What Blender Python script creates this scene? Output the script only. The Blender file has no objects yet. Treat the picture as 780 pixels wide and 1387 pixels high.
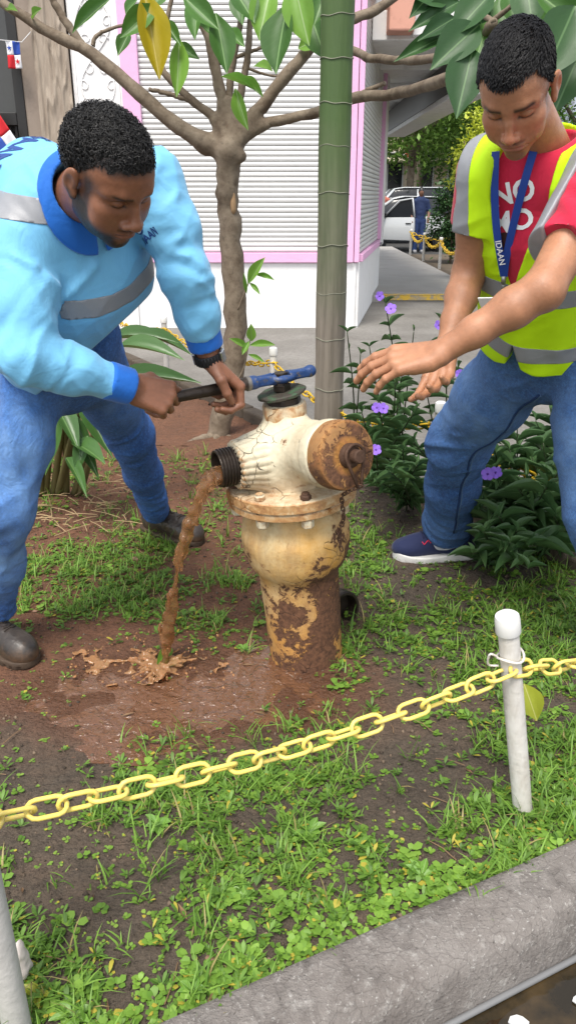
import bpy, bmesh, math, random
import numpy as np
from mathutils import Vector, Matrix
from mathutils.bvhtree import BVHTree

# ------------------------------------------------------------------ camera, sky, sun, exposure
SC = bpy.context.scene
COL = SC.collection
PITCH = math.radians(22.2); FPX = 1050.0; CAMH = 1.38
_cam = bpy.data.cameras.new('camera'); CAM = bpy.data.objects.new('camera', _cam); COL.objects.link(CAM)
CAM.location = (0, 0, CAMH); CAM.rotation_euler = (math.pi/2 - PITCH, 0, 0)
_cam.sensor_fit = 'VERTICAL'; _cam.sensor_height = 36.0; _cam.lens = FPX/1387.0*36.0
_cam.clip_start = 0.05; _cam.clip_end = 2000
SC.camera = CAM
SUN_EL, SUN_AZ = math.radians(62), math.radians(196)      # azimuth clockwise from +Y (north): behind the camera, to the left
W = bpy.data.worlds.new('World'); SC.world = W; W.use_nodes = True
_nt = W.node_tree; _bg = _nt.nodes['Background']
_sky = _nt.nodes.new('ShaderNodeTexSky'); _sky.sky_type = 'NISHITA'; _sky.sun_disc = False
_sky.sun_elevation = SUN_EL; _sky.sun_rotation = SUN_AZ
_sky.air_density = 1.0; _sky.dust_density = 1.6; _sky.ozone_density = 0.5
_hs = _nt.nodes.new('ShaderNodeHueSaturation'); _hs.inputs['Saturation'].default_value = .35      # thin overcast: a whiter sky
_nt.links.new(_sky.outputs[0], _hs.inputs['Color']); _nt.links.new(_hs.outputs[0], _bg.inputs[0]); _bg.inputs[1].default_value = 0.14
_sl = bpy.data.lights.new('sun', 'SUN'); SUN = bpy.data.objects.new('sun', _sl); COL.objects.link(SUN)
_sl.energy = 2.0; _sl.angle = math.radians(20); _sl.color = (1.0, 0.95, 0.87)
_sd = Vector((math.sin(SUN_AZ)*math.cos(SUN_EL), math.cos(SUN_AZ)*math.cos(SUN_EL), math.sin(SUN_EL)))
SUN.rotation_euler = _sd.to_track_quat('Z', 'Y').to_euler()
SC.view_settings.view_transform = 'Standard'; SC.view_settings.look = 'None'
SC.view_settings.exposure = 1.08; SC.view_settings.gamma = 1.0; SC.view_settings.use_curve_mapping = False
SC.render.engine = 'CYCLES'
SC.cycles.max_bounces = 6; SC.cycles.transparent_max_bounces = 8
SC.cycles.use_denoising = True

# ------------------------------------------------------------------ helpers
RNG = np.random.default_rng(7); random.seed(7)
def V3(*a): return np.array(a, dtype=np.float64)
def nrm(v): v = np.asarray(v, float); return v/(np.linalg.norm(v)+1e-12)
def at(px, py, Y=None, z=None):
    """a point of the place seen at pixel (px,py) of the 780x1387 photograph, at distance Y or height z"""
    v = (693.5-py)/FPX
    d = np.array([(px-390)/FPX, math.cos(PITCH)+math.sin(PITCH)*v, -math.sin(PITCH)+math.cos(PITCH)*v])
    t = Y/d[1] if Y is not None else (z-CAMH)/d[2]
    return np.array([0, 0, CAMH])+d*t
def frame(f, u):
    f = nrm(f); u = np.asarray(u, float); u = nrm(u-f*np.dot(u, f)); return np.stack([np.cross(f, u), f, u], 1)  # columns right, fwd, up

def link(o, parent=None, local=False):
    COL.objects.link(o)
    if parent is not None:
        o.parent = parent
        if parent.type == 'EMPTY' and not local: o.matrix_parent_inverse = parent.matrix_basis.inverted()
    return o
def mesh_of(name, V, Fq, mats=(), smooth=True, mi=None):
    V = np.asarray(V, np.float32).reshape(-1, 3); me = bpy.data.meshes.new(name)
    if isinstance(Fq, np.ndarray):
        n = Fq.shape[1]; m = Fq.shape[0]
        me.vertices.add(len(V)); me.vertices.foreach_set('co', V.ravel())
        me.loops.add(m*n); me.loops.foreach_set('vertex_index', Fq.astype(np.int32).ravel())
        me.polygons.add(m); me.polygons.foreach_set('loop_start', (np.arange(m)*n).astype(np.int32))
        me.update(calc_edges=True)
    else:
        me.from_pydata(V.tolist(), [], [list(map(int, f)) for f in Fq]); me.update()
    for m_ in mats: me.materials.append(m_)
    if mi is not None: me.polygons.foreach_set('material_index', np.asarray(mi, np.int32))
    if smooth: me.polygons.foreach_set('use_smooth', np.ones(len(me.polygons), bool))
    me.validate(); return me
def obj(name, me, mat=None, parent=None, local=False, **k):
    if mat is not None and not me.materials: me.materials.append(mat)
    o = bpy.data.objects.new(name, me); link(o, parent, local); return tag(o, **k)
def tag(o, label=None, cat=None, group=None, kind=None):
    if label: o['label'] = label
    if cat: o['category'] = cat
    if group: o['group'] = group
    if kind: o['kind'] = kind
    return o
def thing(name, label, cat, loc=(0, 0, 0), rotz=0, group=None):
    o = bpy.data.objects.new(name, None); o.location = loc; o.rotation_euler = (0, 0, rotz); o.empty_display_size = .1
    link(o); return tag(o, label, cat, group)
def vcol(me, name, cols):
    a = me.color_attributes.new(name, 'FLOAT_COLOR', 'POINT'); c = np.ones((len(me.vertices), 4), np.float32); c[:, :cols.shape[1]] = cols
    a.data.foreach_set('color', c.ravel())
def add_mesh_attr(me, name, vals):
    a = me.attributes.new(name, 'FLOAT', 'POINT'); a.data.foreach_set('value', np.asarray(vals, np.float32))

class MB:
    """collects quads/tris into one mesh"""
    def __init__(s): s.v = []; s.f = []; s.m = []
    def add(s, V, F, m=0):
        b = len(s.v); s.v += [tuple(map(float, p)) for p in V]; s.f += [[b+i for i in f] for f in F]; s.m += [m]*len(F); return s
    def box(s, lo, hi, m=0, M=None):
        x0, y0, z0 = lo; x1, y1, z1 = hi
        V = np.array([(x0,y0,z0),(x1,y0,z0),(x1,y1,z0),(x0,y1,z0),(x0,y0,z1),(x1,y0,z1),(x1,y1,z1),(x0,y1,z1)], float)
        if M is not None: V = V@M[0].T+M[1]
        return s.add(V, [(0,3,2,1),(4,5,6,7),(0,1,5,4),(1,2,6,5),(2,3,7,6),(3,0,4,7)], m)
    def tube(s, pts, r, n=8, cap=True, m=0, closed=False, flat=1.0):
        pts = np.asarray(pts, float); k = len(pts); r = np.broadcast_to(np.asarray(r, float), (k,))
        T = np.gradient(pts, axis=0) if not closed else np.roll(pts, -1, 0)-np.roll(pts, 1, 0)
        T /= np.linalg.norm(T, axis=1, keepdims=True)+1e-12
        a = np.array([0, 0, 1.]) if abs(T[0, 2]) < .9 else np.array([1., 0, 0]); u = nrm(a-T[0]*np.dot(a, T[0])); V = []
        for i in range(k):
            u = nrm(u-T[i]*np.dot(u, T[i])); w = np.cross(T[i], u)
            for j in range(n):
                th = 2*math.pi*j/n; V.append(pts[i]+r[i]*(math.cos(th)*u+flat*math.sin(th)*w))
        F = []
        for i in range(k if closed else k-1):
            a0, b0 = i*n, ((i+1) % k)*n
            for j in range(n): F.append((a0+j, a0+(j+1) % n, b0+(j+1) % n, b0+j))
        if cap and not closed: F.append(tuple(range(n-1, -1, -1))); F.append(tuple((k-1)*n+j for j in range(n)))
        return s.add(V, F, m)
    def lathe(s, prof, n=32, c=(0, 0, 0), ax=(0, 0, 1), m=0, cap=True, ref=None, rfun=None):
        ax = nrm(ax); a = np.array(ref if ref is not None else ((0, 0, 1.) if abs(ax[2]) < .9 else (1., 0, 0))); u = nrm(a-ax*np.dot(a, ax)); w = np.cross(ax, u); c = np.asarray(c, float); V = []
        for i, (r, h) in enumerate(prof):
            for j in range(n):
                th = 2*math.pi*j/n; rr = r*(rfun(i, th) if rfun else 1); V.append(c+ax*h+rr*(math.cos(th)*u+math.sin(th)*w))
        F = []
        for i in range(len(prof)-1):
            for j in range(n): F.append((i*n+j, i*n+(j+1) % n, (i+1)*n+(j+1) % n, (i+1)*n+j))
        if cap: F.append(tuple(range(n-1, -1, -1))); k = (len(prof)-1)*n; F.append(tuple(k+j for j in range(n)))
        return s.add(V, F, m)
    def mesh(s, name, mats=(), smooth=False, bevel=0, seg=2, angle=None):
        me = bpy.data.meshes.new(name); me.from_pydata(s.v, [], s.f)
        for x in mats: me.materials.append(x)
        me.polygons.foreach_set('material_index', np.array(s.m, np.int32)); me.update()
        if bevel:
            bm = bmesh.new(); bm.from_mesh(me); bmesh.ops.remove_doubles(bm, verts=bm.verts, dist=1e-6)
            es = [e for e in bm.edges if len(e.link_faces) == 2 and e.calc_face_angle(0) > .5]
            bmesh.ops.bevel(bm, geom=es, offset=bevel, segments=seg, affect='EDGES', profile=.5); bm.to_mesh(me); bm.free()
        if smooth: me.polygons.foreach_set('use_smooth', np.ones(len(me.polygons), bool))
        if angle is not None:
            bm = bmesh.new(); bm.from_mesh(me)
            for f in bm.faces: f.smooth = True
            for e in bm.edges: e.smooth = not (len(e.link_faces) == 2 and e.calc_face_angle(0) > angle)
            bm.to_mesh(me); bm.free()
        return me
    def build(s, name, mat, parent=None, smooth=False, bevel=0, seg=2, angle=None, **k):
        mats = mat if isinstance(mat, (list, tuple)) else [mat]
        return obj(name, s.mesh(name, mats, smooth, bevel, seg, angle), None, parent, **k)

# ------------------------------------------------------------------ noise + implicit surfaces (numpy)
def _hash(i, j, k, s):
    h = (i.astype(np.int64)*374761393+j.astype(np.int64)*668265263+k.astype(np.int64)*2147483647+s*1274126177) & 0xffffffff
    h = ((h ^ (h >> 13))*1274126177) & 0xffffffff
    return ((h ^ (h >> 16)) & 0xffff).astype(np.float32)/65535.0
def noise3(P, scale=1.0, seed=0):
    Q = P*scale; I = np.floor(Q); f = (Q-I).astype(np.float32); I = I.astype(np.int64); f = f*f*(3-2*f); r = 0
    for a in (0, 1):
        for b in (0, 1):
            for c in (0, 1):
                w = (f[:, 0] if a else 1-f[:, 0])*(f[:, 1] if b else 1-f[:, 1])*(f[:, 2] if c else 1-f[:, 2])
                r = r+w*_hash(I[:, 0]+a, I[:, 1]+b, I[:, 2]+c, seed)
    return r*2-1
def fbm(P, scale=1.0, seed=0, o=3):
    r = 0; a = 1.0
    for i in range(o): r = r+a*noise3(P, scale*2**i, seed+i); a *= .5
    return r
def smin(a, b, k):
    h = np.clip(.5+.5*(b-a)/k, 0, 1); return b*(1-h)+a*h-k*h*(1-h)
def smax(a, b, k): return -smin(-a, -b, k)
def s_cone(P, a, b, ra, rb, n=None, s=1.0):
    """tapered capsule; squashed by s along n"""
    a = np.asarray(a, np.float32); b = np.asarray(b, np.float32); ab = b-a; L = float(ab@ab)+1e-12
    t = np.clip(((P-a)@ab)/L, 0, 1); D = P-a-t[:, None]*ab
    if n is not None:
        n = nrm(n).astype(np.float32); c = D@n; D = D+np.outer(c/s-c, n)
        return (np.sqrt((D*D).sum(1))-(ra+(rb-ra)*t))*min(1.0, s if s < 1 else 1.0)
    return np.sqrt((D*D).sum(1))-(ra+(rb-ra)*t)
def s_chain(P, pts, rs, k=.01, n=None, s=1.0):
    d = None
    for i in range(len(pts)-1):
        e = s_cone(P, pts[i], pts[i+1], rs[i], rs[i+1], n, s); d = e if d is None else smin(d, e, k)
    return d
def s_ell(P, c, r, R=None):
    Q = P-np.asarray(c, np.float32)
    if R is not None: Q = Q@np.asarray(R, np.float32)
    r = np.asarray(r, np.float32); q = Q/r; k0 = np.sqrt((q*q).sum(1))+1e-9; q2 = q/r; k1 = np.sqrt((q2*q2).sum(1))+1e-9
    return k0*(k0-1)/k1
def s_box(P, c, hs, R=None, rd=0.0):
    Q = P-np.asarray(c, np.float32)
    if R is not None: Q = Q@np.asarray(R, np.float32)
    q = np.abs(Q)-(np.asarray(hs, np.float32)-rd)
    return np.sqrt((np.maximum(q, 0)**2).sum(1))+np.minimum(q.max(1), 0)-rd
def surfnet(f, lo, hi, h, B=8, slack=.01):
    lo = np.asarray(lo, np.float32); hi = np.asarray(hi, np.float32); nb = np.ceil((hi-lo)/(h*B)).astype(int); n = nb*B
    g = [lo[i]+h*(np.arange(nb[i])*B+(B-1)/2) for i in range(3)]
    C = np.stack(np.meshgrid(*g, indexing='ij'), -1).reshape(-1, 3).astype(np.float32)
    dc = f(C); keep = np.abs(dc) < .95*B*h*1.15+slack
    G = np.repeat(np.repeat(np.repeat((np.sign(dc)*9.).astype(np.float32).reshape(nb), B, 0), B, 1), B, 2)
    o = np.stack(np.meshgrid(*[np.arange(B)]*3, indexing='ij'), -1).reshape(-1, 3)
    ids = np.nonzero(keep)[0]; bi = np.stack(np.unravel_index(ids, nb), 1)*B
    for s in range(0, len(ids), 400):
        N = (bi[s:s+400, None, :]+o[None]).reshape(-1, 3); d = f((lo+N*h).astype(np.float32)); G[N[:, 0], N[:, 1], N[:, 2]] = d
    S = G < 0; c = [S[a:n[0]-1+a, b:n[1]-1+b, e:n[2]-1+e] for a in (0, 1) for b in (0, 1) for e in (0, 1)]
    al = c[0].copy(); an = c[0].copy()
    for x in c[1:]: al &= x; an |= x
    A = np.stack(np.nonzero(an & ~al), 1); ID = -np.ones(n-1, np.int32); ID[A[:, 0], A[:, 1], A[:, 2]] = np.arange(len(A))
    off = np.array([(a, b, e) for a in (0, 1) for b in (0, 1) for e in (0, 1)]); gv = [G[A[:, 0]+q[0], A[:, 1]+q[1], A[:, 2]+q[2]] for q in off]
    acc = np.zeros((len(A), 3)); cnt = np.zeros(len(A))
    for i in range(8):
        for j in range(i+1, 8):
            if np.abs(off[i]-off[j]).sum() != 1: continue
            m = (gv[i] < 0) != (gv[j] < 0); t = np.where(m, gv[i]/(gv[i]-gv[j]+1e-20), 0)
            acc += m[:, None]*(off[i]+t[:, None]*(off[j]-off[i])); cnt += m
    Vt = lo+(A+acc/np.maximum(cnt, 1)[:, None])*h; Q = []
    for ax in range(3):
        sl0 = [slice(1, n[i]-1) for i in range(3)]; sl1 = list(sl0); sl0[ax] = slice(0, n[ax]-1); sl1[ax] = slice(1, n[ax])
        a = S[tuple(sl0)]; b = S[tuple(sl1)]; X = np.stack(np.nonzero(a != b), 1)
        sg = a[X[:, 0], X[:, 1], X[:, 2]]; base = X.copy()
        for i in range(3):
            if i != ax: base[:, i] += 1
        u, v = [(1, 2), (2, 0), (0, 1)][ax]; q = []
        for du, dv in ((-1, -1), (0, -1), (0, 0), (-1, 0)):
            y = base.copy(); y[:, u] += du; y[:, v] += dv; q.append(ID[y[:, 0], y[:, 1], y[:, 2]])
        q = np.stack(q, 1); q[~sg] = q[~sg][:, ::-1]; Q.append(q)
    Q = np.concatenate(Q); Q = Q[(Q >= 0).all(1)]
    return Vt.astype(np.float32), Q
def surfnet2(f, ff, lo, hi, h, slack=.01):
    """surface of f, then pushed along its normal onto the finer f detail ff"""
    V, Q = surfnet(f, lo, hi, h, slack=slack); G = grad(f, V); G /= np.linalg.norm(G, axis=1, keepdims=True)+1e-9
    return (V-G*np.clip(ff(V), -.03, .03)[:, None]).astype(np.float32), Q
def largest(V, Q):
    lab = np.arange(len(V))
    for _ in range(200):
        m = lab[Q].min(1); new = lab.copy()
        for j in range(Q.shape[1]): np.minimum.at(new, Q[:, j], m)
        new = new[new]
        if (new == lab).all(): break
        lab = new
    k = np.bincount(lab).argmax(); Q = Q[(lab == k)[Q].all(1)]; us = np.unique(Q); mp = -np.ones(len(V), int); mp[us] = np.arange(len(us)); return V[us], mp[Q]
def sdf_obj(name, f, lo, hi, h, mat, parent=None, slack=.01, one=False, **k):
    Vt, Q = surfnet(f, lo, hi, h, slack=slack)
    if one: Vt, Q = largest(Vt, Q)
    return obj(name, mesh_of(name, Vt, Q, [mat]), None, parent, **k)
def bounds(pts, m): pts = np.asarray(pts); return pts.min(0)-m, pts.max(0)+m
def grad(f, P, e=.002):
    return np.stack([f(P+np.eye(3, dtype=np.float32)[i]*e)-f(P-np.eye(3, dtype=np.float32)[i]*e) for i in range(3)], 1)
def onto(f, P, off=0.0, it=8):
    """walks points onto the surface f=off"""
    P = np.asarray(P, np.float32).reshape(-1, 3).copy()
    for _ in range(it):
        d = f(P)-off; G = grad(f, P)/.004; P = P-(d/np.maximum((G*G).sum(1), .2))[:, None]*G
    return P
def spline(pts, n):
    pts = np.asarray(pts, float); k = len(pts); t = np.linspace(0, k-1, n); i = np.clip(t.astype(int), 0, k-2); f = (t-i)[:, None]
    p0 = pts[np.maximum(i-1, 0)]; p1 = pts[i]; p2 = pts[i+1]; p3 = pts[np.minimum(i+2, k-1)]
    return .5*(2*p1+(p2-p0)*f+(2*p0-5*p1+4*p2-p3)*f**2+(3*p1-p0-3*p2+p3)*f**3)
def tree_copy(o, parent=None, **k):
    c = o.copy(); COL.objects.link(c); c.parent = parent
    for ch in o.children: tree_copy(ch, c)
    return tag(c, **k)

# ------------------------------------------------------------------ materials
class NT:
    def __init__(s, name, rough=.6, spec=.4):
        s.m = bpy.data.materials.new(name); s.m.use_nodes = True; s.t = s.m.node_tree; s.b = s.t.nodes['Principled BSDF']
        s.b.inputs['Roughness'].default_value = rough; s.b.inputs['Specular IOR Level'].default_value = spec; s._c = {}
    def n(s, typ, **k):
        x = s.t.nodes.new(typ)
        for a, b in k.items(): setattr(x, a, b)
        return x
    def l(s, a, b): s.t.links.new(a, b)
    def co(s, kind='Object'):
        if 'tc' not in s._c: s._c['tc'] = s.n('ShaderNodeTexCoord')
        return s._c['tc'].outputs[kind]
    def map(s, scale=(1, 1, 1), kind='Object', rot=(0, 0, 0), loc=(0, 0, 0)):
        x = s.n('ShaderNodeMapping'); x.inputs['Scale'].default_value = scale; x.inputs['Rotation'].default_value = rot; x.inputs['Location'].default_value = loc; s.l(s.co(kind), x.inputs[0]); return x.outputs[0]
    def noise(s, scale=5, detail=4, rough=.55, vec=None, dist=0):
        x = s.n('ShaderNodeTexNoise'); x.inputs['Scale'].default_value = scale; x.inputs['Detail'].default_value = detail; x.inputs['Roughness'].default_value = rough; x.inputs['Distortion'].default_value = dist
        s.l(vec if vec is not None else s.co(), x.inputs['Vector']); return x.outputs['Fac']
    def vor(s, scale=5, feature='F1', vec=None, out='Distance'):
        x = s.n('ShaderNodeTexVoronoi', feature=feature); x.inputs['Scale'].default_value = scale; s.l(vec if vec is not None else s.co(), x.inputs['Vector']); return x.outputs[out]
    def wave(s, scale=5, vec=None, dist=0, typ='BANDS', d='X', detail=0):
        x = s.n('ShaderNodeTexWave', wave_type=typ, bands_direction=d); x.inputs['Scale'].default_value = scale; x.inputs['Distortion'].default_value = dist; x.inputs['Detail'].default_value = detail; s.l(vec if vec is not None else s.co(), x.inputs['Vector']); return x.outputs['Fac']
    def ramp(s, fac, stops, mode='LINEAR'):
        x = s.n('ShaderNodeValToRGB'); r = x.color_ramp; r.interpolation = mode
        while len(r.elements) < len(stops): r.elements.new(.5)
        for e, (p, c) in zip(r.elements, stops): e.position = p; e.color = (c, c, c, 1) if isinstance(c, (int, float)) else tuple(c)+(1,)
        s.l(fac, x.inputs[0]); return x.outputs[0]
    def mix(s, f, a, b, mode='MIX'):
        x = s.n('ShaderNodeMix', data_type='RGBA', blend_type=mode)
        for v, i in ((f, 0), (a, 6), (b, 7)):
            if hasattr(v, 'is_output'): s.l(v, x.inputs[i])
            elif i == 0: x.inputs[0].default_value = v
            else: x.inputs[i].default_value = tuple(v)+(1,) if not isinstance(v, (int, float)) else (v, v, v, 1)
        return x.outputs[2]
    def math(s, op, a, b=0, clamp=False):
        x = s.n('ShaderNodeMath', operation=op, use_clamp=clamp)
        for v, i in ((a, 0), (b, 1)):
            if hasattr(v, 'is_output'): s.l(v, x.inputs[i])
            else: x.inputs[i].default_value = v
        return x.outputs[0]
    def attr(s, name, out='Color'): x = s.n('ShaderNodeAttribute', attribute_name=name); return x.outputs[out]
    def color(s, c):
        if hasattr(c, 'is_output'): s.l(c, s.b.inputs['Base Color'])
        else: s.b.inputs['Base Color'].default_value = tuple(c)+(1,)
        return s
    def set(s, inp, v):
        if hasattr(v, 'is_output'): s.l(v, s.b.inputs[inp])
        else: s.b.inputs[inp].default_value = v
        return s
    def bump(s, h, dist=.005, strength=1.0):
        x = s.n('ShaderNodeBump'); x.inputs['Distance'].default_value = dist; x.inputs['Strength'].default_value = strength; s.l(h, x.inputs['Height'])
        if s.b.inputs['Normal'].is_linked: s.l(s.b.inputs['Normal'].links[0].from_socket, x.inputs['Normal'])
        s.l(x.outputs[0], s.b.inputs['Normal']); return s
def plain(name, c, rough=.6, var=.15, scale=12, spec=.4, metal=0, bump=0, bscale=60):
    t = NT(name, rough, spec); n = t.noise(scale, 5)
    t.color(t.mix(n, [x*(1-var) for x in c], [min(1, x*(1+var)) for x in c])); t.set('Metallic', metal)
    if bump: t.bump(t.noise(bscale, 3), bump)
    return t.m
# ------------------------------------------------------------------ ground, soil, kerb, pavement
KA = V3(-.18, .945, 0); KD = nrm(V3(.9014, .4332, 0)); KN = V3(.4332, -.9014, 0)            # inner kerb line, its direction, outward
FA = V3(.656, 3.26, 0); FD = nrm(V3(-.79, 1.27, 0)); FN = V3(.849, .528, 0)               # rear chain fence line, its direction, outward
t_ = NT('asphalt', .85, .3); t_.color(t_.mix(t_.noise(60, 6), (.030, .030, .030), (.075, .072, .068))); t_.bump(t_.vor(150), .004); M_ASPH = t_.m
t_ = NT('concrete_paving', .85, .3); n1, n2 = t_.noise(1.3, 5), t_.noise(28, 5, .7)
c_ = t_.mix(t_.ramp(n1, [(.35, 0), (.68, 1)]), (.150, .140, .125), (.255, .242, .22)); c_ = t_.mix(t_.ramp(n2, [(.35, 0), (.8, .6)]), c_, (.080, .072, .062)); t_.color(c_); t_.bump(t_.noise(70, 5), .004, .6); t_.bump(n1, .01, .4); M_PAVE = t_.m
def sheet(name, poly, z, mat, th=.0, **k):
    n = len(poly); V = [(x, y, z) for x, y in poly]; F = [tuple(range(n))]
    if th: V += [(x, y, z-th) for x, y in poly]; F += [(i, (i+n) , (i+1) % n+n, (i+1) % n) for i in range(n)]
    m = MB().add(V, F); me = m.mesh(name, [mat]); bm = bmesh.new(); bm.from_mesh(me); bmesh.ops.recalc_face_normals(bm, faces=bm.faces); bm.to_mesh(me); bm.free(); return obj(name, me, None, None, kind='structure', **k)
sheet('ground', [(-300, -300), (300, -300), (300, 600), (-300, 600)], -.135, M_ASPH)
pk0 = KA-KD*9+KN*.02; pk1 = KA+KD*2.6+KN*.02
sheet('pavement', [pk0[:2], pk1[:2], (2.9, 6), (2.9, 11.2), (-12, 11.2), (-12, 3)], -.004, M_PAVE, .12)
# sidewalk beyond, a step up, with slab joints
SWM = NT('sidewalk_concrete', .9, .2); n1 = SWM.noise(2.2, 5); SWM.color(SWM.mix(n1, (.26, .245, .225), (.38, .36, .335))); SWM.bump(SWM.noise(50, 4), .004); SWM = SWM.m
SW = MB().box((1.0, 11.23, -.13), (2.86, 22.5, .085)).build('sidewalk', SWM, kind='structure', bevel=.02)
for i, (y0, y1) in enumerate(((11.40, 13.4), (13.42, 15.5), (15.52, 17.6), (17.62, 19.8), (19.82, 22.3))): MB().box((1.05, y0, .085), (2.83, y1, .093 if i < 2 else .096)).build('slab', SWM, SW, bevel=.004)
t_ = NT('worn_yellow_paint', .8, .3); t_.color(t_.mix(t_.ramp(t_.noise(14, 5, .7), [(.42, 0), (.55, 1)]), (.28, .25, .20), (.55, .36, .05))); M_YPAINT = t_.m
MB().box((1.3, 11.205, .02), (2.84, 11.228, .088)).box((1.3, 11.20, .0875), (2.84, 11.36, .091)).build('painted_edge', M_YPAINT, SW)

def wetness(x, y): return np.exp(-(((x+.30)/.56)**2+((y-1.93)/.25)**2)**1.3)
def soil_z(x, y):
    P = np.stack([x, y, np.zeros_like(x)], 1).astype(np.float32)
    z = .016+.008*fbm(P, 2.3, 1)+.007*fbm(P, 8, 4)+.0045*fbm(P, 28, 7, 3)
    w = wetness(x, y); z = z*(1-.35*w)-.006*w
    kd = -((x-KA[0])*KN[0]+(y-KA[1])*KN[1]); fdist = -((x-FA[0])*FN[0]+(y-FA[1])*FN[1])+.10
    return np.where(kd < .02, np.minimum(z, .030)-np.clip(-kd, 0, 1)*.8, z)
def soil_grid(x0, x1, y0, y1, h, inside):
    gx, gy = np.arange(x0, x1, h), np.arange(y0, y1, h); X, Y_ = np.meshgrid(gx, gy, indexing='ij'); nx, ny = X.shape; ins = inside(X.ravel(), Y_.ravel())
    V = np.stack([X.ravel(), Y_.ravel(), soil_z(X.ravel(), Y_.ravel())], 1); i = np.arange(nx*ny).reshape(nx, ny); Q = np.stack([i[:-1, :-1], i[1:, :-1], i[1:, 1:], i[:-1, 1:]], -1).reshape(-1, 4); Q = Q[ins[Q].all(1)]
    us = np.unique(Q); mp = -np.ones(nx*ny, int); mp[us] = np.arange(len(us)); return V[us], mp[Q]
def in_bed(x, y):
    return ((x-KA[0])*KN[0]+(y-KA[1])*KN[1] < .07) & ((x-FA[0])*FN[0]+(y-FA[1])*FN[1] < .16) & (x > -6)
t_ = NT('garden_soil', .9, .4); a_ = t_.attr('red', 'Fac'); w_ = t_.attr('wet', 'Fac'); n1, n2, n3 = t_.noise(5, 6, .65), t_.noise(45, 6, .7), t_.noise(220, 3)
c1 = t_.mix(n1, (.062, .048, .036), (.150, .115, .082)); c2 = t_.mix(n1, (.125, .053, .028), (.255, .122, .068)); c_ = t_.mix(t_.math('ADD', a_, t_.math('MULTIPLY', t_.math('SUBTRACT', n1, .5), .9), clamp=True), c1, c2); c_ = t_.mix(t_.ramp(n2, [(.45, 0), (.8, .65)]), c_, (.020, .014, .010)); c_ = t_.mix(t_.ramp(n3, [(.62, 0), (.72, .5)]), c_, (.20, .145, .10))
wf = t_.math('MULTIPLY', t_.ramp(t_.math('ADD', w_, t_.math('MULTIPLY', t_.math('SUBTRACT', n1, .5), .7)), [(.25, 0), (.6, 1)]), 1)
c_ = t_.mix(t_.math('MULTIPLY', wf, .8), c_, (.120, .054, .028)); t_.color(c_); t_.set('Roughness', t_.ramp(wf, [(0, .92), (1, .22)])); t_.bump(n2, .022, 1.0); t_.bump(n3, .006, .9); t_.bump(t_.vor(70), .008, .6); M_SOIL = t_.m
V_, Q_ = soil_grid(-2.2, 1.9, .55, 4.4, .018, in_bed); V2, Q2 = soil_grid(-6, 0.3, 4.36, 9, .08, in_bed)
for nm, V, Q in (('soil', V_, Q_), ('soil', V2, Q2)):
    me = mesh_of(nm, V, Q, [M_SOIL]); x, y = V[:, 0], V[:, 1]; add_mesh_attr(me, 'wet', wetness(x, y)); add_mesh_attr(me, 'red', np.clip((y-1.75)/.35, 0, 1)*np.clip((.35-x)/.5, 0, 1)+np.clip(1.1*wetness(x, y), 0, 1)); obj(nm, me, kind='structure')
# muddy water standing round the hydrant
t_ = NT('muddy_water', .07, .5); t_.color(t_.mix(t_.noise(6, 5), (.105, .047, .023), (.165, .080, .042))); t_.bump(t_.noise(24, 3, dist=.8), .035, .7); t_.bump(t_.noise(80, 2), .008, .7); t_.set('Coat Weight', .6); M_MUDW = t_.m
gx = np.linspace(-1.25, .45, 120); gy = np.linspace(1.45, 2.45, 80); X, Y_ = np.meshgrid(gx, gy, indexing='ij'); xf, yf = X.ravel(), Y_.ravel(); rr = np.sqrt((xf+.385)**2+(yf-2.05)**2)
zz = .0075+.0022*fbm(np.stack([xf, yf, 0*xf], 1).astype(np.float32), 26, 3)+.004*np.sin(rr*120)*np.exp(-rr/.09); i = np.arange(len(xf)).reshape(120, 80); Q = np.stack([i[:-1, :-1], i[1:, :-1], i[1:, 1:], i[:-1, 1:]], -1).reshape(-1, 4)
k_ = (wetness(xf, yf) > .14)[Q].all(1); Q = Q[k_]; us = np.unique(Q); mp = -np.ones(len(xf), int); mp[us] = np.arange(len(us)); obj('puddle', mesh_of('puddle', np.stack([xf, yf, zz], 1)[us], mp[Q], [M_MUDW]), kind='structure')
# kerb
t_ = NT('weathered_kerb', .88, .3); n1, n2, n3 = t_.noise(4, 6, .65), t_.noise(30, 6, .7), t_.vor(26, 'DISTANCE_TO_EDGE', vec=None)
c_ = t_.mix(t_.ramp(n1, [(.3, 0), (.7, 1)]), (.145, .125, .112), (.260, .238, .218)); c_ = t_.mix(t_.ramp(n2, [(.55, 0), (.72, .7)]), c_, (.40, .38, .35)); c_ = t_.mix(t_.ramp(t_.noise(11, 6, .7), [(.50, 0), (.75, .8)]), c_, (.055, .046, .042)); c_ = t_.mix(t_.ramp(n3, [(0, .35), (.03, 0)]), c_, (.05, .042, .038)); c_ = t_.mix(t_.ramp(t_.noise(120, 4, .8), [(.60, 0), (.68, .8)]), c_, (.46, .44, .41)); c_ = t_.mix(t_.ramp(t_.noise(90, 4, .8), [(.60, 0), (.70, .7)]), c_, (.04, .035, .03)); t_.color(c_); t_.bump(n2, .010, .8); t_.bump(t_.noise(130, 4, .7), .006, .9); t_.bump(n1, .012, .5); M_KERB = t_.m
prof = [(-.004, -.06), (-.002, .028), (.004, .036), (.02, .039), (.06, .040), (.10, .039), (.135, .036), (.152, .029), (.165, .016), (.174, -.006), (.182, -.035), (.188, -.07), (.192, -.132)]
kv, kf = [], []; s_ = np.arange(-3.2, 2.6, .02)
for i, a in enumerate(s_):
    for w, z in prof: kv.append(KA+KD*a+KN*w*.84+V3(0, 0, z))
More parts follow.
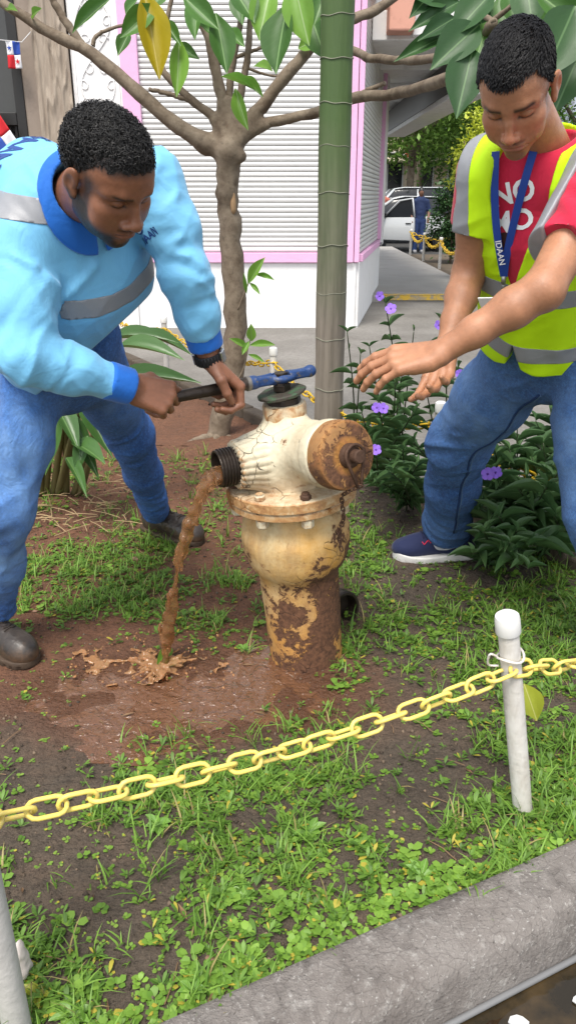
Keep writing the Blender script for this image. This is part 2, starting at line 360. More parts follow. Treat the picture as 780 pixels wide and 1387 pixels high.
kv = np.array(kv); nz = fbm(kv.astype(np.float32), 9, 2)*.0035+fbm(kv.astype(np.float32), 45, 6)*.0022; kv += nz[:, None]*V3(.25, -.5, .8); n_ = len(prof)
for i in range(len(s_)-1):
    for j in range(n_-1): kf.append((i*n_+j, i*n_+j+1, (i+1)*n_+j+1, (i+1)*n_+j))
obj('kerb', mesh_of('kerb', kv, np.array(kf), [M_KERB]), kind='structure')
t_ = NT('gutter_water', .03, .5); t_.color(t_.mix(t_.ramp(t_.noise(9, 5), [(.4, 0), (.7, 1)]), (.020, .015, .008), (.075, .048, .020))); t_.bump(t_.noise(14, 2), .006, .3); M_GUT = t_.m
p0, p1 = KA-KD*3, KA+KD*2.6; a_ = KN*.10; b_ = KN*.75; sheet('gutter_water', [(p0+a_)[:2], (p1+a_)[:2], (p1+b_)[:2], (p0+b_)[:2]], -.085, M_GUT)
MB().tube([KA+KD*(-1)+KN*.163+V3(0, 0, -.078), KA+KD*.5+KN*.165+V3(0, 0, -.078), KA+KD*1.6+KN*.163+V3(0, 0, -.078)], .007, 8).build('hose', plain('grey_hose', (.16, .16, .16), .5), smooth=True, label='thin grey hose lying in the gutter along the kerb', cat='hose')
# stone edging between soil and paving at the back
M_EDGE = plain('mossy_edging', (.085, .066, .048), .9, .4, 9, bump=.01, bscale=30); EDG = thing('edging', 'low brown stone edging along the back of the planting bed', 'edging', (.75, 3.35, 0))
L0 = FA+FN*.15
for i in range(-3, 24):
    a = L0+FD*(i*.33); rr = random.Random(i); R_ = np.stack([FD, FN, V3(0, 0, 1)], 1); MB().box((.004, -.05, -.02), (.322, .05, .075+rr.uniform(-.008, .01)), M=(R_, a)).build('stone', M_EDGE, EDG, bevel=.012)

# ------------------------------------------------------------------ the shop building at the back
BY = 8.9
def bx(px, py=90): return float(at(px, py, BY)[0])
def wallmat(name, c, var=.10, dirt=(.35, .32, .28), amt=.4):
    t = NT(name, .8, .3); n = t.noise(1.2, 5); n2 = t.noise(7, 6, .7); k = t.mix(n, [x*(1-var) for x in c], c); t.color(t.mix(t.math('MULTIPLY', t.ramp(n2, [(.5, 0), (.8, 1)]), amt), k, [a*b for a, b in zip(dirt, c)])); t.bump(t.noise(40, 4), .003, .6); return t.m
M_WHITEW = wallmat('white_painted_wall', (.74, .73, .72), .06, (.55, .5, .45), .35); M_PINK = wallmat('pink_paint', (.74, .42, .62), .05, (.7, .6, .6), .3); M_TAN = wallmat('tan_wall', (.30, .245, .20), .2)
t_ = NT('shutter_steel', .45, .5); n = t_.noise(3, 4, vec=t_.map((.4, 1, 6))); t_.color(t_.mix(n, (.52, .515, .50), (.68, .675, .66))); t_.set('Metallic', .15); t_.bump(t_.noise(30, 3), .002, .4); M_SHUT = t_.m
SHOP = thing('shop_building', 'corner shop building with white rolled shutters in pink frames over a white base wall', 'building', (-1.5, BY, 0))
C0 = V3(.78, BY, 0); C1 = V3(1.40, 12.5, 0); SDv = nrm(C1-C0); SNv = V3(SDv[1], -SDv[0], 0)
ZB, ZT = .70, 3.75
xl = bx(164); xs0, xs1 = bx(188), .60
MB().box((-2.6, BY, -.02), (C0[0]-.03, BY+.25, ZB)).build('base_wall', M_WHITEW, SHOP, bevel=.012)
MB().box((xl, BY-.035, ZB+.002), (C0[0]-.10, BY+.2, ZB+.105)).build('sill', M_PINK, SHOP, bevel=.006)
MB().box((xl, BY-.04, ZB+.108), (xs0, BY+.2, ZT)).build('frame_post', M_PINK, SHOP, bevel=.006)
MB().box((xs1+.02, BY-.045, ZB+.004), (xs1+.11, BY+.1, ZT)).build('frame_post', M_PINK, SHOP, bevel=.006); MB().box((xs1+.118, BY-.03, ZB+.004), (xs1+.175, BY+.1, ZT)).build('frame_post', M_PINK, SHOP, bevel=.006)
MB().box((-2.6, BY+.10, ZB), (C0[0]-.04, BY+.3, 5)).build('wall', M_WHITEW, SHOP)
def slat_mesh(L, p=.050):
    pr = [(0, .002), (-.006, .008), (-.0095, p*.45), (-.007, p-.010), (-.001, p-.004), (.006, p-.003), (.006, .002)]; m = MB(); n = len(pr); V = [(x, y, z) for x in (0, L) for y, z in pr]; m.add(V, [(j, (j+1) % n, n+(j+1) % n, n+j) for j in range(n)]+[tuple(range(n-1, -1, -1)), tuple(range(n, 2*n))])
    return m.mesh('slat', [M_SHUT])
SHU = MB().box((xs0-.01, BY+.03, ZB+.11), (xs1+.03, BY+.05, ZT)).build('shutter', M_SHUT, SHOP); sm_ = slat_mesh(xs1-xs0+.02)
for i in range(58):
    o = bpy.data.objects.new('slat', sm_); COL.objects.link(o); o.parent = SHU; o.location = (xs0, BY+.012+random.uniform(-.001, .001), ZB+.112+i*.050)
# side wall with its own shutter
Rs = np.stack([SDv, -SNv, V3(0, 0, 1)], 1); LS = float(np.linalg.norm(C1-C0))
MB().box((0.03, .0, -.02), (LS, .3, ZB), M=(Rs, C0)).build('base_wall', M_WHITEW, SHOP, bevel=.01); MB().box((.10, -.03, ZB+.002), (LS-.45, .2, ZB+.08), M=(Rs, C0)).build('sill', M_PINK, SHOP, bevel=.006)
MB().box((LS-.42, -.05, ZB+.003), (LS-.02, .3, 4.2), M=(Rs, C0)).build('pilaster', M_WHITEW, SHOP, bevel=.01); MB().box((LS-.50, -.035, ZB+.09), (LS-.43, .1, ZT), M=(Rs, C0)).build('frame_post', M_PINK, SHOP, bevel=.004)
SH2 = MB().box((.05, .04, ZB+.085), (LS-.45, .06, ZT), M=(Rs, C0)).build('shutter', M_SHUT, SHOP); sm2 = slat_mesh(LS-.52)
ang = math.atan2(SDv[1], SDv[0])
for i in range(58):
    o = bpy.data.objects.new('slat', sm2); COL.objects.link(o); o.parent = SH2; q_ = C0+SDv*.04-SNv*.018; o.location = (q_[0], q_[1], ZB+.088+i*.050); o.rotation_euler = (0, 0, ang)
MB().box((.0, .1, ZB), (LS, 2.0, 5), M=(Rs, C0)).build('wall', M_WHITEW, SHOP)
MB().tube([C0+SDv*LS*.86+V3(0, -.0, .72)+SNv*.06, C0+SDv*LS*.86+V3(0, 0, .72)-SNv*.1], .03, 10).build('latch', plain('steel_latch', (.3, .3, .3), .4, metal=.7), SHOP)
# left part: dark grille door, tan wall, drip-plastered column, white relief panel
MB().box((-7.5, BY+.12, -.02), (bx(-1), BY+.4, 5)).build('wall', M_TAN, SHOP); MB().box((bx(26), BY+.02, -.02), (bx(53), BY+.4, 5)).build('wall', M_TAN, SHOP, bevel=.01)
x0, x1 = bx(50), bx(97); nx, nz = 44, 260; X, Z = np.meshgrid(np.linspace(x0, x1, nx), np.linspace(0, 3.9, nz), indexing='ij'); P = np.stack([X.ravel()*26, np.zeros(nx*nz), Z.ravel()*3.4+.6*noise3(np.stack([X.ravel()*30, X.ravel()*0, Z.ravel()*2], 1), 1, 3)], 1)
dp = np.clip(1-2.2*np.abs(noise3(P, 1, 5)), -.2, 1)*.022+.006*noise3(P*2.7, 1, 8); i = np.arange(nx*nz).reshape(nx, nz); Q = np.stack([i[:-1, :-1], i[1:, :-1], i[1:, 1:], i[:-1, 1:]], -1).reshape(-1, 4)
t_ = NT('drip_plaster', .85, .3); t_.color(t_.mix(t_.noise(18, 5, .7, vec=t_.map((1, 1, .2))), (.20, .155, .12), (.42, .36, .29))); t_.bump(t_.noise(120, 3), .002); me = mesh_of('column', np.stack([X.ravel(), BY-.06-dp, Z.ravel()], 1), Q, [t_.m]); obj('column', me, None, SHOP)
MB().box((x0+.01, BY-.05, -.02), (x1-.01, BY+.3, 3.9)).build('column_core', M_TAN, SHOP)
xp0, xp1 = bx(98), bx(166); PAN = MB().box((xp0, BY-.03, -.02), (xp1-.004, BY+.3, 3.9)).build('relief_panel', M_WHITEW, SHOP, bevel=.008)
for s_ in (xp0+.035, xp1-.04): MB().tube([(s_, BY-.032, .8), (s_, BY-.032, 3.8)], .009, 6).build('moulding', M_WHITEW, PAN, smooth=True)
xm, hw = (xp0+xp1)/2, (xp1-xp0)*.36
for z0 in np.arange(1.0, 3.7, .56):
    for sg in (1, -1):
        tt = np.linspace(0, 1, 14); MB().tube(np.stack([xm+sg*hw*np.sin(tt*np.pi)*(.92), BY-.032+0*tt, z0+.56*tt], 1), .010, 6).build('moulding', M_WHITEW, PAN, smooth=True)
        for k_ in range(3):
            a = np.linspace(0, 4.6, 14); r_ = .058*(1-a/6.5); cx, cz = xm+sg*hw*(.45 if k_ != 1 else .78), z0+.13+.15*k_; MB().tube(np.stack([cx+sg*r_*np.cos(a+k_), BY-.032+0*a, cz+r_*np.sin(a+k_)], 1), .008, 5).build('scroll', M_WHITEW, PAN, smooth=True)
M_DARKM = plain('black_metal', (.016, .015, .014), .5); DR = MB().box((bx(-60), BY+.06, .0), (bx(27), BY+.10, 2.05)).build('door', plain('dark_door', (.022, .018, .016), .6), SHOP)
MB().box((bx(15), BY+.0, .0), (bx(28), BY+.06, 4)).box((bx(-60), BY+.0, 2.05), (bx(15)-.003, BY+.06, 2.17)).build('door_frame', M_DARKM, DR, bevel=.006)
MB().box((bx(-60), BY+.09, 2.17), (bx(15), BY+.1, 4)).build('fanlight', plain('dull_glass', (.05, .05, .048), .2), DR)
g = MB()
for k_ in range(-30, 34):
    xa = bx(-60)+k_*.05
    for sg in (1, -1):
        p, q = V3(xa, BY+.045, .25), V3(xa+sg*1.75, BY+.045, 2.0); lo_, hi_ = bx(-60), bx(14)
        ts = [t for t in np.linspace(0, 1, 60) if lo_ < (p+(q-p)*t)[0] < hi_]
        if len(ts) > 1: g.tube([p+(q-p)*ts[0], p+(q-p)*ts[-1]], .006, 4)
g.build('grille', M_DARKM, DR)
for px in (11, 3): MB().box((bx(px)-.012, BY+.03, .1), (bx(px)+.012, BY+.055, 2.05)).build('grille_bar', M_DARKM, DR)
MB().box((bx(41), BY-.01, 1.35), (bx(50), BY+.03, 1.72)).build('meter_panel', plain('grey_enamel', (.10, .085, .075), .5), SHOP, bevel=.006); MB().box((bx(42), BY-.008, 1.78), (bx(47), BY+.03, 1.9)).build('wall_plate', plain('white_plastic', (.6, .6, .58), .5), SHOP, bevel=.004); MB().box((bx(47), BY-.006, 1.62), (bx(53), BY+.03, 1.95)).build('notice', plain('pink_notice', (.30, .12, .13), .7), SHOP)
# flags hung in the doorway
M_FW, M_FR, M_FB = plain('flag_white', (.62, .62, .64), .7, .06), plain('flag_red', (.50, .012, .020), .7, .06), plain('flag_blue', (.015, .055, .30), .7, .06)
def star(c, r, y): return [(c[0]+(r if i % 2 == 0 else r*.4)*math.sin(i*math.pi/5), y, c[1]+(r if i % 2 == 0 else r*.4)*math.cos(i*math.pi/5)) for i in range(10)]
def flag(label, px0, px1, py0, py1, rot, quarters):
    a, b = at(px0, py0, BY-.14), at(px1, py1, BY-.14); w, h = b[0]-a[0], a[2]-b[2]; f = thing('flag', label, 'flag', (a[0], BY-.14, a[2])); f.rotation_euler = (0, rot, 0); n = 8
    for qi, (m, mx, mz) in enumerate(quarters):
        V, F = [], []
        for i in range(n+1):
            for j in range(n+1):
                u, v = (mx+i/n)/2, (mz+j/n)/2; V.append((u*w, .012*math.sin(u*9+v*4), -v*h))
        for i in range(n):
            for j in range(n): F.append((i*(n+1)+j, (i+1)*(n+1)+j, (i+1)*(n+1)+j+1, i*(n+1)+j+1))
        o = MB().add(V, F).build('quarter', m, f, smooth=True, local=True); mo = o.modifiers.new('t', 'SOLIDIFY'); mo.thickness = .002
    for c, m in (((.25*w, -.25*h), M_FB), ((.75*w, -.75*h), M_FR)):
        y = .012*math.sin(c[0]/w*9-c[1]/h*4)-.016; MB().add([(c[0], y, c[1])]+star(c, .028, y), [(0, 1+i, 1+(i+1) % 10) for i in range(10)]).build('star', m, f, local=True)
Qf = [(M_FW, 0, 0), (M_FB, 1, 0), (M_FR, 0, 1), (M_FW, 1, 1)]
flag('small red, white and blue quartered flag with stars hanging high in the doorway', 8, 31, 56, 93, 0, Qf); flag('red and white flag corner hanging lower, at the left edge of the doorway', -32, 10, 165, 235, -.55, [(M_FW, 0, 0), (M_FR, 1, 0), (M_FB, 0, 1), (M_FW, 1, 1)])
MB().tube([at(-40, 50, BY-.14), at(0, 54, BY-.14), at(30, 57, BY-.14), at(45, 40, BY-.05)], .004, 5).build('cord', plain('white_cord', (.6, .6, .6), .7), label='thin white cord carrying the flag across the doorway', cat='cord')
# canopy over the side pavement, with a dark sign box along its edge
CAN = thing('canopy', 'white concrete canopy jutting out over the side pavement', 'canopy', (2.0, 12, 0))
MB().box((.9, 9.6, 2.92), (2.35, 19.6, 3.2)).build('slab', wallmat('white_soffit', (.76, .75, .73), .1), CAN, bevel=.01)
for y in (11.2, 13.0, 14.8, 16.6, 18.4): MB().box((.95, y, 2.86), (2.3, y+.05, 2.918)).build('batten', bpy.data.materials['white_soffit'], CAN)
SG = MB().box((1.90, 9.9, 2.44), (2.28, 16.8, 2.86)).build('sign_box', wallmat('pale_sign_edge', (.66, .65, .63), .08), CAN, bevel=.012); MB().box((1.888, 9.96, 2.50), (1.898, 16.7, 2.85)).build('sign_face', plain('dark_brown_panel', (.030, .026, .024), .5, .4, 4), SG)
a, b = at(525, 20, 9.6), at(557, 45, 9.6); MB().box((a[0]-.01, 9.35, b[2]-.02), (b[0], 10.1, b[2]+1.2)).build('beam', wallmat('salmon_paint', (.62, .32, .24), .08), CAN, bevel=.02)
MB().box((b[0]+.004, 9.5, 2.95), (3.4, 9.9, 3.6)).build('fascia', M_WHITEW, CAN, bevel=.01)
# ------------------------------------------------------------------ people
def head_sdf(Q, w=1.0, jaw=.052, fat=0.0, nosew=1.0, lip=1.0):
    X = np.abs(Q[:, 0:1]); S = np.concatenate([X, Q[:, 1:]], 1).astype(np.float32)     # mirrored
    d = s_ell(S, (0, -.012, .045), (.074*w, .099, .083))
    d = smin(d, s_ell(S, (0, .030, .045), (.065*w, .060, .058)), .02)
    d = smin(d, s_ell(S, (0, .034, -.018), (.059*w+fat*.5, .062, .072)), .02)
    d = smin(d, s_ell(S, (0, .034, -.060), (jaw+fat, .050+fat, .042)), .022)
    d = smin(d, s_ell(S, (0, .077, -.088), (.022+fat*.5, .016, .016)), .022)
    d = smin(d, s_ell(S, (.043*w, .056, -.008), (.024, .026, .020)), .016)
    d = smin(d, s_ell(S, (.040, .062, -.036), (.020+fat, .022, .024)), .02)
    d = smin(d, s_chain(S, [(.050*w, .062, .033), (.030, .080, .037), (0, .084, .033)], [.009, .010, .010], .008), .014)
    d = smax(d, -s_ell(S, (.031, .097, .017), (.018, .017, .0115)), .014)
    # lowered lids: ball with a lash line below
    d = smin(d, s_ell(S, (.0315, .0715, .0175), (.0150, .0145, .0118)), .004)
    d = smax(d, -s_chain(S, [(.017, .0815, .0135), (.030, .0870, .0092), (.046, .076, .0115)], [.0012, .0017, .0012], .002), .003)
    d = smax(d, -s_chain(S, [(.018, .083, .0235), (.031, .0855, .0275), (.045, .077, .0245)], [.001, .0015, .001], .002), .004)
    # nose
    d = smin(d, s_chain(S, [(0, .084, .030), (0, .097, .008), (0, .109, -.016)], [.0078, .0080, .0095*nosew], .006), .010)
    d = smin(d, s_ell(S, (0, .1115, -.0195), (.0118*nosew, .0115, .0105)), .006)
    d = smin(d, s_ell(S, (.0135*nosew, .1000, -.0250), (.0076*nosew, .0110, .0080)), .007)
    d = smax(d, -s_ell(S, (.0080*nosew, .107, -.0345), (.0042, .006, .0045)), .003)
    # mouth
    d = smin(d, s_ell(S, (0, .074, -.050), (.033, .026, .026)), .014)
    d = smin(d, s_ell(S, (0, .0945, -.0465), (.0255, .0088*lip, .0056*lip)), .004)
    d = smin(d, s_ell(S, (0, .0935, -.0580), (.0225, .0100*lip, .0072*lip)), .004)
    d = smax(d, -s_chain(S, [(0, .105, -.0520), (.013, .1030, -.0518), (.0300, .087, -.0540)], [.0016, .0016, .0014], .002), .0025)
    d = smax(d, -s_ell(S, (0, .108, -.040), (.0035, .010, .0055)), .005)
    d = smax(d, -s_ell(S, (0, .106, -.0705), (.018, .014, .005)), .012)
    # ear
    e = s_ell(S, (.0785*w, -.010, .006), (.0075, .0175, .031), frame((-.35, 1, -.12), (.10, .12, 1)))
    e = smin(e, s_ell(S, (.074*w, .000, -.020), (.006, .010, .012)), .008)
    e = smax(e, -s_ell(S, (.0885*w, -.006, .006), (.0085, .0105, .0175), frame((-.35, 1, -.12), (.10, .12, 1))), .004)
    return smin(d, e, .006)

def make_hand(wr, yd, zb, side, curl, spread=(.10, .03, -.04, -.12), thumb=((.024, .022, -.010), (.046, .050, -.018), (.052, .082, -.022), (.050, .108, -.024)), sc=1.0):
    """implicit hand; yd along the fingers, zb out of the back of the hand, thumb on +x"""
    yd = nrm(yd); zb = nrm(zb-yd*np.dot(zb, yd)); xd = side*np.cross(yd, zb); R = np.stack([xd, yd, zb], 1)*sc
    wr = np.asarray(wr, float); L = lambda p: wr+R@np.asarray(p, float)
    fx = (.031, .0105, -.0105, -.030); by = (.092, .097, .092, .082); ln = ((.044, .027, .022), (.048, .031, .023), (.045, .029, .022), (.035, .021, .019))
    r0 = (.0098, .0100, .0096, .0086); fingers = []; nails = []; key = [wr]
    meta = [([L((x*.55, .000, 0)), L((x, y, .002))], [.0145*sc, .0118*sc]) for x, y in zip(fx, by)]
    for i in range(4):
        p = np.array([fx[i], by[i], .001]); a = 0; pts = [L((fx[i]*.9, by[i]-.02, -.001)), L(p)]; rs = [r0[i]*1.1*sc, r0[i]*1.06*sc]
        for j in range(3):
            a += curl[i][j]; dv = np.array([math.sin(spread[i])*math.cos(a), math.cos(spread[i])*math.cos(a), -math.sin(a)])
            if j == 2: nails.append((L(p+dv*ln[i][j]*.62+np.array([0, math.sin(a), math.cos(a)])*r0[i]*.74), R@np.array([0, math.sin(a), math.cos(a)])/sc, R@dv/sc))
            p = p+dv*ln[i][j]; pts.append(L(p)); rs.append(r0[i]*(.97, .88, .76)[j]*sc)
        fingers.append((pts, rs)); key += pts
    tp = [L(q) for q in thumb]; fingers.append((tp, [.0150*sc, .0125*sc, .0112*sc, .0090*sc])); key += tp
    tv = nrm(tp[3]-tp[2]); nails.append((tp[3]-tv*.006+nrm(np.cross(np.cross(tv, xd*side), tv)+.0001)*.0, xd/1.0, tv))
    def f(P):
        d = None
        for pts, rs in meta:
            e = s_cone(P, pts[0], pts[1], rs[0], rs[1]); d = e if d is None else smin(d, e, .012)
        d = smin(d, s_cone(P, L((.020, .020, -.010)), L((.030, .048, -.014)), .016*sc, .012*sc), .012)
        d = smin(d, s_cone(P, L((-.022, .020, -.008)), L((-.026, .055, -.008)), .014*sc, .011*sc), .012)
        palm = d; out = d
        for pts, rs in fingers:
            e = s_chain(P, pts, rs, .003)
            for q, r in zip(pts[1:-1], rs[1:-1]): e = smin(e, np.sqrt(((P-np.asarray(q, np.float32))**2).sum(1))-r*1.04, .003)
            out = np.minimum(out, smin(palm, e, .007))
        return out
    return f, key, nails

def skin_cols(V, base, nails=()):
    c = np.tile(np.array(base, np.float32), (len(V), 1)); n = fbm(V, 22, 3)*.12+fbm(V, 160, 5, 2)*.08; c *= (1+n)[:, None]
    for p, nv, dv in nails:
        d = V-np.asarray(p, np.float32); u = d@np.asarray(dv, np.float32); z = d@np.asarray(nv, np.float32); s2 = np.maximum((d*d).sum(1)-u*u-z*z, 0)
        k = np.clip(1.6-np.sqrt((u/.0062)**2+s2/(.0052**2)), 0, 1)*(np.abs(z) < .008)
        c = c*(1-k[:, None])+k[:, None]*np.minimum(np.array([base[0]*1.5, base[1]*1.65, base[2]*1.7]), .85)
    return c.astype(np.float32)
def skin_mat(name, rough=.42, sss=.06):
    t = NT(name, rough, .45); a = t.attr('Col'); t.color(a); t.set('Subsurface Weight', sss); t.b.inputs['Subsurface Radius'].default_value = (1, .35, .2); t.b.inputs['Subsurface Scale'].default_value = .006
    t.set('Roughness', t.ramp(t.noise(45, 4), [(.3, rough-.12), (.7, rough+.10)]))
    t.bump(t.vor(900), .0006, .5); t.bump(t.noise(260, 3), .0012, .5); return t.m
def peel(name, V, Q, planes, off, f, mat, parent, sub=None, **k):
    """the piece of a cloth surface between planes [(point, outward normal)], lifted by off: sewn-on tape"""
    me = mesh_of(name, V, Q); bm = bmesh.new(); bm.from_mesh(me)
    for p, n in planes:
        bmesh.ops.bisect_plane(bm, geom=bm.verts[:]+bm.edges[:]+bm.faces[:], plane_co=Vector(p), plane_no=Vector(n), clear_outer=True, dist=1e-5)
    bm.to_mesh(me); bm.free(); n = len(me.vertices)
    if n == 0: print('EMPTY PEEL', name); return None
    co = np.zeros(n*3, np.float32); me.vertices.foreach_get('co', co); P = co.reshape(-1, 3); G = grad(f, P); G /= np.linalg.norm(G, axis=1, keepdims=True)+1e-9
    me.vertices.foreach_set('co', (P+G*off).ravel()); me.materials.append(mat); me.polygons.foreach_set('use_smooth', np.ones(len(me.polygons), bool)); me.update()
    o = obj(name, me, None, parent, **k); m = o.modifiers.new('thick', 'SOLIDIFY'); m.thickness = .0012; m.offset = -1; return o
def text_mesh(s, size, bold=0.0):
    cu = bpy.data.curves.new('t', 'FONT'); cu.body = s; cu.size = size; cu.align_x = 'CENTER'; cu.align_y = 'CENTER'; cu.offset = bold; cu.resolution_u = 3
    o = bpy.data.objects.new('t', cu); COL.objects.link(o); dg = bpy.context.evaluated_depsgraph_get(); dg.update()
    me = bpy.data.meshes.new_from_object(o.evaluated_get(dg)); bpy.data.objects.remove(o); bpy.data.curves.remove(cu)
    bm = bmesh.new(); bm.from_mesh(me); bmesh.ops.triangulate(bm, faces=bm.faces); bmesh.ops.subdivide_edges(bm, edges=[e for e in bm.edges if e.calc_length() > size*.12], cuts=2); bmesh.ops.triangulate(bm, faces=bm.faces); bm.to_mesh(me); bm.free(); return me
def text_flat(name, s, size, o, x, y, mat, parent, bold=0.0, local=False):
    me = text_mesh(s, size, bold); n = len(me.vertices); co = np.zeros(n*3, np.float32); me.vertices.foreach_get('co', co); co = co.reshape(-1, 3)
    P = np.asarray(o)+np.outer(co[:, 0], x)+np.outer(co[:, 1], y); me.vertices.foreach_set('co', P.astype(np.float32).ravel()); me.materials.clear(); me.materials.append(mat); me.update(); return obj(name, me, None, parent, local)
def text_on(name, s, size, o, x, y, f, off, mat, parent, bold=0.0):
    me = text_mesh(s, size, bold); n = len(me.vertices); co = np.zeros(n*3, np.float32); me.vertices.foreach_get('co', co); co = co.reshape(-1, 3)
    P = np.asarray(o)+np.outer(co[:, 0], x)+np.outer(co[:, 1], y); P = onto(f, P, off); me.vertices.foreach_set('co', P.ravel()); me.materials.clear(); me.materials.append(mat); me.update(); return obj(name, me, None, parent)
def ribbon(pts, nor, w, th=.0015):
    """flat strap: centre points, face normals, width"""
    pts = np.asarray(pts, float); T = np.gradient(pts, axis=0); T /= np.linalg.norm(T, axis=1, keepdims=True); nor = np.asarray(nor, float); S = np.cross(T, nor); S /= np.linalg.norm(S, axis=1, keepdims=True); V = []; F = []
    for p, s_, n_ in zip(pts, S, nor):
        for a, b in ((-1, 0), (1, 0), (1, 1), (-1, 1)): V.append(p+s_*a*w/2+n_*b*th)
    for i in range(len(pts)-1):
        for j in range(4): F.append((i*4+j, i*4+(j+1) % 4, i*4+4+(j+1) % 4, i*4+4+j))
    return MB().add(V, F+[(3, 2, 1, 0), tuple(4*(len(pts)-1)+j for j in range(4))])
def fold_noise(P, axis, k_long, k_cross, seed):
    a = nrm(axis).astype(np.float32); u = P@a; Qp = P-np.outer(u, a); n_ = noise3((Qp*k_cross+np.outer(u*k_long, a)+.35*noise3(P, 9, seed+50)[:, None]).astype(np.float32), 1, seed); return .75-2.2*np.abs(n_)+.35*n_
def hit(f, px, py, off=0.0):
    """first point of surface f on the ray through a pixel"""
    o = V3(0, 0, CAMH); d = nrm(at(px, py, 2.0)-o); t = 1.0
    for _ in range(70):
        v = float(f((o+d*t)[None].astype(np.float32))[0])-off; t += v*.7
        if abs(v) < 2e-4 or t > 4: break
    return o+d*t
def near(P, c, r): return np.exp(-((P-np.asarray(c, np.float32))**2).sum(1)/(r*r))
def crease(P, f, lines):
    """soft ridges of cloth: [(pts, r, amount)]"""
    for pts, r, a in lines:
        d = None
        for i in range(len(pts)-1):
            e = s_cone(P, pts[i], pts[i+1], 0, 0); d = e if d is None else np.minimum(d, e)
        f = f-a*np.exp(-(d/r)**2)
    return f

def denim_mat(name, hi, lo, fade):
    t = NT(name, .85, .2); n = t.noise(3.5, 4); n2 = t.noise(60, 4); tw = t.wave(420, t.map((1, 1, 1), rot=(.5, .6, .7)), 2, detail=2)
    c = t.mix(t.ramp(n, [(.38, 0), (.66, 1)]), lo, hi); c = t.mix(t.ramp(t.noise(130, 5, .75), [(.40, 0), (.72, .8)]), c, [x*1.9 for x in hi]); c = t.mix(t.ramp(n2, [(.45, 0), (.75, .6)]), c, lo); c = t.mix(t.math('MULTIPLY', t.attr('fade', 'Fac'), 1.0), c, fade)
    c = t.mix(t.math('MULTIPLY', tw, .22), c, [x*.45 for x in lo]); t.color(c); t.bump(tw, .0012, .6); t.bump(t.math('ABSOLUTE', t.math('SUBTRACT', t.noise(10, 3, .5, dist=1.5), .5)), .05, .30); t.bump(t.noise(40, 4), .006, .5); t.set('Sheen Weight', .1); return t.m
def cloth_mat(name, c, rough=.75, weave=900, b=.0015, big=.05):
    t = NT(name, rough, .3); n = t.noise(9, 4)
    t.color(t.mix(n, [x*(1-big) for x in c], [min(1, x*(1+big)) for x in c])); cz_ = t.math('ABSOLUTE', t.math('SUBTRACT', t.noise(11, 3, .45, dist=1.2), .5)); t.bump(cz_, .045, .12); t.bump(t.noise(26, 3), .006, b*150); t.bump(t.noise(weave, 2), .0006, .5); t.set('Sheen Weight', .15); return t.m
def shoe(o, yd, name, parent, mats, boot, sz=1.0):
    """o heel point on the ground, yd toe direction"""
    yd = nrm(V3(yd[0], yd[1], 0)); R = np.stack([np.cross(yd, (0, 0, 1)), yd, V3(0, 0, 1)], 1); o = np.asarray(o, float)
    def loc(P): return (((P-o.astype(np.float32))@R.astype(np.float32))/sz).astype(np.float32)
    def up(P):
        Q = loc(P)
        d = s_ell(Q, (0, .235, .040), (.047, .062, .046 if boot else .036)); d = smin(d, s_ell(Q, (.0, .165, .055), (.043, .085, .048 if boot else .045)), .03)
        d = smin(d, s_ell(Q, (0, .060, .055), (.039, .056, .060)), .03)
        d = smin(d, s_cone(Q, (0, .075, .06), (0, .070, .155 if boot else .085), .050, .050 if boot else .046), .03)
        if not boot: d = smax(d, -s_cone(Q, (0, .075, .095), (0, .07, .2), .036, .04), .01)
        d = smax(d, .016-Q[:, 2], .004)
        if boot:
            d = d-.0022*np.tanh(40*(s_ell(Q, (0, .29, .05), (.07, .075, .06))*-1))  # toe cap step
            d = d-.0016*np.sin(fbm(Q, 26, 4)*9)*near(Q, (0, .15, .09), .07)
        else: d = d-.0018*np.tanh(60*(.05-Q[:, 2]+.25*np.maximum(Q[:, 1]-.18, 0)))
        return d
    def sole(P):
        Q = loc(P); Z = Q.copy(); Z[:, 2] = 0
        d2 = s_chain(Z, [(0, .245, 0), (-.003, .19, 0), (0, .12, 0), (0, .048, 0)], [.046, .051, .043, .043], .03)
        top = .026 if boot else .026+.016*np.clip((.14-Q[:, 1])/.12, 0, 1)+.012*np.clip((Q[:, 1]-.24)/.05, 0, 1)
        d2 = d2-(.004 if boot else .003)+((.0035 if boot else .001)*(np.abs(np.mod(Q[:, 1]*45, 1)-.5) < .2)*(Q[:, 2] < .012))
        return smax(d2, np.maximum(Q[:, 2]-top, .001-Q[:, 2]), .006)
    pts = o+np.array([[-.07, -.02, -.01], [.07, .32, .2]])@np.eye(3); cs = [o+R@np.array(q)*sz for q in ((-.08, -.03, -.01), (.08, -.03, .23), (-.08, .32, 0), (.08, .32, .2))]
    lo, hi = bounds(cs, .01); u = sdf_obj(name, up, lo, hi, .003, mats[0], parent); sdf_obj('sole', sole, lo, hi, .003, mats[1], u)
    L = lambda *q: o+R@np.array(q)*sz; n = 6 if boot else 5
    for i in range(n):
        y = .125+.016*i if boot else .115+.020*i; z0 = .16-.011*i if boot else .115-.008*i
        a = onto(up, [L(-.026, y, z0), L(-.014, y+.004, z0+.02), L(0, y+.006, z0+.03), L(.014, y+.004, z0+.02), L(.026, y, z0)], .002)
        MB().tube(spline(a, 10), .0026, 5).build('lace', mats[2], u, smooth=True)
    return up, L, u
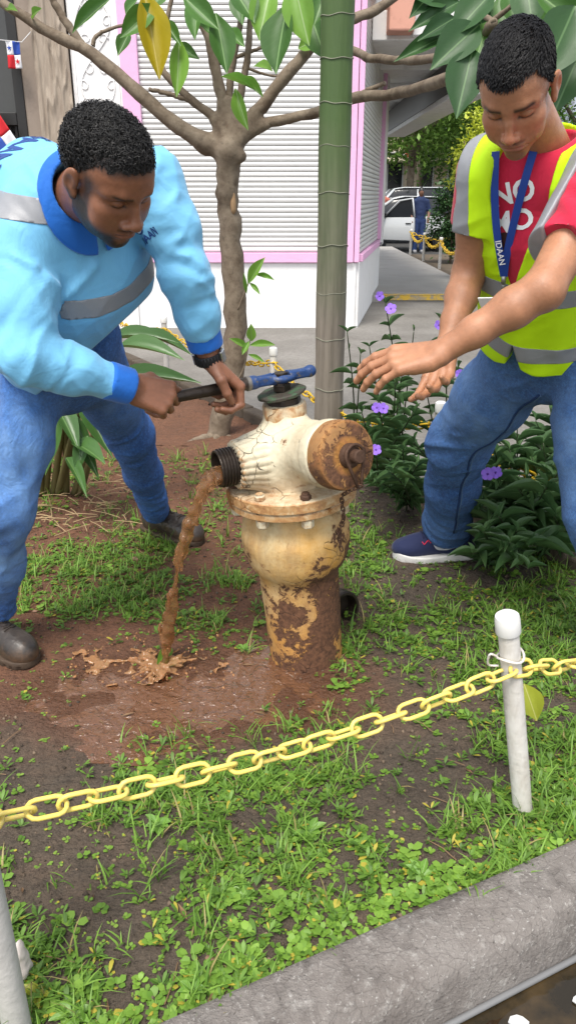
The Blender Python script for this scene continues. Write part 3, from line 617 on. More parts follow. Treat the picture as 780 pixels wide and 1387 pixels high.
# ------------------------------------------------------------------ plants
def leaf_mesh(name, mat, prof, nl=7, fold=.18, droop=.25, wavy=.0):
    """unit leaf: along +Y from 0 to 1, width 1 at the widest; prof = half width along the leaf"""
    V, F = [], []; t = np.linspace(0, 1, nl+1); w = np.maximum(spline([(p_, 0, 0) for p_ in prof], nl+1)[:, 0], .004)
    for i in range(nl+1):
        for j, s in enumerate((-1, -.55, 0, .55, 1)):
            x = s*w[i]*.5; V.append((x, t[i], fold*abs(x)*(1 if abs(s) < .9 else 1.0)-droop*t[i]**2+wavy*math.sin(t[i]*17+j*1.7)*abs(s)))
    for i in range(nl):
        for j in range(4): F.append((i*5+j, i*5+j+1, i*5+5+j+1, i*5+5+j))
    return mesh_of(name, V, np.array(F), [mat])
def leaf_mat(name, c1, c2, vein, rough=.38, trans=.25, side=9):
    t = NT(name, rough, .45); sx = t.n('ShaderNodeSeparateXYZ'); t.l(t.co('Object'), sx.inputs[0]); x = t.math('ABSOLUTE', sx.outputs[0]); oi = t.n('ShaderNodeObjectInfo')
    c = t.mix(oi.outputs['Random'], c1, c2); c = t.mix(t.math('MULTIPLY', t.noise(5, 4), .45), c, [v*.55 for v in c1])
    sv = t.math('SINE', t.math('MULTIPLY', t.math('ADD', sx.outputs[1], t.math('MULTIPLY', x, -.7)), side*6.283)); c = t.mix(t.math('MULTIPLY', t.ramp(sv, [(.92, 0), (.99, .07)]), 1), c, vein)
    c = t.mix(t.ramp(x, [(.012, 1), (.028, 0)]), c, vein); t.color(c); t.bump(t.noise(4, 2), .006, .15)
    tr = t.n('ShaderNodeBsdfTranslucent'); t.l(c, tr.inputs[0]); mx = t.n('ShaderNodeMixShader'); mx.inputs[0].default_value = trans; t.l(t.b.outputs[0], mx.inputs[1]); t.l(tr.outputs[0], mx.inputs[2]); t.l(mx.outputs[0], t.t.nodes['Material Output'].inputs[0]); return t.m
M_LEAF = leaf_mat('glossy_tree_leaf', (.055, .140, .026), (.095, .230, .040), (.20, .34, .12), .45, .30); M_LEAFD = leaf_mat('dark_leathery_leaf', (.022, .070, .018), (.042, .110, .028), (.10, .19, .07), .45, .25, 13); M_LEAFY = leaf_mat('yellow_leaf', (.50, .34, .010), (.42, .34, .015), (.55, .45, .10), .45, .35); M_LEAFN = leaf_mat('young_green_leaf', (.17, .36, .05), (.24, .44, .07), (.35, .5, .2), .4, .4)
M_RUEL = leaf_mat('long_dark_leaf', (.050, .115, .038), (.095, .180, .062), (.15, .24, .10), .42, .25, 5)
PR_OB = [.06, .35, .66, .88, 1.0, .97, .80, .45, .02]; PR_LA = [.08, .5, .85, 1.0, .95, .8, .6, .33, .01]; PR_EL = [.05, .55, .88, 1.0, .98, .85, .6, .3, .01]
LM = {k: leaf_mesh('leaf', m, p, nl=14 if k != 'ruel' else 8, fold=f_, droop=d_, wavy=.008 if k != 'ruel' else 0) for k, m, p, f_, d_ in (('tree', M_LEAF, PR_OB, .35, .10), ('dark', M_LEAFD, PR_EL, .25, .08), ('yellow', M_LEAFY, PR_OB, .5, .08), ('young', M_LEAFN, PR_OB, .4, .10), ('ruel', M_RUEL, PR_LA, .5, .22))}
def put_leaf(parent, kind, base, tip, width, face=(0, -1, .5), name='leaf'):
    base, tip = np.asarray(base, float), np.asarray(tip, float); y = tip-base; L = float(np.linalg.norm(y)); y = y/L; x = nrm(np.cross(y, np.asarray(face, float))); z = np.cross(x, y)
    o = bpy.data.objects.new(name, LM[kind]); COL.objects.link(o); o.parent = parent
    if parent.type == 'EMPTY': o.matrix_parent_inverse = parent.matrix_basis.inverted()
    M = np.eye(4); M[:3, 0] = x*width; M[:3, 1] = y*L; M[:3, 2] = z*L; M[:3, 3] = base; o.matrix_basis = Matrix(M.tolist()); return o
t_ = NT('smooth_grey_bark', .8, .3); n1 = t_.noise(9, 6, .7); c_ = t_.mix(t_.ramp(n1, [(.35, 0), (.7, 1)]), (.105, .075, .050), (.255, .205, .150)); c_ = t_.mix(t_.ramp(t_.noise(34, 5), [(.55, 0), (.75, .6)]), c_, (.055, .040, .028)); t_.color(c_); t_.bump(n1, .012, .6); M_BARK = t_.m
TRE = thing('tree', 'small tree with forked grey-brown trunk and large glossy leaves beside the shop', 'tree', tuple(at(300, 592, z=.02)))
TY = 4.62
def branch(px, r0, r1, parent, Y=None, n=26, name='branch'):
    pts = spline([at(a[0], a[1], a[2] if len(a) > 2 else TY) for a in px], n); k = np.random.default_rng(len(px)+int(px[0][0])); pts[1:-1] += k.normal(size=(n-2, 3))*r1*.12; return MB().tube(pts, np.linspace(r0, r1, n)*(1+.06*np.sin(np.arange(n)*1.9)), 12).build(name, M_BARK, parent, smooth=True)
TK = branch([(292, 606), (306, 545), (316, 500), (318, 420), (314, 330), (307, 265), (309, 215), (311, 178)], .070, .056, TRE, name='trunk', n=34)
FK = [([at(309, 250, TY), at(310, 205, TY-.02), at(310, 178, TY-.01)], [.058, .070, .050]), ([at(310, 200, TY), at(280, 195, TY), at(252, 178, TY)], [.060, .050, .042]), ([at(310, 195, TY), at(288, 158, TY)], [.045, .026]), ([at(309, 190, TY), at(302, 140, TY)], [.050, .032]), ([at(312, 190, TY), at(311, 135, TY)], [.040, .022]), ([at(314, 190, TY), at(325, 135, TY)], [.040, .022]), ([at(314, 195, TY), at(350, 150, TY)], [.050, .034]), ([at(314, 190, TY), at(365, 166, TY)], [.040, .026])]
def f_fork(P):
    d = None
    for pts, rs in FK:
        e = s_chain(P, pts, rs, .03); d = e if d is None else smin(d, e, .035)
    return smin(d, s_ell(P, at(326, 212, TY-.05), (.03, .03, .03)), .02)-.004*fbm(P, 14, 3)
sdf_obj('fork', f_fork, *bounds([p_ for pts, _ in FK for p_ in pts], .11), .011, M_BARK, TK)
sdf_obj('branch_scar', lambda P: s_ell(P, at(316, 275, TY-.042), (.018, .02, .06))-.004*fbm(P, 30, 3), at(316, 275, TY-.055)-.1, at(316, 275, TY-.055)+.1, .008, plain('pale_cut_wood', (.30, .19, .10), .8, .3, 20), TK)
for px in ([(296, 590), (268, 596, 4.5), (240, 610, 4.35)], [(300, 592), (330, 600, 4.5)], [(296, 588), (286, 620, 4.3)]): branch(px, .034, .012, TK, n=12, name='root')
for px, r0, r1 in (([(308, 200), (280, 195), (252, 178), (215, 150), (165, 105), (115, 67), (70, 47), (30, 20), (-25, -18)], .046, .022),
    ([(112, 62), (90, 30), (72, 0), (60, -20)], .022, .016), ([(305, 185), (288, 158), (262, 138), (235, 112), (218, 90), (214, 60), (228, 20), (236, -20)], .026, .010), ([(262, 138), (232, 128), (202, 121)], .014, .010), ([(126, 62), (132, 48), (160, 36), (215, 25)], .012, .006),
    ([(307, 180), (302, 140), (292, 95), (283, 50), (262, 8), (255, -20)], .034, .018), ([(312, 178), (311, 120), (318, 70), (325, 30), (322, -20)], .022, .012), ([(318, 180), (326, 130), (336, 70), (340, 20), (350, -20)], .022, .012), ([(298, 85), (318, 78), (350, 66), (360, 62)], .012, .006),
    ([(324, 178), (350, 150), (385, 105), (420, 64), (450, 38), (480, 24), (512, 12), (545, -15)], .036, .022), ([(326, 172), (370, 165), (425, 153, 4.5), (480, 133, 4.3), (545, 126, 4.0), (600, 108, 3.5), (645, 92, 3.2), (690, 60, 3.0)], .026, .024),
    ([(430, 60), (478, 69), (500, 78, 4.3), (540, 82, 4.0), (590, 78, 3.6), (640, 60, 3.2), (668, 30, 3.0)], .022, .016), ([(482, 131, 4.3), (500, 121, 4.25), (522, 113, 4.2)], .012, .010), ([(331, 90), (350, 98), (375, 103), (392, 92)], .008, .004), ([(640, 70, 3.2), (655, 40, 3.1), (690, 10, 3.0), (720, -10, 3.0)], .012, .006), ([(668, 30, 3.0), (640, 12, 3.1), (610, 5, 3.2)], .010, .006)): branch(px, r0, r1, TRE)
for (a, b, c, d, w, k, y) in ((195, -12, 217, 104, 36, 'yellow', 4.3), (214, 6, 164, 48, 25, 'tree', 4.3), (155, -6, 97, 40, 16, 'tree', 4.3), (176, 44, 160, 72, 16, 'tree', 4.35), (243, 52, 240, 128, 22, 'young', 4.3), (220, 26, 244, 58, 14, 'tree', 4.3), (248, -5, 294, 36, 24, 'tree', 4.2), (292, 18, 308, 95, 30, 'tree', 4.2), (316, -14, 345, 26, 32, 'tree', 4.2), (368, -20, 350, 50, 32, 'young', 4.2), (390, 5, 370, 95, 40, 'tree', 4.1), (398, -28, 416, 58, 36, 'young', 4.1), (420, 18, 440, 78, 32, 'tree', 4.4), (404, 66, 442, 46, 24, 'young', 4.6), (324, 104, 356, 128, 12, 'young', 4.4), (319, 120, 334, 174, 17, 'young', 4.4), (344, 90, 368, 93, 13, 'young', 4.4), (300, 104, 346, 118, 10, 'young', 4.4), (45, 26, 54, 10, 9, 'young', 4.6), (10, 14, 22, 12, 8, 'young', 4.6), (268, 30, 300, 55, 14, 'tree', 4.5), (238, 60, 268, 78, 14, 'tree', 4.6), (270, -10, 262, 50, 22, 'tree', 4.5), (305, 40, 330, 60, 16, 'tree', 4.5), (330, -20, 326, 30, 26, 'tree', 4.6), (186, 0, 170, 16, 12, 'tree', 4.5), (230, -30, 200, 12, 24, 'tree', 4.4), (448, -30, 425, 30, 30, 'tree', 4.3)):
    put_leaf(TRE, k, at(a, b, y), at(c, d, y-.10), w*1.1*y/1050*.93, (random.uniform(-.5, .5), -1, random.uniform(.1, .8)))
for (a, b, c, d, w, k, y) in ((588, -14, 556, 22, 22, 'dark', 3.1), (622, 2, 555, 38, 23, 'dark', 3.1), (616, 24, 567, 52, 22, 'dark', 3.0), (614, 44, 535, 79, 21, 'dark', 3.0), (664, -8, 610, 48, 38, 'dark', 2.9), (648, 34, 584, 90, 44, 'dark', 2.85), (640, 66, 618, 157, 48, 'dark', 2.8), (660, 30, 642, 88, 36, 'tree', 3.1), (676, -6, 690, 44, 34, 'tree', 3.2), (712, -22, 722, 40, 42, 'dark', 3.0), (690, -20, 700, 36, 30, 'tree', 3.1), (778, 8, 735, 108, 60, 'dark', 2.8), (790, 60, 750, 152, 48, 'dark', 2.9), (720, -14, 800, 44, 36, 'tree', 2.9), (745, -12, 800, 20, 30, 'dark', 3.0), (660, -20, 640, 24, 30, 'tree', 3.2), (640, 6, 660, 50, 26, 'dark', 3.2), (605, 0, 560, -6, 26, 'dark', 3.1), (800, 30, 760, 90, 44, 'tree', 3.1), (700, 10, 740, 60, 34, 'tree', 3.2)):
    put_leaf(TRE, k, at(a, b, y), at(c, d, y-.08), w*1.08*y/1050*.93, (random.uniform(-.35, .35), -1, random.uniform(.1, .7)))
# root suckers of the tree
for px, lv in (([(322, 420), (330, 400), (336, 385), (345, 372)], [(336, 385, 357, 349, 14), (345, 372, 371, 378, 7), (338, 383, 352, 398, 6), (334, 398, 330, 370, 5)]), ([(318, 520), (330, 500), (336, 470), (341, 455)], [(341, 462, 340, 440, 13), (338, 468, 372, 466, 10), (336, 472, 312, 458, 9), (336, 480, 358, 490, 6), (338, 462, 328, 480, 8)])):
    b = branch([(x, y, 4.45) for x, y in px], .006, .003, TRE, n=10, name='sucker')
    for (x0, y0, x1, y1, w) in lv: put_leaf(b, 'young', at(x0, y0, 4.43), at(x1, y1, 4.38), w*4.4/1050, (0, -1, .6))
# palm trunk
t_ = NT('palm_trunk', .6, .4); sx = t_.n('ShaderNodeSeparateXYZ'); t_.l(t_.co('Object'), sx.inputs[0]); z_ = t_.math('ADD', sx.outputs[2], t_.math('MULTIPLY', t_.noise(5, 4), .5)); n1 = t_.noise(24, 5, .7, vec=t_.map((1, 1, .06)))
c_ = t_.mix(t_.ramp(z_, [(.0, 0), (1, 1)]), (0, 0, 0), (1, 1, 1)); gr = t_.mix(n1, (.038, .072, .019), (.082, .135, .040)); br = t_.mix(t_.ramp(n1, [(.3, 0), (.7, 1)]), (.095, .080, .062), (.240, .205, .165)); mr = t_.n('ShaderNodeMapRange'); mr.inputs[1].default_value = 1.0; mr.inputs[2].default_value = 1.95; t_.l(z_, mr.inputs[0]); t_.color(t_.mix(mr.outputs[0], br, gr)); t_.bump(n1, .010, .7); M_PALM = t_.m
PB = at(443, 640, z=0); PT = at(459, -60, PB[1]-.02); PALM = thing('palm_tree', 'straight ringed palm trunk, green above and grey below, right behind the hydrant', 'palm', tuple(PB)); pa = nrm(PT-PB); PL = float(np.linalg.norm(PT-PB)); pf = []; zr = [PL*k for k in (.0, .10, .20, .31, .405, .50, .60, .685, .76, .835, .905, .97)]
for z in np.linspace(0, PL, 120): pf.append((.073+.004*math.exp(-z/.3)+.0015*math.sin(z*9), z))
PTK = MB().lathe(pf, 36, PB, pa).build('trunk', M_PALM, PALM, smooth=True); M_RING = plain('pale_ring_scar', (.20, .20, .15), .8, .5, 40)
for i, z in enumerate(zr[1:]): MB().tube([PB+pa*(z+.004*math.sin(t*2+i)+.003*math.sin(t*5+i))+.0735*(math.cos(t)*V3(1, 0, 0)+math.sin(t)*V3(0, 1, 0)) for t in np.linspace(0, 6.283, 37)[:-1]], .0020, 6, closed=True, flat=1.4).build('ring_scar', M_RING, PTK, smooth=True)
sc_ = hit(lambda P: s_cone(P, PB, PT, .0795, .0795), 455, 93) if 'hit' in globals() else PB
# wild petunias with violet flowers
t_ = NT('violet_petal', .6, .3); t_.color(t_.mix(t_.noise(30, 3), (.20, .095, .50), (.30, .155, .64))); t_.set('Subsurface Weight', .1); M_PET = t_.m; M_PETC = plain('violet_throat', (.12, .04, .30), .6); M_STEM = plain('dark_green_stem', (.040, .055, .022), .6, .3)
def petal_mesh():
    V, F = [], []; n = 6
    for i in range(n+1):
        t = i/n; w = np.interp(t, [0, .35, .7, .9, 1], [.10, .30, .47, .42, .20])
        for s in (-1, -.5, 0, .5, 1): V.append((s*w, t, .35*t*t-.12*abs(s)*t+.05*math.sin(s*7+t*5)*t))
    for i in range(n):
        for j in range(4): F.append((i*5+j, i*5+j+1, i*5+6+j, i*5+5+j))
    return mesh_of('petal', V, np.array(F), [M_PET])
PETM = petal_mesh()
def flower(parent, c, nrm_, r):
    z = nrm(nrm_); x = nrm(np.cross((0, 0, 1) if abs(z[2]) < .9 else (1, 0, 0), z)); y = np.cross(z, x); f = MB().lathe([(r*.06, -r*.7), (r*.10, -r*.35), (r*.20, -.02*r)], 8, c, z).build('flower', M_PETC, parent, smooth=True); a0 = random.random()*6
    for k in range(5):
        a = a0+k*2*math.pi/5; yy = x*math.cos(a)+y*math.sin(a); xx = np.cross(yy, z); M = np.eye(4); M[:3, 0] = xx*r; M[:3, 1] = yy*r; M[:3, 2] = z*r*.5; M[:3, 3] = np.asarray(c)-z*r*.05; o = bpy.data.objects.new('petal', PETM); COL.objects.link(o); o.parent = f; o.matrix_basis = Matrix(M.tolist())
def petunia(label, base, stems, flowers=(), lw=.020, ll=.11, gap=.055, group='wild petunias with violet flowers'):
    rg = random.Random(int(base[0]*1000)); P = thing('flowering_plant', label, 'plant', tuple(base), group=group)
    for top in stems:
        b = base+V3(rg.uniform(-.05, .05), rg.uniform(-.04, .04), -.02); m_ = (b+top)/2+V3(rg.uniform(-.03, .03), rg.uniform(-.03, .03), .03); pts = spline([b, m_, top], 14); st_ = MB().tube(pts, np.linspace(.0050, .0022, 14), 6).build('stem', M_STEM, P, smooth=True); L = float(np.linalg.norm(top-b)); n = max(4, int(L/gap)); a = rg.uniform(0, 3)
        for i in range(n):
            t = .18+.82*i/(n-1); p = pts[int(t*13)]; a += 1.57+rg.uniform(-.25, .25)
            for sg in (0, math.pi):
                l = ll*rg.uniform(.75, 1.35)*(1-.45*max(0, t-.8)/.2); d = nrm(V3(math.cos(a+sg), math.sin(a+sg), rg.uniform(.05, .65)+.5*max(0, t-.85)/.15)); put_leaf(st_, 'ruel', p, p+d*l, lw*rg.uniform(.8, 1.3)*(l/ll), (d[0]*-.2, d[1]*-.2, 1))
    for (px, py, Y, r) in flowers: c = at(px, py, Y); flower(P, c, V3(rg.uniform(-.4, .4), -1, rg.uniform(.1, .7)), r)
R = random.Random(5)
petunia('tall thin flowering plant with two violet blooms high beside the paving edge', at(540, 640, z=.02), [at(522, 412, 3.35), at(560, 450, 3.3), at(500, 470, 3.4), at(545, 500, 3.2)], [(529, 418, 3.3, .024), (514, 401, 3.35, .020)], .017, .10, .11)
petunia('flowering plant with paired violet blooms just right of the hydrant cap', at(520, 655, z=.02), [at(512, 545, 2.95), at(535, 520, 2.95), at(490, 560, 3.0), at(560, 560, 2.9), at(505, 600, 2.85)], [(510, 552, 2.85, .020), (519, 553, 2.84, .021), (509, 609, 2.75, .021)], .018, .11, .085)
petunia('leafy flowering plant with one violet bloom near the reaching hands', at(590, 665, z=.02), [at(600, 440, 3.3), at(620, 500, 3.1), at(575, 520, 3.1), at(560, 600, 2.9)], [(594, 440, 3.25, .020), (622, 506, 3.05, .018)], .018, .11, .11)
petunia('sparse flowering plant in front of the palm trunk base', at(478, 640, z=.02), [at(470, 450, 3.5), at(488, 480, 3.5), at(480, 580, 3.2)], [(430, 590, 3.3, .014)], .015, .10, .11)
petunia('low flowering plant between the hydrant cap and the running shoe', at(548, 688, z=.02), [at(530, 640, 2.75), at(565, 630, 2.8), at(545, 610, 2.85), at(500, 650, 2.8)], [], .020, .10)
petunia('bushy flowering plant with two violet blooms behind the running shoe', at(690, 745, z=.02), [at(665, 640, 2.7), at(690, 610, 2.8), at(712, 650, 2.7), at(650, 690, 2.65), at(675, 700, 2.5), at(720, 690, 2.6), at(700, 580, 2.9), at(668, 600, 2.8)], [(660, 642, 2.55, .023), (671, 640, 2.56, .022)], .028, .13)
petunia('dense dark leafy plant between the legs of the person in the vest', at(735, 740, z=.02), [at(735, 600, 2.85), at(755, 640, 2.7), at(720, 620, 2.8), at(750, 700, 2.55), at(715, 740, 2.4), at(760, 580, 2.9), at(700, 660, 2.6), at(740, 660, 2.5)], [], .028, .13)
petunia('dark leafy plant furthest right, behind the near leg', at(770, 720, z=.02), [at(770, 560, 3.0), at(790, 620, 2.8), at(745, 560, 3.0), at(765, 650, 2.7), at(725, 570, 3.0), at(780, 700, 2.6)], [], .027, .13)
petunia('small leafy plant close behind the white sole of the shoe', at(675, 760, z=.02), [at(655, 720, 2.5), at(690, 735, 2.4), at(668, 690, 2.6), at(640, 750, 2.5), at(715, 770, 2.3), at(700, 720, 2.45)], [], .026, .11)
petunia('leafy flowering plant behind the knee of the person in the vest', at(650, 700, z=.02), [at(640, 560, 3.05), at(665, 560, 3.05), at(650, 610, 2.95), at(690, 560, 3.1)], [], .022, .12)
# canna clump behind the worker in blue
M_CAN = leaf_mat('broad_canna_leaf', (.050, .120, .030), (.080, .180, .045), (.16, .28, .09), .35, .28, 16); LM['canna'] = leaf_mesh('leaf', M_CAN, PR_EL, nl=9, fold=.30, droop=.22)
M_CANE = NT('canna_cane', .7, .3); n1 = M_CANE.noise(9, 4, vec=M_CANE.map((1, 1, .3))); M_CANE.color(M_CANE.mix(n1, (.085, .095, .030), (.20, .155, .070))); M_CANE = M_CANE.m
CB = at(85, 665, z=.02); CAN_ = thing('canna_clump', 'clump of broad-leaved canes behind the legs of the worker in blue', 'plant', tuple(CB))
for (bx_, tx, ty, ty2) in ((50, 60, 480, 3.4), (62, 80, 470, 3.4), (72, 98, 490, 3.35), (82, 120, 500, 3.3), (90, 90, 470, 3.45), (100, 150, 520, 3.3), (108, 140, 560, 3.2), (58, 40, 500, 3.5), (78, 110, 540, 3.3)): MB().tube(spline([at(bx_, 672, z=.0), at((bx_+tx)/2, (672+ty)/2, 3.35), at(tx, ty, ty2)], 12), np.linspace(.019, .009, 12), 8).build('cane', M_CANE, CAN_, smooth=True)
for (a, b, c, d, w, y0, y1) in ((150, 520, 262, 498, 26, 3.3, 3.2), (160, 470, 245, 470, 30, 3.4, 3.3), (150, 460, 236, 448, 24, 3.5, 3.45), (185, 452, 262, 468, 22, 3.5, 3.5), (95, 560, 130, 640, 26, 3.3, 3.1), (110, 540, 148, 612, 24, 3.3, 3.1), (80, 560, 60, 640, 24, 3.3, 3.15), (120, 560, 168, 590, 28, 3.25, 3.1), (70, 540, 110, 600, 30, 3.3, 3.1), (100, 600, 140, 615, 30, 3.2, 3.05), (90, 620, 118, 660, 18, 3.2, 3.0), (60, 580, 40, 670, 22, 3.3, 3.2), (130, 545, 165, 570, 26, 3.3, 3.2), (120, 590, 100, 640, 22, 3.2, 3.1), (190, 540, 195, 590, 16, 3.4, 3.3), (60, 520, 20, 560, 26, 3.4, 3.3)): put_leaf(CAN_, 'canna', at(a, b, y0), at(c, d, y1), w*3.3/1050, (random.uniform(-.5, .5), -.5, 1))
t_ = plain('dry_straw', (.30, .21, .11), .8, .4, 20)
STR = MB(); rg = np.random.default_rng(9)
for k in range(70):
    p = at(rg.uniform(20, 180), rg.uniform(640, 720), z=.04); a = rg.uniform(0, 6.3); l = rg.uniform(.02, .09); STR.tube([p-V3(math.cos(a), math.sin(a), 0)*l, p+V3(0, 0, .006), p+V3(math.cos(a), math.sin(a), .02)*l], .0022, 4)
STR.build('straw', t_, kind='stuff', label='scattered dry straw and stalks on bare soil', cat='straw')
# ground cover: rosettes and creeping weeds, grass
def density(x, y):
    P = np.stack([x, y, 0*x], 1).astype(np.float32); n = .5+.5*fbm(P, 3.2, 21, 3); n2 = .5+.5*noise3(P, 11, 31)
    near_ = np.clip((1.72-y)/.15, 0, 1); right = np.clip((x+.10)/.30, 0, 1)*np.clip((3.0-y)/.4, 0, 1); back = np.clip((y-2.15)/.25, 0, 1)*.52*np.clip((3.5-y)/.5, .25, 1)
    d = np.maximum(np.maximum(near_*.60, right*.85), back)+.14; d = d*np.clip((n*.75+n2*.5-.48)*2.2, .06, 1); return d*(1-.96*np.clip(wetness(x, y)*1.5, 0, 1))
def scatter(n, rg): 
    x = rg.uniform(-1.7, 1.7, n*7); y = .6+(rg.random(n*7)**1.5)*3.6; k = (in_bed(x, y)) & (rg.random(n*7) < density(x, y)) & (np.abs(x) < .42*y+.35); return x[k][:n], y[k][:n]
t_ = NT('weed_leaf', .5, .35); a_ = t_.attr('Col'); t_.color(a_); tr = t_.n('ShaderNodeBsdfTranslucent'); t_.l(a_, tr.inputs[0]); mx = t_.n('ShaderNodeMixShader'); mx.inputs[0].default_value = .28; t_.l(t_.b.outputs[0], mx.inputs[1]); t_.l(tr.outputs[0], mx.inputs[2]); t_.l(mx.outputs[0], t_.t.nodes['Material Output'].inputs[0]); M_WEED = t_.m
t_ = NT('soil_crumb', .9, .3); t_.color(t_.attr('Col')); M_CRUMB = t_.m
def weeds(name, n, rg, nl, size, elong, lift, cols, label, cat, x=None, y=None):
    if x is None: x, y = scatter(n, rg)
    n = len(x); z = soil_z(x, y); s = size*(.55+.9*rg.random(n))
    L = np.repeat(np.arange(n), nl); N = n*nl; a = rg.random(N)*6.283; el = lift*(.3+1.2*rg.random(N)); ln = s[L]*(.6+.7*rg.random(N)); r0 = s[L]*.25*rg.random(N); hz = s[L]*rg.random(N)*.5
    d = np.stack([np.cos(a)*np.cos(el), np.sin(a)*np.cos(el), np.sin(el)], 1); sd = np.stack([-np.sin(a), np.cos(a), 0*a], 1); up = np.cross(d, sd); b = np.stack([x[L]+np.cos(a)*r0, y[L]+np.sin(a)*r0, z[L]+hz], 1); w = ln*elong
    T = [(0, 0, .0), (.35, -.8, .03), (.35, .8, .03), (.72, -1, .02), (.72, 1, .02), (1, 0, -.08)]
    V = np.stack([b+d*(ln*t)[:, None]+sd*(w*q)[:, None]*.5-up*(ln*h)[:, None]*-1 for t, q, h in T], 1).reshape(-1, 3); f = np.array([(0, 1, 2, 2), (1, 3, 4, 2), (3, 5, 5, 4)]); base = np.arange(N)[:, None]*6
    F = [(0, 2, 1), (1, 2, 4), (1, 4, 3), (3, 4, 5)]; Fa = (base[:, None, :]+np.array(F)[None]).reshape(-1, 3); me = mesh_of(name, V, Fa, [M_WEED], smooth=True)
    c0, c1 = np.array(cols[0]), np.array(cols[1]); k = np.clip(rg.random(n)[L]*.7+rg.random(N)*.4, 0, 1)[:, None]; c = c0*(1-k)+c1*k; yl = (rg.random(N) < .05)[:, None]; c = np.where(yl, np.array([.42, .36, .05]), c); vcol(me, 'Col', np.repeat(c, 6, 0)); return obj(name, me, None, None, label=label, cat=cat, kind='stuff')
rg = np.random.default_rng(12)
weeds('clover_weeds', 6400, rg, 7, .0095, .85, .30, ((.065, .140, .018), (.190, .330, .045)), 'low round-leaved weeds creeping over the soil', 'weeds')
weeds('leafy_weeds', 3600, rg, 9, .018, .28, .5, ((.058, .125, .018), (.150, .280, .042)), 'small narrow-leaved weeds scattered over the bed', 'weeds')
weeds('round_leaf_weeds', 500, rg, 7, .0160, .80, .35, ((.10, .21, .026), (.22, .37, .055)), 'larger round-leaved weeds standing among the clover', 'weeds')
weeds('seedlings', 3600, rg, 4, .0065, .9, .2, ((.10, .20, .03), (.24, .36, .06)), 'tiny bright seedlings dotting the soil', 'weeds', *(lambda x, y: (lambda k: (x[k], y[k]))(in_bed(x, y) & (rg.random(9000) < .55*(1-.8*wetness(x, y))) & (np.abs(x) < .42*y+.35)))(rg.uniform(-1.6, 1.6, 9000), .6+rg.random(9000)**1.4*3.0))
# crumbs of soil and small stones
cx = rg.uniform(-1.6, 1.6, 26000); cy = .6+rg.random(26000)**1.5*3.4; k = in_bed(cx, cy) & (np.abs(cx) < .42*cy+.3) & (rg.random(26000) < .75-.6*wetness(cx, cy)); cx, cy = cx[k], cy[k]; n = len(cx); r_ = .0012+.0062*rg.random(n)**3.5; cz = soil_z(cx, cy)
Dv = np.array([(1, 0, 0), (-1, 0, 0), (0, 1, 0), (0, -1, 0), (0, 0, 1), (0, 0, -1)], float); V = np.stack([cx, cy, cz+r_*.25], 1)[:, None, :]+Dv[None]*r_[:, None, None]*(.6+.7*rg.random((n, 6, 1))); F = (np.arange(n)[:, None, None]*6+np.array([(0, 2, 4), (2, 1, 4), (1, 3, 4), (3, 0, 4), (2, 0, 5), (1, 2, 5), (3, 1, 5), (0, 3, 5)])[None]).reshape(-1, 3)
me = mesh_of('soil_crumbs', V.reshape(-1, 3), F, [M_CRUMB], smooth=False); k = rg.random(n)[:, None]**2; vcol(me, 'Col', np.repeat(np.array((.045, .034, .025))*(1-k)+np.array((.20, .145, .10))*k, 6, 0)); obj('soil_crumbs', me, None, None, label='crumbs of soil and tiny stones scattered over the bed', cat='gravel', kind='stuff')
ex = rg.uniform(-.5, 1.3, 420); kx = np.stack([KA+KD*e-KN*abs(rg.normal()*.05+.01) for e in ex])
weeds('kerb_weeds', 0, rg, 8, .0130, .75, .45, ((.10, .21, .024), (.23, .39, .055)), 'tufts of round-leaved weeds along the inner edge of the kerb', 'weeds', kx[:, 0], kx[:, 1])
def grass(n, rg):
    tn = n//9; tx, ty = scatter(tn, rg); L = np.repeat(np.arange(len(tx)), 9); N = len(L); a = rg.random(N)*6.283; x = tx[L]+rg.normal(size=N)*.012; y = ty[L]+rg.normal(size=N)*.012; z = soil_z(x, y); ln = (.024+.066*rg.random(N))*(.6+.8*rg.random(len(tx)))[L]; lean = .25+.75*rg.random(N); w = .0011+.0017*rg.random(N)
    sd = np.stack([-np.sin(a), np.cos(a), 0*a], 1); P = []
    for t in (0, .35, .7, 1):
        q = np.stack([x+np.cos(a)*ln*lean*t**1.5, y+np.sin(a)*ln*lean*t**1.5, z-.004+ln*(t-.55*lean*t*t)], 1); ww = w*(1, .9, .6, .05)[int(round(t*3))]; P += [q-sd*ww[:, None], q+sd*ww[:, None]]
    V = np.stack(P, 1).reshape(-1, 3); base = np.arange(N)[:, None]*8; F = (base[:, None, :]+np.array([(0, 1, 3, 2), (2, 3, 5, 4), (4, 5, 7, 6)])[None]).reshape(-1, 4); me = mesh_of('grass', V, F, [M_WEED]); k = rg.random(N)[:, None]; c = np.array((.085, .185, .020))*(1-k)+np.array((.220, .380, .060))*k; c = np.where((rg.random(N) < .07)[:, None], np.array([.34, .28, .11]), c); vcol(me, 'Col', np.repeat(c, 8, 0)); return obj('grass', me, None, None, label='thin tufts of green grass growing between the weeds', cat='grass', kind='stuff')
grass(10000, rg)
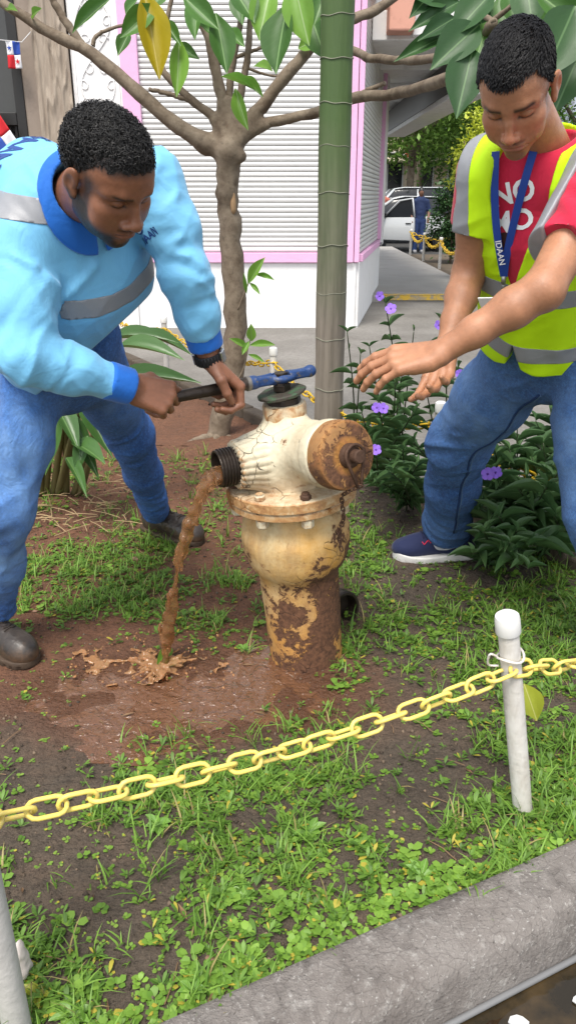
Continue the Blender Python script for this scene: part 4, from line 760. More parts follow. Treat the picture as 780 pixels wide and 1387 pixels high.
# single plants and litter that stand out
def rosette(label, c, n, l, w, kind, lift=.5):
    P = thing('weed', label, 'weed', tuple(c))
    for i in range(n): a = i*2.4+random.random()*.4; d = nrm(V3(math.cos(a), math.sin(a), lift*random.uniform(.5, 1.4))); put_leaf(P, kind, c+V3(0, 0, .004), c+d*l*random.uniform(.7, 1.2), w, (0, 0, 1))
LM['ros'] = leaf_mesh('leaf', M_LEAFN, [.10, .25, .5, .85, 1.0, .92, .55, .05], fold=.3, droop=.12); LM['lime'] = leaf_mesh('leaf', leaf_mat('lime_leaf', (.34, .40, .03), (.42, .44, .05), (.5, .5, .15), .4, .35), PR_EL, fold=.4, droop=.1)
sz_ = lambda px, py: at(px, py, z=float(soil_z(np.array([at(px, py, z=.03)[0]]), np.array([at(px, py, z=.03)[1]]))[0]))
rosette('yellow-green seedling with broad leaves beside the grey post', sz_(50, 1352), 7, .040, .018, 'lime'); rosette('rosette weed with spoon leaves at the bottom edge near the kerb', sz_(350, 1375), 8, .036, .014, 'ros'); rosette('spoon-leaved weed standing by itself above the kerb', sz_(262, 1345), 6, .034, .014, 'ros', .9); rosette('blue-green leafy weed at the bottom left edge', sz_(100, 1378), 7, .04, .016, 'ros'); rosette('bright four-leaved seedling alone on the wet soil right of centre', sz_(490, 1140), 5, .026, .015, 'ros', .3); rosette('broad-leaved weed at the kerb edge right of centre', sz_(570, 1190), 7, .040, .017, 'ros'); rosette('rosette weed in the muddy patch left of the hydrant', sz_(330, 880), 9, .022, .013, 'ros'); rosette('green weed rosette in the middle foreground', sz_(420, 1130), 9, .038, .018, 'ros'); rosette('flat broad weed left of the middle foreground', sz_(215, 1120), 9, .038, .017, 'ros'); rosette('spoon-leaved weed in the foreground right of the middle', sz_(330, 1215), 8, .036, .016, 'ros')
MBL = at(232, 893, z=.012); fl_ = thing('fallen_leaf', 'bright green leaf lying where the water splashes', 'leaf', tuple(MBL)); put_leaf(fl_, 'young', at(212, 908, z=.012), at(232, 872, z=.05), .04, (.4, -.7, 1)); put_leaf(fl_, 'young', at(214, 908, z=.012), at(252, 893, z=.03), .03, (0, -.4, 1))
FY = thing('fallen_leaf', 'yellowish-green fallen leaf resting right behind the white post', 'leaf', tuple(at(718, 968, z=.03))); put_leaf(FY, 'lime', at(709, 926, 1.66), at(728, 978, 1.62), .062, (-.2, -1, .8))
for lb, px, py, r in (('small brown pebble on the bare soil near the far boot', 185, 757, .022), ('pale pebble on the mud left of the stream', 48, 828, .010), ('small grey stone on the wet mud by the splash', 186, 893, .013), ('tan pebble in the foreground soil', 286, 1298, .012)):
    c = sz_(px, py); f_ = lambda P, c=c, r=r: s_ell(P, c, (r, r*.7, r*.45))-.12*r*noise3(P, 60, 3); sdf_obj('pebble', f_, c-r*1.6, c+r*1.6, r/6, plain('pebble_brown', (.22, .13, .085), .8, .3, 60), label=lb, cat='pebble')
for lb, px, py, w in (('white patch on the gutter water', 702, 1385, .022), ('small white patch at the right edge of the gutter', 784, 1356, .018)):
    c = at(px, py, z=-.080); k = random.Random(px); V = [c+V3(math.cos(a)*w*k.uniform(.6, 1), math.sin(a)*w*.7*k.uniform(.6, 1), .002) for a in np.linspace(0, 6.28, 9)[:-1]]; m_ = MB().add(V+[v-V3(0, 0, .003) for v in V], [tuple(range(8)), tuple(range(15, 7, -1))]+[(i, i+8, (i+1) % 8+8, (i+1) % 8) for i in range(8)]); m_.build('white_patch', plain('patch_white', (.5, .5, .49), .7), label=lb, cat='blotch')  # irregular flat white shapes lying on the gutter water
c = at(30, 1302, z=.05); sdf_obj('plastic_bag', lambda P: s_ell(P, c, (.012, .022, .055))-.006*fbm(P, 40, 2), c-.09, c+.09, .005, plain('grubby_white_plastic', (.52, .46, .42), .5, .2, 30), label='grubby white scrap of plastic beside the grey post', cat='plastic')

# dead leaves and twigs lying about
LT = MB(); rg = np.random.default_rng(31)
for k in range(150):
    x, y = rg.uniform(-1.3, 1.2), .75+rg.random()**1.4*2.6
    if not in_bed(np.array([x]), np.array([y]))[0]: continue
    z = float(soil_z(np.array([x]), np.array([y]))[0])+.006; a = rg.random()*6.3; l = rg.uniform(.008, .022); w = l*rg.uniform(.3, .6); c, s_ = math.cos(a), math.sin(a); q = lambda u, v, h: (x+u*c-v*s_, y+u*s_+v*c, z+h)
    if k % 3: LT.add([q(-l, 0, 0), q(-l*.2, w*.5, .004), q(l, 0, rg.uniform(0, .01)), q(-l*.2, -w*.5, .003), q(0, 0, -.002)], [(0, 4, 1), (1, 4, 2), (2, 4, 3), (3, 4, 0)])
    else: LT.tube([q(-l*2, 0, 0), q(0, w*.4, .005), q(l*2, 0, .002)], .0011, 4)
LT.build('leaf_litter', plain('dead_leaf', (.19, .115, .06), .85, .5, 25), kind='stuff', label='dead brown leaves and twigs littering the bed', cat='litter')
# ------------------------------------------------------------------ fire hydrant
def rust_mat(name, paint, paint2, rust_amt, orange=.3, rough=.55, crack=.85, streak=.4):
    t = NT(name, rough, .4); n1, n2, n3, n4 = t.noise(5, 7, .62), t.noise(32, 8, .74, dist=.4), t.noise(80, 5, .7), t.noise(4.2, 3, dist=.6)
    st = t.attr('stain', 'Fac'); vs_ = t.noise(16, 5, .65, vec=t.map((1, 1, .16)))
    pc = t.mix(t.ramp(n1, [(.35, 0), (.65, 1)]), paint, paint2); pc = t.mix(t.ramp(n3, [(.5, 0), (.8, .4)]), pc, [x*.60 for x in paint2]); pc = t.mix(t.math('MULTIPLY', t.ramp(vs_, [(.48, 0), (.72, 1)]), streak), pc, (.30, .17, .075))
    oc = t.mix(t.ramp(n2, [(.38, 0), (.62, 1)]), (.52, .25, .055), (.30, .125, .040))
    pc = t.mix(t.math('MULTIPLY', t.math('ADD', st, t.math('SUBTRACT', n4, .60), clamp=True), orange*2.2, clamp=True), pc, oc)
    k = t.math('ADD', t.math('ADD', t.math('MULTIPLY', n4, .44), t.math('MULTIPLY', n2, .56)), t.math('ADD', t.math('MULTIPLY', st, .10), t.math('MULTIPLY', t.attr('peel', 'Fac'), .22)))
    rc = t.mix(t.ramp(n3, [(.3, 0), (.7, 1)]), (.045, .020, .012), (.190, .088, .045)); rm = t.ramp(k, [(rust_amt, 0), (rust_amt+.008, 1)]); ed = t.ramp(k, [(rust_amt-.05, 0), (rust_amt, 1)])
    c = t.mix(t.math('MULTIPLY', ed, .6), pc, (.36, .17, .065)); c = t.mix(rm, c, rc)
    fl_ = t.ramp(n2, [(.665, 0), (.675, 1)]); c = t.mix(t.math('MULTIPLY', fl_, .85), c, (.060, .026, .014))
    wv = t.n('ShaderNodeMixRGB'); wv.inputs[0].default_value = .10; t.l(t.co(), wv.inputs[1]); nn = t.n('ShaderNodeTexNoise'); nn.inputs['Scale'].default_value = 9; t.l(t.co(), nn.inputs['Vector']); t.l(nn.outputs['Color'], wv.inputs[2])
    cr = t.ramp(t.vor(17, 'DISTANCE_TO_EDGE', vec=wv.outputs[0]), [(.0, 1), (.022, 0)]); crm = t.math('MULTIPLY', cr, t.ramp(t.noise(6.3, 3), [(.54, 0), (.60, 1)])); c = t.mix(t.math('MULTIPLY', crm, crack), c, (.022, .014, .010))
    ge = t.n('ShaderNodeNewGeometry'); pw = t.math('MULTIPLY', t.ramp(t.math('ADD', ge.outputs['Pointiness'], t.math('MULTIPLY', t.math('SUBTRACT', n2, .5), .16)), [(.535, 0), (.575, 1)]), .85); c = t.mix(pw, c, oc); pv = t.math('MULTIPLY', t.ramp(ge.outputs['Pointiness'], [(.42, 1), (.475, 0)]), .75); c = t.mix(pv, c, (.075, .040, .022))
    t.color(c); t.set('Roughness', t.ramp(rm, [(0, rough), (1, .85)])); t.bump(t.math('MULTIPLY', rm, -1), .005, .9); t.bump(t.math('MULTIPLY', fl_, -1), .003, .7); t.bump(t.math('MULTIPLY', crm, -1), .004, .8); t.bump(n3, .0028, .6); t.bump(n1, .008, .5); return t.m
M_HYD = rust_mat('cream_peeling_paint', (.52, .47, .34), (.66, .59, .43), .625, .24, .55, .9, .35); M_HYL = rust_mat('ochre_peeling_paint', (.55, .43, .24), (.56, .30, .070), .572, .50, .6, .3, .75); M_CAPM = rust_mat('rusty_ochre_cap', (.34, .19, .075), (.17, .085, .040), .535, .35, .75, .2, .3)
t_ = NT('dark_oily_iron', .4, .5); t_.color(t_.mix(t_.noise(40, 4), (.018, .015, .013), (.060, .042, .030))); t_.set('Metallic', .5); t_.bump(t_.noise(90, 3), .002); M_IRON = t_.m
M_RUSTM = plain('rusted_iron', (.085, .045, .028), .75, .5, 60, metal=.3, bump=.002, bscale=150)
t_ = NT('green_flaking_iron', .7, .4); t_.color(t_.mix(t_.ramp(t_.noise(28, 5, .7), [(.48, 0), (.60, 1)]), (.045, .036, .028), (.040, .085, .042))); t_.bump(t_.noise(60, 4), .004); M_GRN = t_.m
HB = V3(.064, 2.155, -.05); HT = V3(-.016, 2.10, .905); HA = nrm(HT-HB); HL = float(np.linalg.norm(HT-HB)); HX = nrm(V3(1, 0, 0)-HA*HA[0]); HY = np.cross(HA, HX)
hp_ = lambda a, b, u: HB+HX*a+HY*b+HA*(u+.05)           # u = height above ground along the leaning axis
HYD = thing('fire_hydrant', 'old cream and ochre fire hydrant with peeling rusty paint pouring muddy water', 'fire hydrant', (.06, 2.15, 0))
PEELS = []
def stained(me, fn):
    n = len(me.vertices); co = np.zeros(n*3, np.float32); me.vertices.foreach_get('co', co); P = co.reshape(-1, 3); add_mesh_attr(me, 'stain', fn(P)); pe = sum([a*near(P, c, r) for c, r, a in PEELS], np.zeros(n)); add_mesh_attr(me, 'peel', pe); return me
def hyd(P): Q = (P-HB.astype(np.float32)); return np.stack([Q@HX.astype(np.float32), Q@HY.astype(np.float32), Q@HA.astype(np.float32)-.05], 1)
low = [(.116, -.05), (.116, .04), (.118, .16), (.120, .25), (.121, .295), (.122, .318), (.128, .338), (.143, .360), (.155, .392), (.161, .430), (.162, .465), (.154, .495), (.146, .525), (.134, .552), (.130, .575)]
pr = spline([(r, h, 0) for r, h in low], 46)[:, :2]
rg = np.random.default_rng(5)
m = MB().lathe([(r, h+.05) for r, h in pr], 72, HB, HA, ref=HX, rfun=lambda i, th: 1+.006*math.sin(3*th+i*.3)+.003*math.sin(7*th+i))
PEELS += [(at(408, 592, 2.02), .030, 1.0), (at(385, 600, 2.0), .018, .9), (at(330, 625, 2.02), .018, .9), (at(440, 690, 1.97), .022, 1.0), (at(445, 668, 1.95), .015, .9), (at(310, 672, 2.05), .03, .8), (at(398, 830, 2.03), .035, .9), (at(440, 790, 2.03), .05, .45), (at(452, 850, 2.05), .06, .45), (at(448, 900, 2.06), .05, .3), (at(465, 730, 2.0), .05, .7), (at(420, 760, 2.0), .03, .6), (at(325, 690, 2.05), .03, .7), (at(366, 560, 2.08), .02, .6)]
me = stained(m.mesh('standpipe', [M_HYL], angle=.9), lambda P: np.clip(1.15-hyd(P)[:, 2]/.42+.45*(hyd(P)[:, 0]/.15), 0, 1)); obj('standpipe', me, None, HYD)
FU = .606
fl = lambda r, a, b: MB().lathe([(r-.006, FU+a+.05), (r, FU+a+.054), (r, FU+b+.046), (r-.006, FU+b+.05)], 64, HB, HA, ref=HX, rfun=lambda i, th: 1+.008*math.cos(2*th+.4))
for (r, a, b) in ((.186, -.036, -.014), (.190, -.012, .022)):
    obj('flange', stained(fl(r, a, b).mesh('flange', [M_HYD], angle=.5), lambda P: np.clip(.35-(hyd(P)[:, 0])*1.2, 0, .8)), None, HYD)
for i in range(8):
    a = i*math.pi/4+.25; c = HB+HX*.165*math.cos(a)+HY*.165*math.sin(a)+HA*(FU+.05)
    MB().lathe([(.017, -.062), (.0185, -.058), (.0185, -.040), (.0185, -.037)], 6, c, HA, ref=HX).build('bolt', M_HYD, HYD, bevel=.002)
    MB().lathe([(.016, .023), (.016, .034), (.012, .036), (.012, .042)], 6, c, HA, ref=HX).build('bolt', M_HYD if i % 2 else M_RUSTM, HYD, bevel=.0015)
# cast head: hub, ribbed side outlet, big front outlet, bonnet
ND = nrm(V3(-.93, -.36, -.12)); NC = hp_(-.02, -.02, .705); NE = at(300, 634, 2.02)              # side nozzle axis
ND = nrm(NE-NC); PE = at(470, 617, 1.90); PC_ = hp_(0, .0, .715); PD = nrm(PE-PC_)
NS = nrm(np.cross(ND, HA)); NUp = np.cross(NS, ND)
def f_hub(P, detail=True):
    d = s_cone(P, hp_(0, 0, .60), hp_(0, 0, .700), .116, .098)
    d = smin(d, s_cone(P, hp_(0, 0, .72), hp_(-.003, 0, .86), .064, .056), .035)
    n = s_cone(P, NC, NE-ND*.052, .096, .066); Q = P-NC.astype(np.float32); an = np.arctan2(Q@NS.astype(np.float32), Q@NUp.astype(np.float32)); ax = Q@ND.astype(np.float32)
    n = smax(n, ax-float((NE-NC)@ND)+.040, .008)
    n = n-.0045*np.abs(np.sin(an*11))*np.clip((ax-.055)/.02, 0, 1)*np.clip((.16-ax)/.02, 0, 1)
    d = smin(d, n, .035)
    p = s_cone(P, PC_, PE-PD*.055, .086, .084); p = smax(p, (P-PE.astype(np.float32))@PD.astype(np.float32)+.048, .006); d = smin(d, p, .030)
    r_ = s_cone(P, PE-PD*.085, PE-PD*.060, .092, .092); r_ = smax(r_, np.abs((P-(PE-PD*.075).astype(np.float32))@PD.astype(np.float32))-.018, .006); d = smin(d, r_, .008)
    d = smax(d, (P-hp_(0, 0, .845).astype(np.float32))@HA.astype(np.float32), .004)
    if detail: d = d-.0022*fbm(P, 26, 3)-.0045*np.clip(noise3(P, 17, 8)-.25, 0, .25)
    return d
me = mesh_of('cast_head', *surfnet2(lambda P: f_hub(P, False), f_hub, *bounds([hp_(0, 0, .58), hp_(0, 0, .86), NE, PE], .14), .0036, slack=.012), [M_HYD])
obj('cast_head', stained(me, lambda P: np.clip(.75-(hyd(P)[:, 2]-.60)*6, 0, .75)+.55*near(P, NE, .10)+.25*near(P, PE, .13)), None, HYD)
MB().lathe([(.060, .812+.05), (.061, .842+.05), (.058, .853+.05), (.052, .856+.05), (.046, .856+.05)], 48, HB, HA, ref=HX, rfun=lambda i, th: 1+.02*math.sin(5*th)+.012*math.sin(9*th)).build('bonnet_collar', M_HYD, HYD, angle=.6)
MB().lathe([(.048, .852+.05), (.046, .872+.05), (.040, .876+.05)], 40, HB, HA, ref=HX, rfun=lambda i, th: 1+.03*math.sin(7*th)).build('gland', M_IRON, HYD, angle=.6)
tl_ = nrm(HA+V3(.10, 0, 0)*-1)
MB().lathe([(.062, .0), (.067, .003), (.067, .009), (.063, .012)], 44, hp_(-.003, 0, .876), nrm(HA+V3(-.13, 0, 0)), ref=HX, rfun=lambda i, th: 1+.02*math.sin(6*th+1)+.015*math.sin(11*th)).build('top_plate', M_GRN, HYD, angle=.6)
MB().lathe([(.026, .0), (.026, .018), (.020, .020), (.020, .05)], 5, hp_(-.003, 0, .890), HA, ref=HX).build('operating_nut', M_IRON, HYD, bevel=.002)
# open threaded nozzle
prn = [(.050, -.06), (.050, -.045)]
for k_ in range(7): prn += [(.0505, -.044+k_*.0085), (.0545, -.0415+k_*.0085), (.0545, -.039+k_*.0085), (.0505, -.0365+k_*.0085)]
prn += [(.052, .018), (.0515, .021), (.046, .021), (.0445, .018), (.044, -.05), (.0, -.05)]
NZ = MB().lathe(prn, 48, NE-ND*.008, ND, cap=False).build('nozzle', M_IRON, HYD, angle=.5)
MB().lathe([(.060, -.075), (.066, -.072), (.066, -.056), (.060, -.050), (.052, -.048)], 40, NE-ND*.008, ND, rfun=lambda i, th: 1+.015*math.sin(9*th)).build('nozzle_ring', M_RUSTM, HYD, angle=.6)
# big capped outlet
CP = MB().lathe([(.084, -.052), (.090, -.048), (.0925, -.030), (.0925, -.006), (.089, .004), (.080, .008), (.060, .010), (.036, .011), (.0, .011)], 56, PE-PD*.004, PD, cap=False, rfun=lambda i, th: 1+.006*math.sin(8*th)).build('outlet_cap', M_CAPM, HYD, angle=.7); stained(CP.data, lambda P: np.clip(.4+0*P[:, 0], 0, 1))
MB().lathe([(.033, .006), (.033, .014), (.030, .020), (.026, .022), (.025, .026), (.0180, .028), (.0180, .050), (.015, .053), (.0, .053)], 28, PE, PD, cap=False).build('cap_nut', M_RUSTM, CP, angle=.6)
gdir = nrm(V3(0, 0, -1)-PD*-PD[2]); gs = np.cross(PD, gdir); g0 = PE+PD*.026
th = np.linspace(.95, 2*math.pi-.95, 22); lp = [g0+PD*.010+.036*(-math.cos(a)*-gdir*-1*-1+0) for a in th]
lp = [g0+PD*.006+.030*(gdir*math.cos(a)+gs*math.sin(a)) for a in th]; tp_ = g0+PD*.012+gdir*.078
MB().tube([tp_-gs*.007]+lp[::-1][:0]+[]+lp+[tp_+gs*.007] if False else np.array([tp_+gs*.006]+lp+[tp_-gs*.006]), .0045, 8).build('cap_loop', M_RUSTM, CP, smooth=True)
# cap chain
def link_mesh(name, L, W_, r, mat, n=8):
    a = np.concatenate([np.linspace(-math.pi/2, math.pi/2, 7), np.linspace(math.pi/2, 3*math.pi/2, 7)]); s = (L-W_)/2; pts = [(math.cos(t)*W_/2+(s if i < 7 else -s), math.sin(t)*W_/2, 0) for i, t in enumerate(a)]
    return MB().tube(pts, r, n, closed=True).mesh(name, [mat], smooth=True)
def place_links(path, me, pitch, parent, name='link', roll0=0.0, jit=.0, step=math.pi/2):
    path = np.asarray(path, float); d = np.r_[0, np.cumsum(np.linalg.norm(np.diff(path, axis=0), axis=1))]; n = int(d[-1]/pitch)
    for i in range(n+1):
        s = i*pitch; p = np.array([np.interp(s, d, path[:, k]) for k in range(3)]); q = np.array([np.interp(min(s+pitch*.5, d[-1]), d, path[:, k])-np.interp(max(s-pitch*.5, 0), d, path[:, k]) for k in range(3)]); x = nrm(q)
        up = V3(0, 0, 1) if abs(x[2]) < .9 else V3(0, 1, 0); y = nrm(np.cross(up, x)); z = np.cross(x, y); a = roll0+i*step+random.uniform(-jit, jit); y2 = math.cos(a)*y+math.sin(a)*z; z2 = np.cross(x, y2)
        o = bpy.data.objects.new(name, me); COL.objects.link(o); o.parent = parent
        if parent.type == 'EMPTY': o.matrix_parent_inverse = parent.matrix_basis.inverted()
        M = np.eye(4); M[:3, 0] = x; M[:3, 1] = y2; M[:3, 2] = z2; M[:3, 3] = p; o.matrix_basis = Matrix(M.tolist())
cl = link_mesh('link', .020, .0105, .0019, M_RUSTM, 6); ce = [tp_, at(464, 672, 1.90), at(465, 700, 1.93), at(459, 725, 1.96), at(463, 748, 1.97)]
place_links(spline(ce, 30), cl, .0150, CP, 'link', .6, .25)
# loose outlet cap on the ground behind the hydrant
lc = at(468, 815, z=.05); LC = thing('outlet_cap', 'black threaded outlet cap lying on its side behind the hydrant', 'cap', (lc[0], 2.36, 0)); lc = V3(lc[0]-.02, 2.36, .062)
MB().lathe([(.050, -.03), (.060, -.028), (.062, -.01), (.062, .02), (.058, .026), (.050, .026), (.047, .01), (.047, -.02), (0, -.02)], 36, lc, nrm(V3(.55, -.8, .12)), cap=False).build('shell', M_IRON, LC, angle=.5)
MB().lathe([(.046, .0), (.048, .004), (.046, .008), (.048, .012), (.046, .016)], 36, lc, nrm(V3(.55, -.8, .12)), cap=False).build('thread', M_IRON, LC)
# wrench on the operating nut
WRN = thing('hydrant_wrench', 'long hydrant wrench with blue painted head and dark iron handle', 'wrench', tuple(HT))
wn = hp_(-.003, 0, .925); we = at(218, 541, 1.930); wdv = nrm(wn-we); wh = wn+wdv*.085; wj = wn-wdv*.085
t_ = NT('chipped_blue_paint', .45, .5); t_.color(t_.mix(t_.ramp(t_.noise(45, 6, .7), [(.54, 0), (.60, 1)]), (.013, .045, .150), (.09, .08, .07))); t_.bump(t_.noise(80, 3), .002); M_BLUEW = t_.m
wz = nrm(V3(0, 0, 1)-wdv*wdv[2]); wy = np.cross(wz, wdv); Rw_ = np.stack([wdv, wy, wz], 1)
def f_wr(P):
    Q = ((P-wn.astype(np.float32))@Rw_.astype(np.float32)).astype(np.float32)
    d = s_box(Q, (-.040, 0, 0), (.045, .0165, .013), rd=.005); d = smin(d, s_ell(Q, (.0, 0, 0), (.042, .034, .015)), .01); d = smin(d, s_box(Q, (.045, 0, .002), (.045, .013, .0125), rd=.006), .012); d = smin(d, s_ell(Q, (.094, 0, .004), (.017, .017, .017)), .008)
    d = smin(d, s_cone(Q, (-.082, 0, 0), (-.096, 0, 0), .019, .019), .004); d = smax(d, -s_box(Q, (-.035, 0, .016), (.035, .008, .008), rd=.003), .003)
    return smax(d, -s_box(Q, (0, 0, 0), (.021, .021, .05), rd=.002), .002)
sdf_obj('head', f_wr, *bounds([wn-wdv*.12, wn+wdv*.13], .06), .0024, M_BLUEW, WRN)
MB().lathe([(.017, .093), (.020, .095), (.020, .105), (.017, .107)], 20, wn, -wdv).build('collar', plain('worn_steel', (.20, .185, .165), .5, metal=.6), WRN, angle=.6)
MB().lathe([(.0175, .100), (.0165, .14), (.0158, .16), (.0150, float(np.linalg.norm(we-wn))-.02), (.0165, float(np.linalg.norm(we-wn)))], 20, wn, -wdv, rfun=lambda i, th: 1+.02*math.sin(3*th+i)).build('handle', M_IRON, WRN, angle=.7)
# muddy water pouring out
st = spline([NE+ND*-.01+V3(0, 0, -.022), at(283, 652, 1.99), at(262, 700, 1.985), at(243, 760, 2.0), at(232, 820, 2.03), at(226, 870, 2.06), at(220, 915, 2.07)], 40); sr = np.interp(np.linspace(0, 1, 40), [0, .10, .3, .48, .60, .72, .80, .88, 1], [.026, .024, .019, .0145, .0145, .021, .026, .013, .010])
HELX = [[st[i]+(sr[i]*.95+.003)*V3(math.cos(i*.42+ph), math.sin(i*.42+ph), 0) for i in range(2, 39, 2)] for ph in (0, 3.4)]
def f_st(P, detail=True):
    d = s_chain(P, st[::2], sr[::2]*.82, .012)
    for hx in HELX: d = smin(d, s_chain(P, hx, np.full(len(hx), .0036), .004), .008)
    if detail: PA = (P*np.array([1, 1, .35], np.float32)).astype(np.float32); d = d-.009*fbm(PA, 24, 6, 3)-.003*noise3(PA, 110, 2)-.007*np.clip(noise3(P, 14, 9), 0, 1)
    return d
t_ = NT('pouring_muddy_water', .05, .6); t_.color(t_.mix(t_.noise(24, 4), (.42, .20, .085), (.62, .36, .18))); t_.set('Transmission Weight', .78); t_.b.inputs['IOR'].default_value = 1.33; t_.set('Subsurface Weight', .15); t_.b.inputs['Subsurface Radius'].default_value = (.8, .4, .2); t_.b.inputs['Subsurface Scale'].default_value = .02; t_.bump(t_.noise(60, 3), .006, .6); M_POUR = t_.m
WS = thing('water_stream', 'stream of muddy brown water falling from the hydrant nozzle and splashing', 'water', tuple(st[-1]*V3(1, 1, 0))); sdf_obj('stream', f_st, *bounds(st, .07), .0034, M_POUR, WS, slack=.014)
sp = st[-1]*V3(1, 1, 0)+V3(0, 0, .008); rg = np.random.default_rng(11); arms = []
for k_ in range(30):
    a = rg.uniform(0, 6.28); wl = 1.8 if math.cos(a) < -.2 else 1.0; L_ = rg.uniform(.05, .12)*wl; hgt = rg.uniform(.004, .040)*(1 if k_ % 5 else 1.8); e = sp+V3(math.cos(a)*L_, math.sin(a)*L_*.75, hgt); tw_ = V3(-math.sin(a), math.cos(a), 0)*rg.uniform(-.03, .03); arms.append((sp+V3(math.cos(a)*.02, math.sin(a)*.02, 0), (sp*.5+e*.5)+V3(0, 0, .010)+tw_, e+tw_))
def f_sp(P):
    Z = P.copy(); Z[:, 2] = 0; n_ = fbm(P, 16, 4, 3); d = smax(np.abs(P[:, 2]-.013-.030*n_)-.0030, np.sqrt((((P-sp.astype(np.float32))[:, :2]/np.array([.17, .10], np.float32)+np.array([.35, 0], np.float32))**2).sum(1))*.11-.085-.10*fbm(P, 15, 7, 3), .005)
    d = smin(d, s_ell(P, sp, (.06, .045, .018))-.008*fbm(P, 40, 3), .01)
    for a, b, c in arms: d = smin(d, s_chain(P, [a, b, c], [.0070, .0045, .0020], .006), .010)
    return d-.003*noise3(P, 90, 5)
M_SPL = M_POUR.copy(); M_SPL.name = 'splashing_muddy_water'; M_SPL.node_tree.nodes['Principled BSDF'].inputs['Transmission Weight'].default_value = .52
sdf_obj('splash', f_sp, *bounds([sp, sp+V3(-.30, -.16, 0), sp+V3(.18, .14, .09)], .03), .0036, M_SPL, WS, slack=.014)
dr = MB()
for k_ in range(90):
    a = rg.uniform(0, 6.28); L_ = rg.uniform(.05, .26); c = sp+V3(math.cos(a)*L_*1.2, math.sin(a)*L_*.8, rg.uniform(.005, .11)*(1.2-L_*3)); r_ = rg.uniform(.0018, .0050); dr.lathe([(0, -r_), (r_*.8, -r_*.6), (r_, 0), (r_*.8, r_*.6), (0, r_)], 6, c, cap=False)
dr.build('droplets', M_SPL, WS, smooth=True, kind='stuff')
# ------------------------------------------------------------------ chain fences
t_ = NT('white_pvc_weathered', .5, .4); n1 = t_.noise(14, 5, .7, vec=t_.map((1, 1, .3))); t_.color(t_.mix(t_.ramp(n1, [(.45, 0), (.8, 1)]), (.60, .575, .53), (.34, .29, .23))); t_.bump(t_.noise(60, 4), .002); M_PVC = t_.m
M_PVCG = plain('grey_weathered_pipe', (.40, .385, .36), .6, .3, 16, bump=.002); M_CAPW = plain('white_plastic_cap', (.70, .69, .66), .4, .08, 20)
t_ = NT('yellow_plastic_chain', .42, .45); n1 = t_.noise(38, 5, .7); t_.color(t_.mix(t_.ramp(n1, [(.5, 0), (.75, 1)]), (.76, .60, .13), (.55, .44, .18))); t_.set('Subsurface Weight', .08); t_.b.inputs['Subsurface Scale'].default_value = .005; M_CHY = t_.m
t_ = NT('old_yellow_chain', .5, .4); t_.color(t_.mix(t_.noise(30, 4), (.62, .40, .015), (.48, .30, .020))); M_CHO = t_.m
def post(label, base, top, r, mat, cap=True, ring=True, group=None):
    base, top = np.asarray(base, float), np.asarray(top, float); P = thing('fence_post', label, 'post', tuple(base), group=group); a = nrm(top-base); L = float(np.linalg.norm(top-base))
    MB().lathe([(r*1.02, -.08), (r, .05), (r, L*.5), (r*.98, L-.02)], 20, base, a, rfun=lambda i, th: 1+.012*math.sin(2*th+i)).build('pipe', mat, P, angle=.6)
    if cap: MB().lathe([(r*1.16, L-.045), (r*1.20, L-.043), (r*1.18, L-.012), (r*1.10, L-.003), (r*.8, L+.002), (0, L+.003)], 24, base, a, cap=False).build('cap', M_CAPW, P, angle=.7)
    if ring:
        c = base+a*(L-.105); u = nrm(np.cross(a, (0, 1, 0))); w = np.cross(a, u); MB().tube([c+(r+.006)*(math.cos(t)*u+math.sin(t)*w)+a*.006*math.sin(t*2) for t in np.linspace(0, 6.283, 22)[:-1]], .003, 6, closed=True).build('tie_ring', M_PVC, P, smooth=True)
        MB().tube(spline([c+u*(r+.004), c+u*(r+.022)+a*.018-V3(0, .01, 0), c+u*(r+.026)-a*.015, c+u*(r+.004)-a*.022], 14), .0028, 6).build('cable_tie', M_PVC, P, smooth=True)
    return P
FPB = at(708, 1106, z=0); FPT = at(686, 832, 1.43); 
post('white plastic pipe post with cap, the nearest post right of the hydrant', FPB, FPT, .0225, M_PVC)
LPB = V3(-.475, .92, 0); LPT = V3(-.486, .93, .56); post('grey weathered pipe post at the lower left corner', LPB, LPT, .024, M_PVCG)
RPB = FPB+KD*1.18; RPT = RPB+V3(-.02, 0, .56); post('white plastic post furthest right on the foreground chain', RPB, RPT, .0225, M_PVC)
lk = link_mesh('link', .068, .034, .0045, M_CHY, 8)
def catenary(a, b, sag, n=40): t = np.linspace(0, 1, n)[:, None]; return a*(1-t)+b*t-V3(0, 0, 1)*sag*4*t*(1-t)
CF = thing('chain', 'thick pale yellow plastic chain drooping across the foreground', 'chain', tuple(FPB))
ca = at(700, 905, 1.42)
place_links(np.concatenate([catenary(V3(-.72, .84, .452), at(0, 1107, 1.01), .0)[:-1], catenary(at(0, 1107, 1.01), at(380, 1020, 1.24), .004)[:-1], catenary(at(380, 1020, 1.24), ca, .010)[:-1], catenary(ca, at(795, 897, 1.56), .004)[:-1], catenary(at(795, 897, 1.56), RPT-V3(.03, 0, .10), .02)]), lk, .0530, CF, 'link', .45, .18, 1.35)
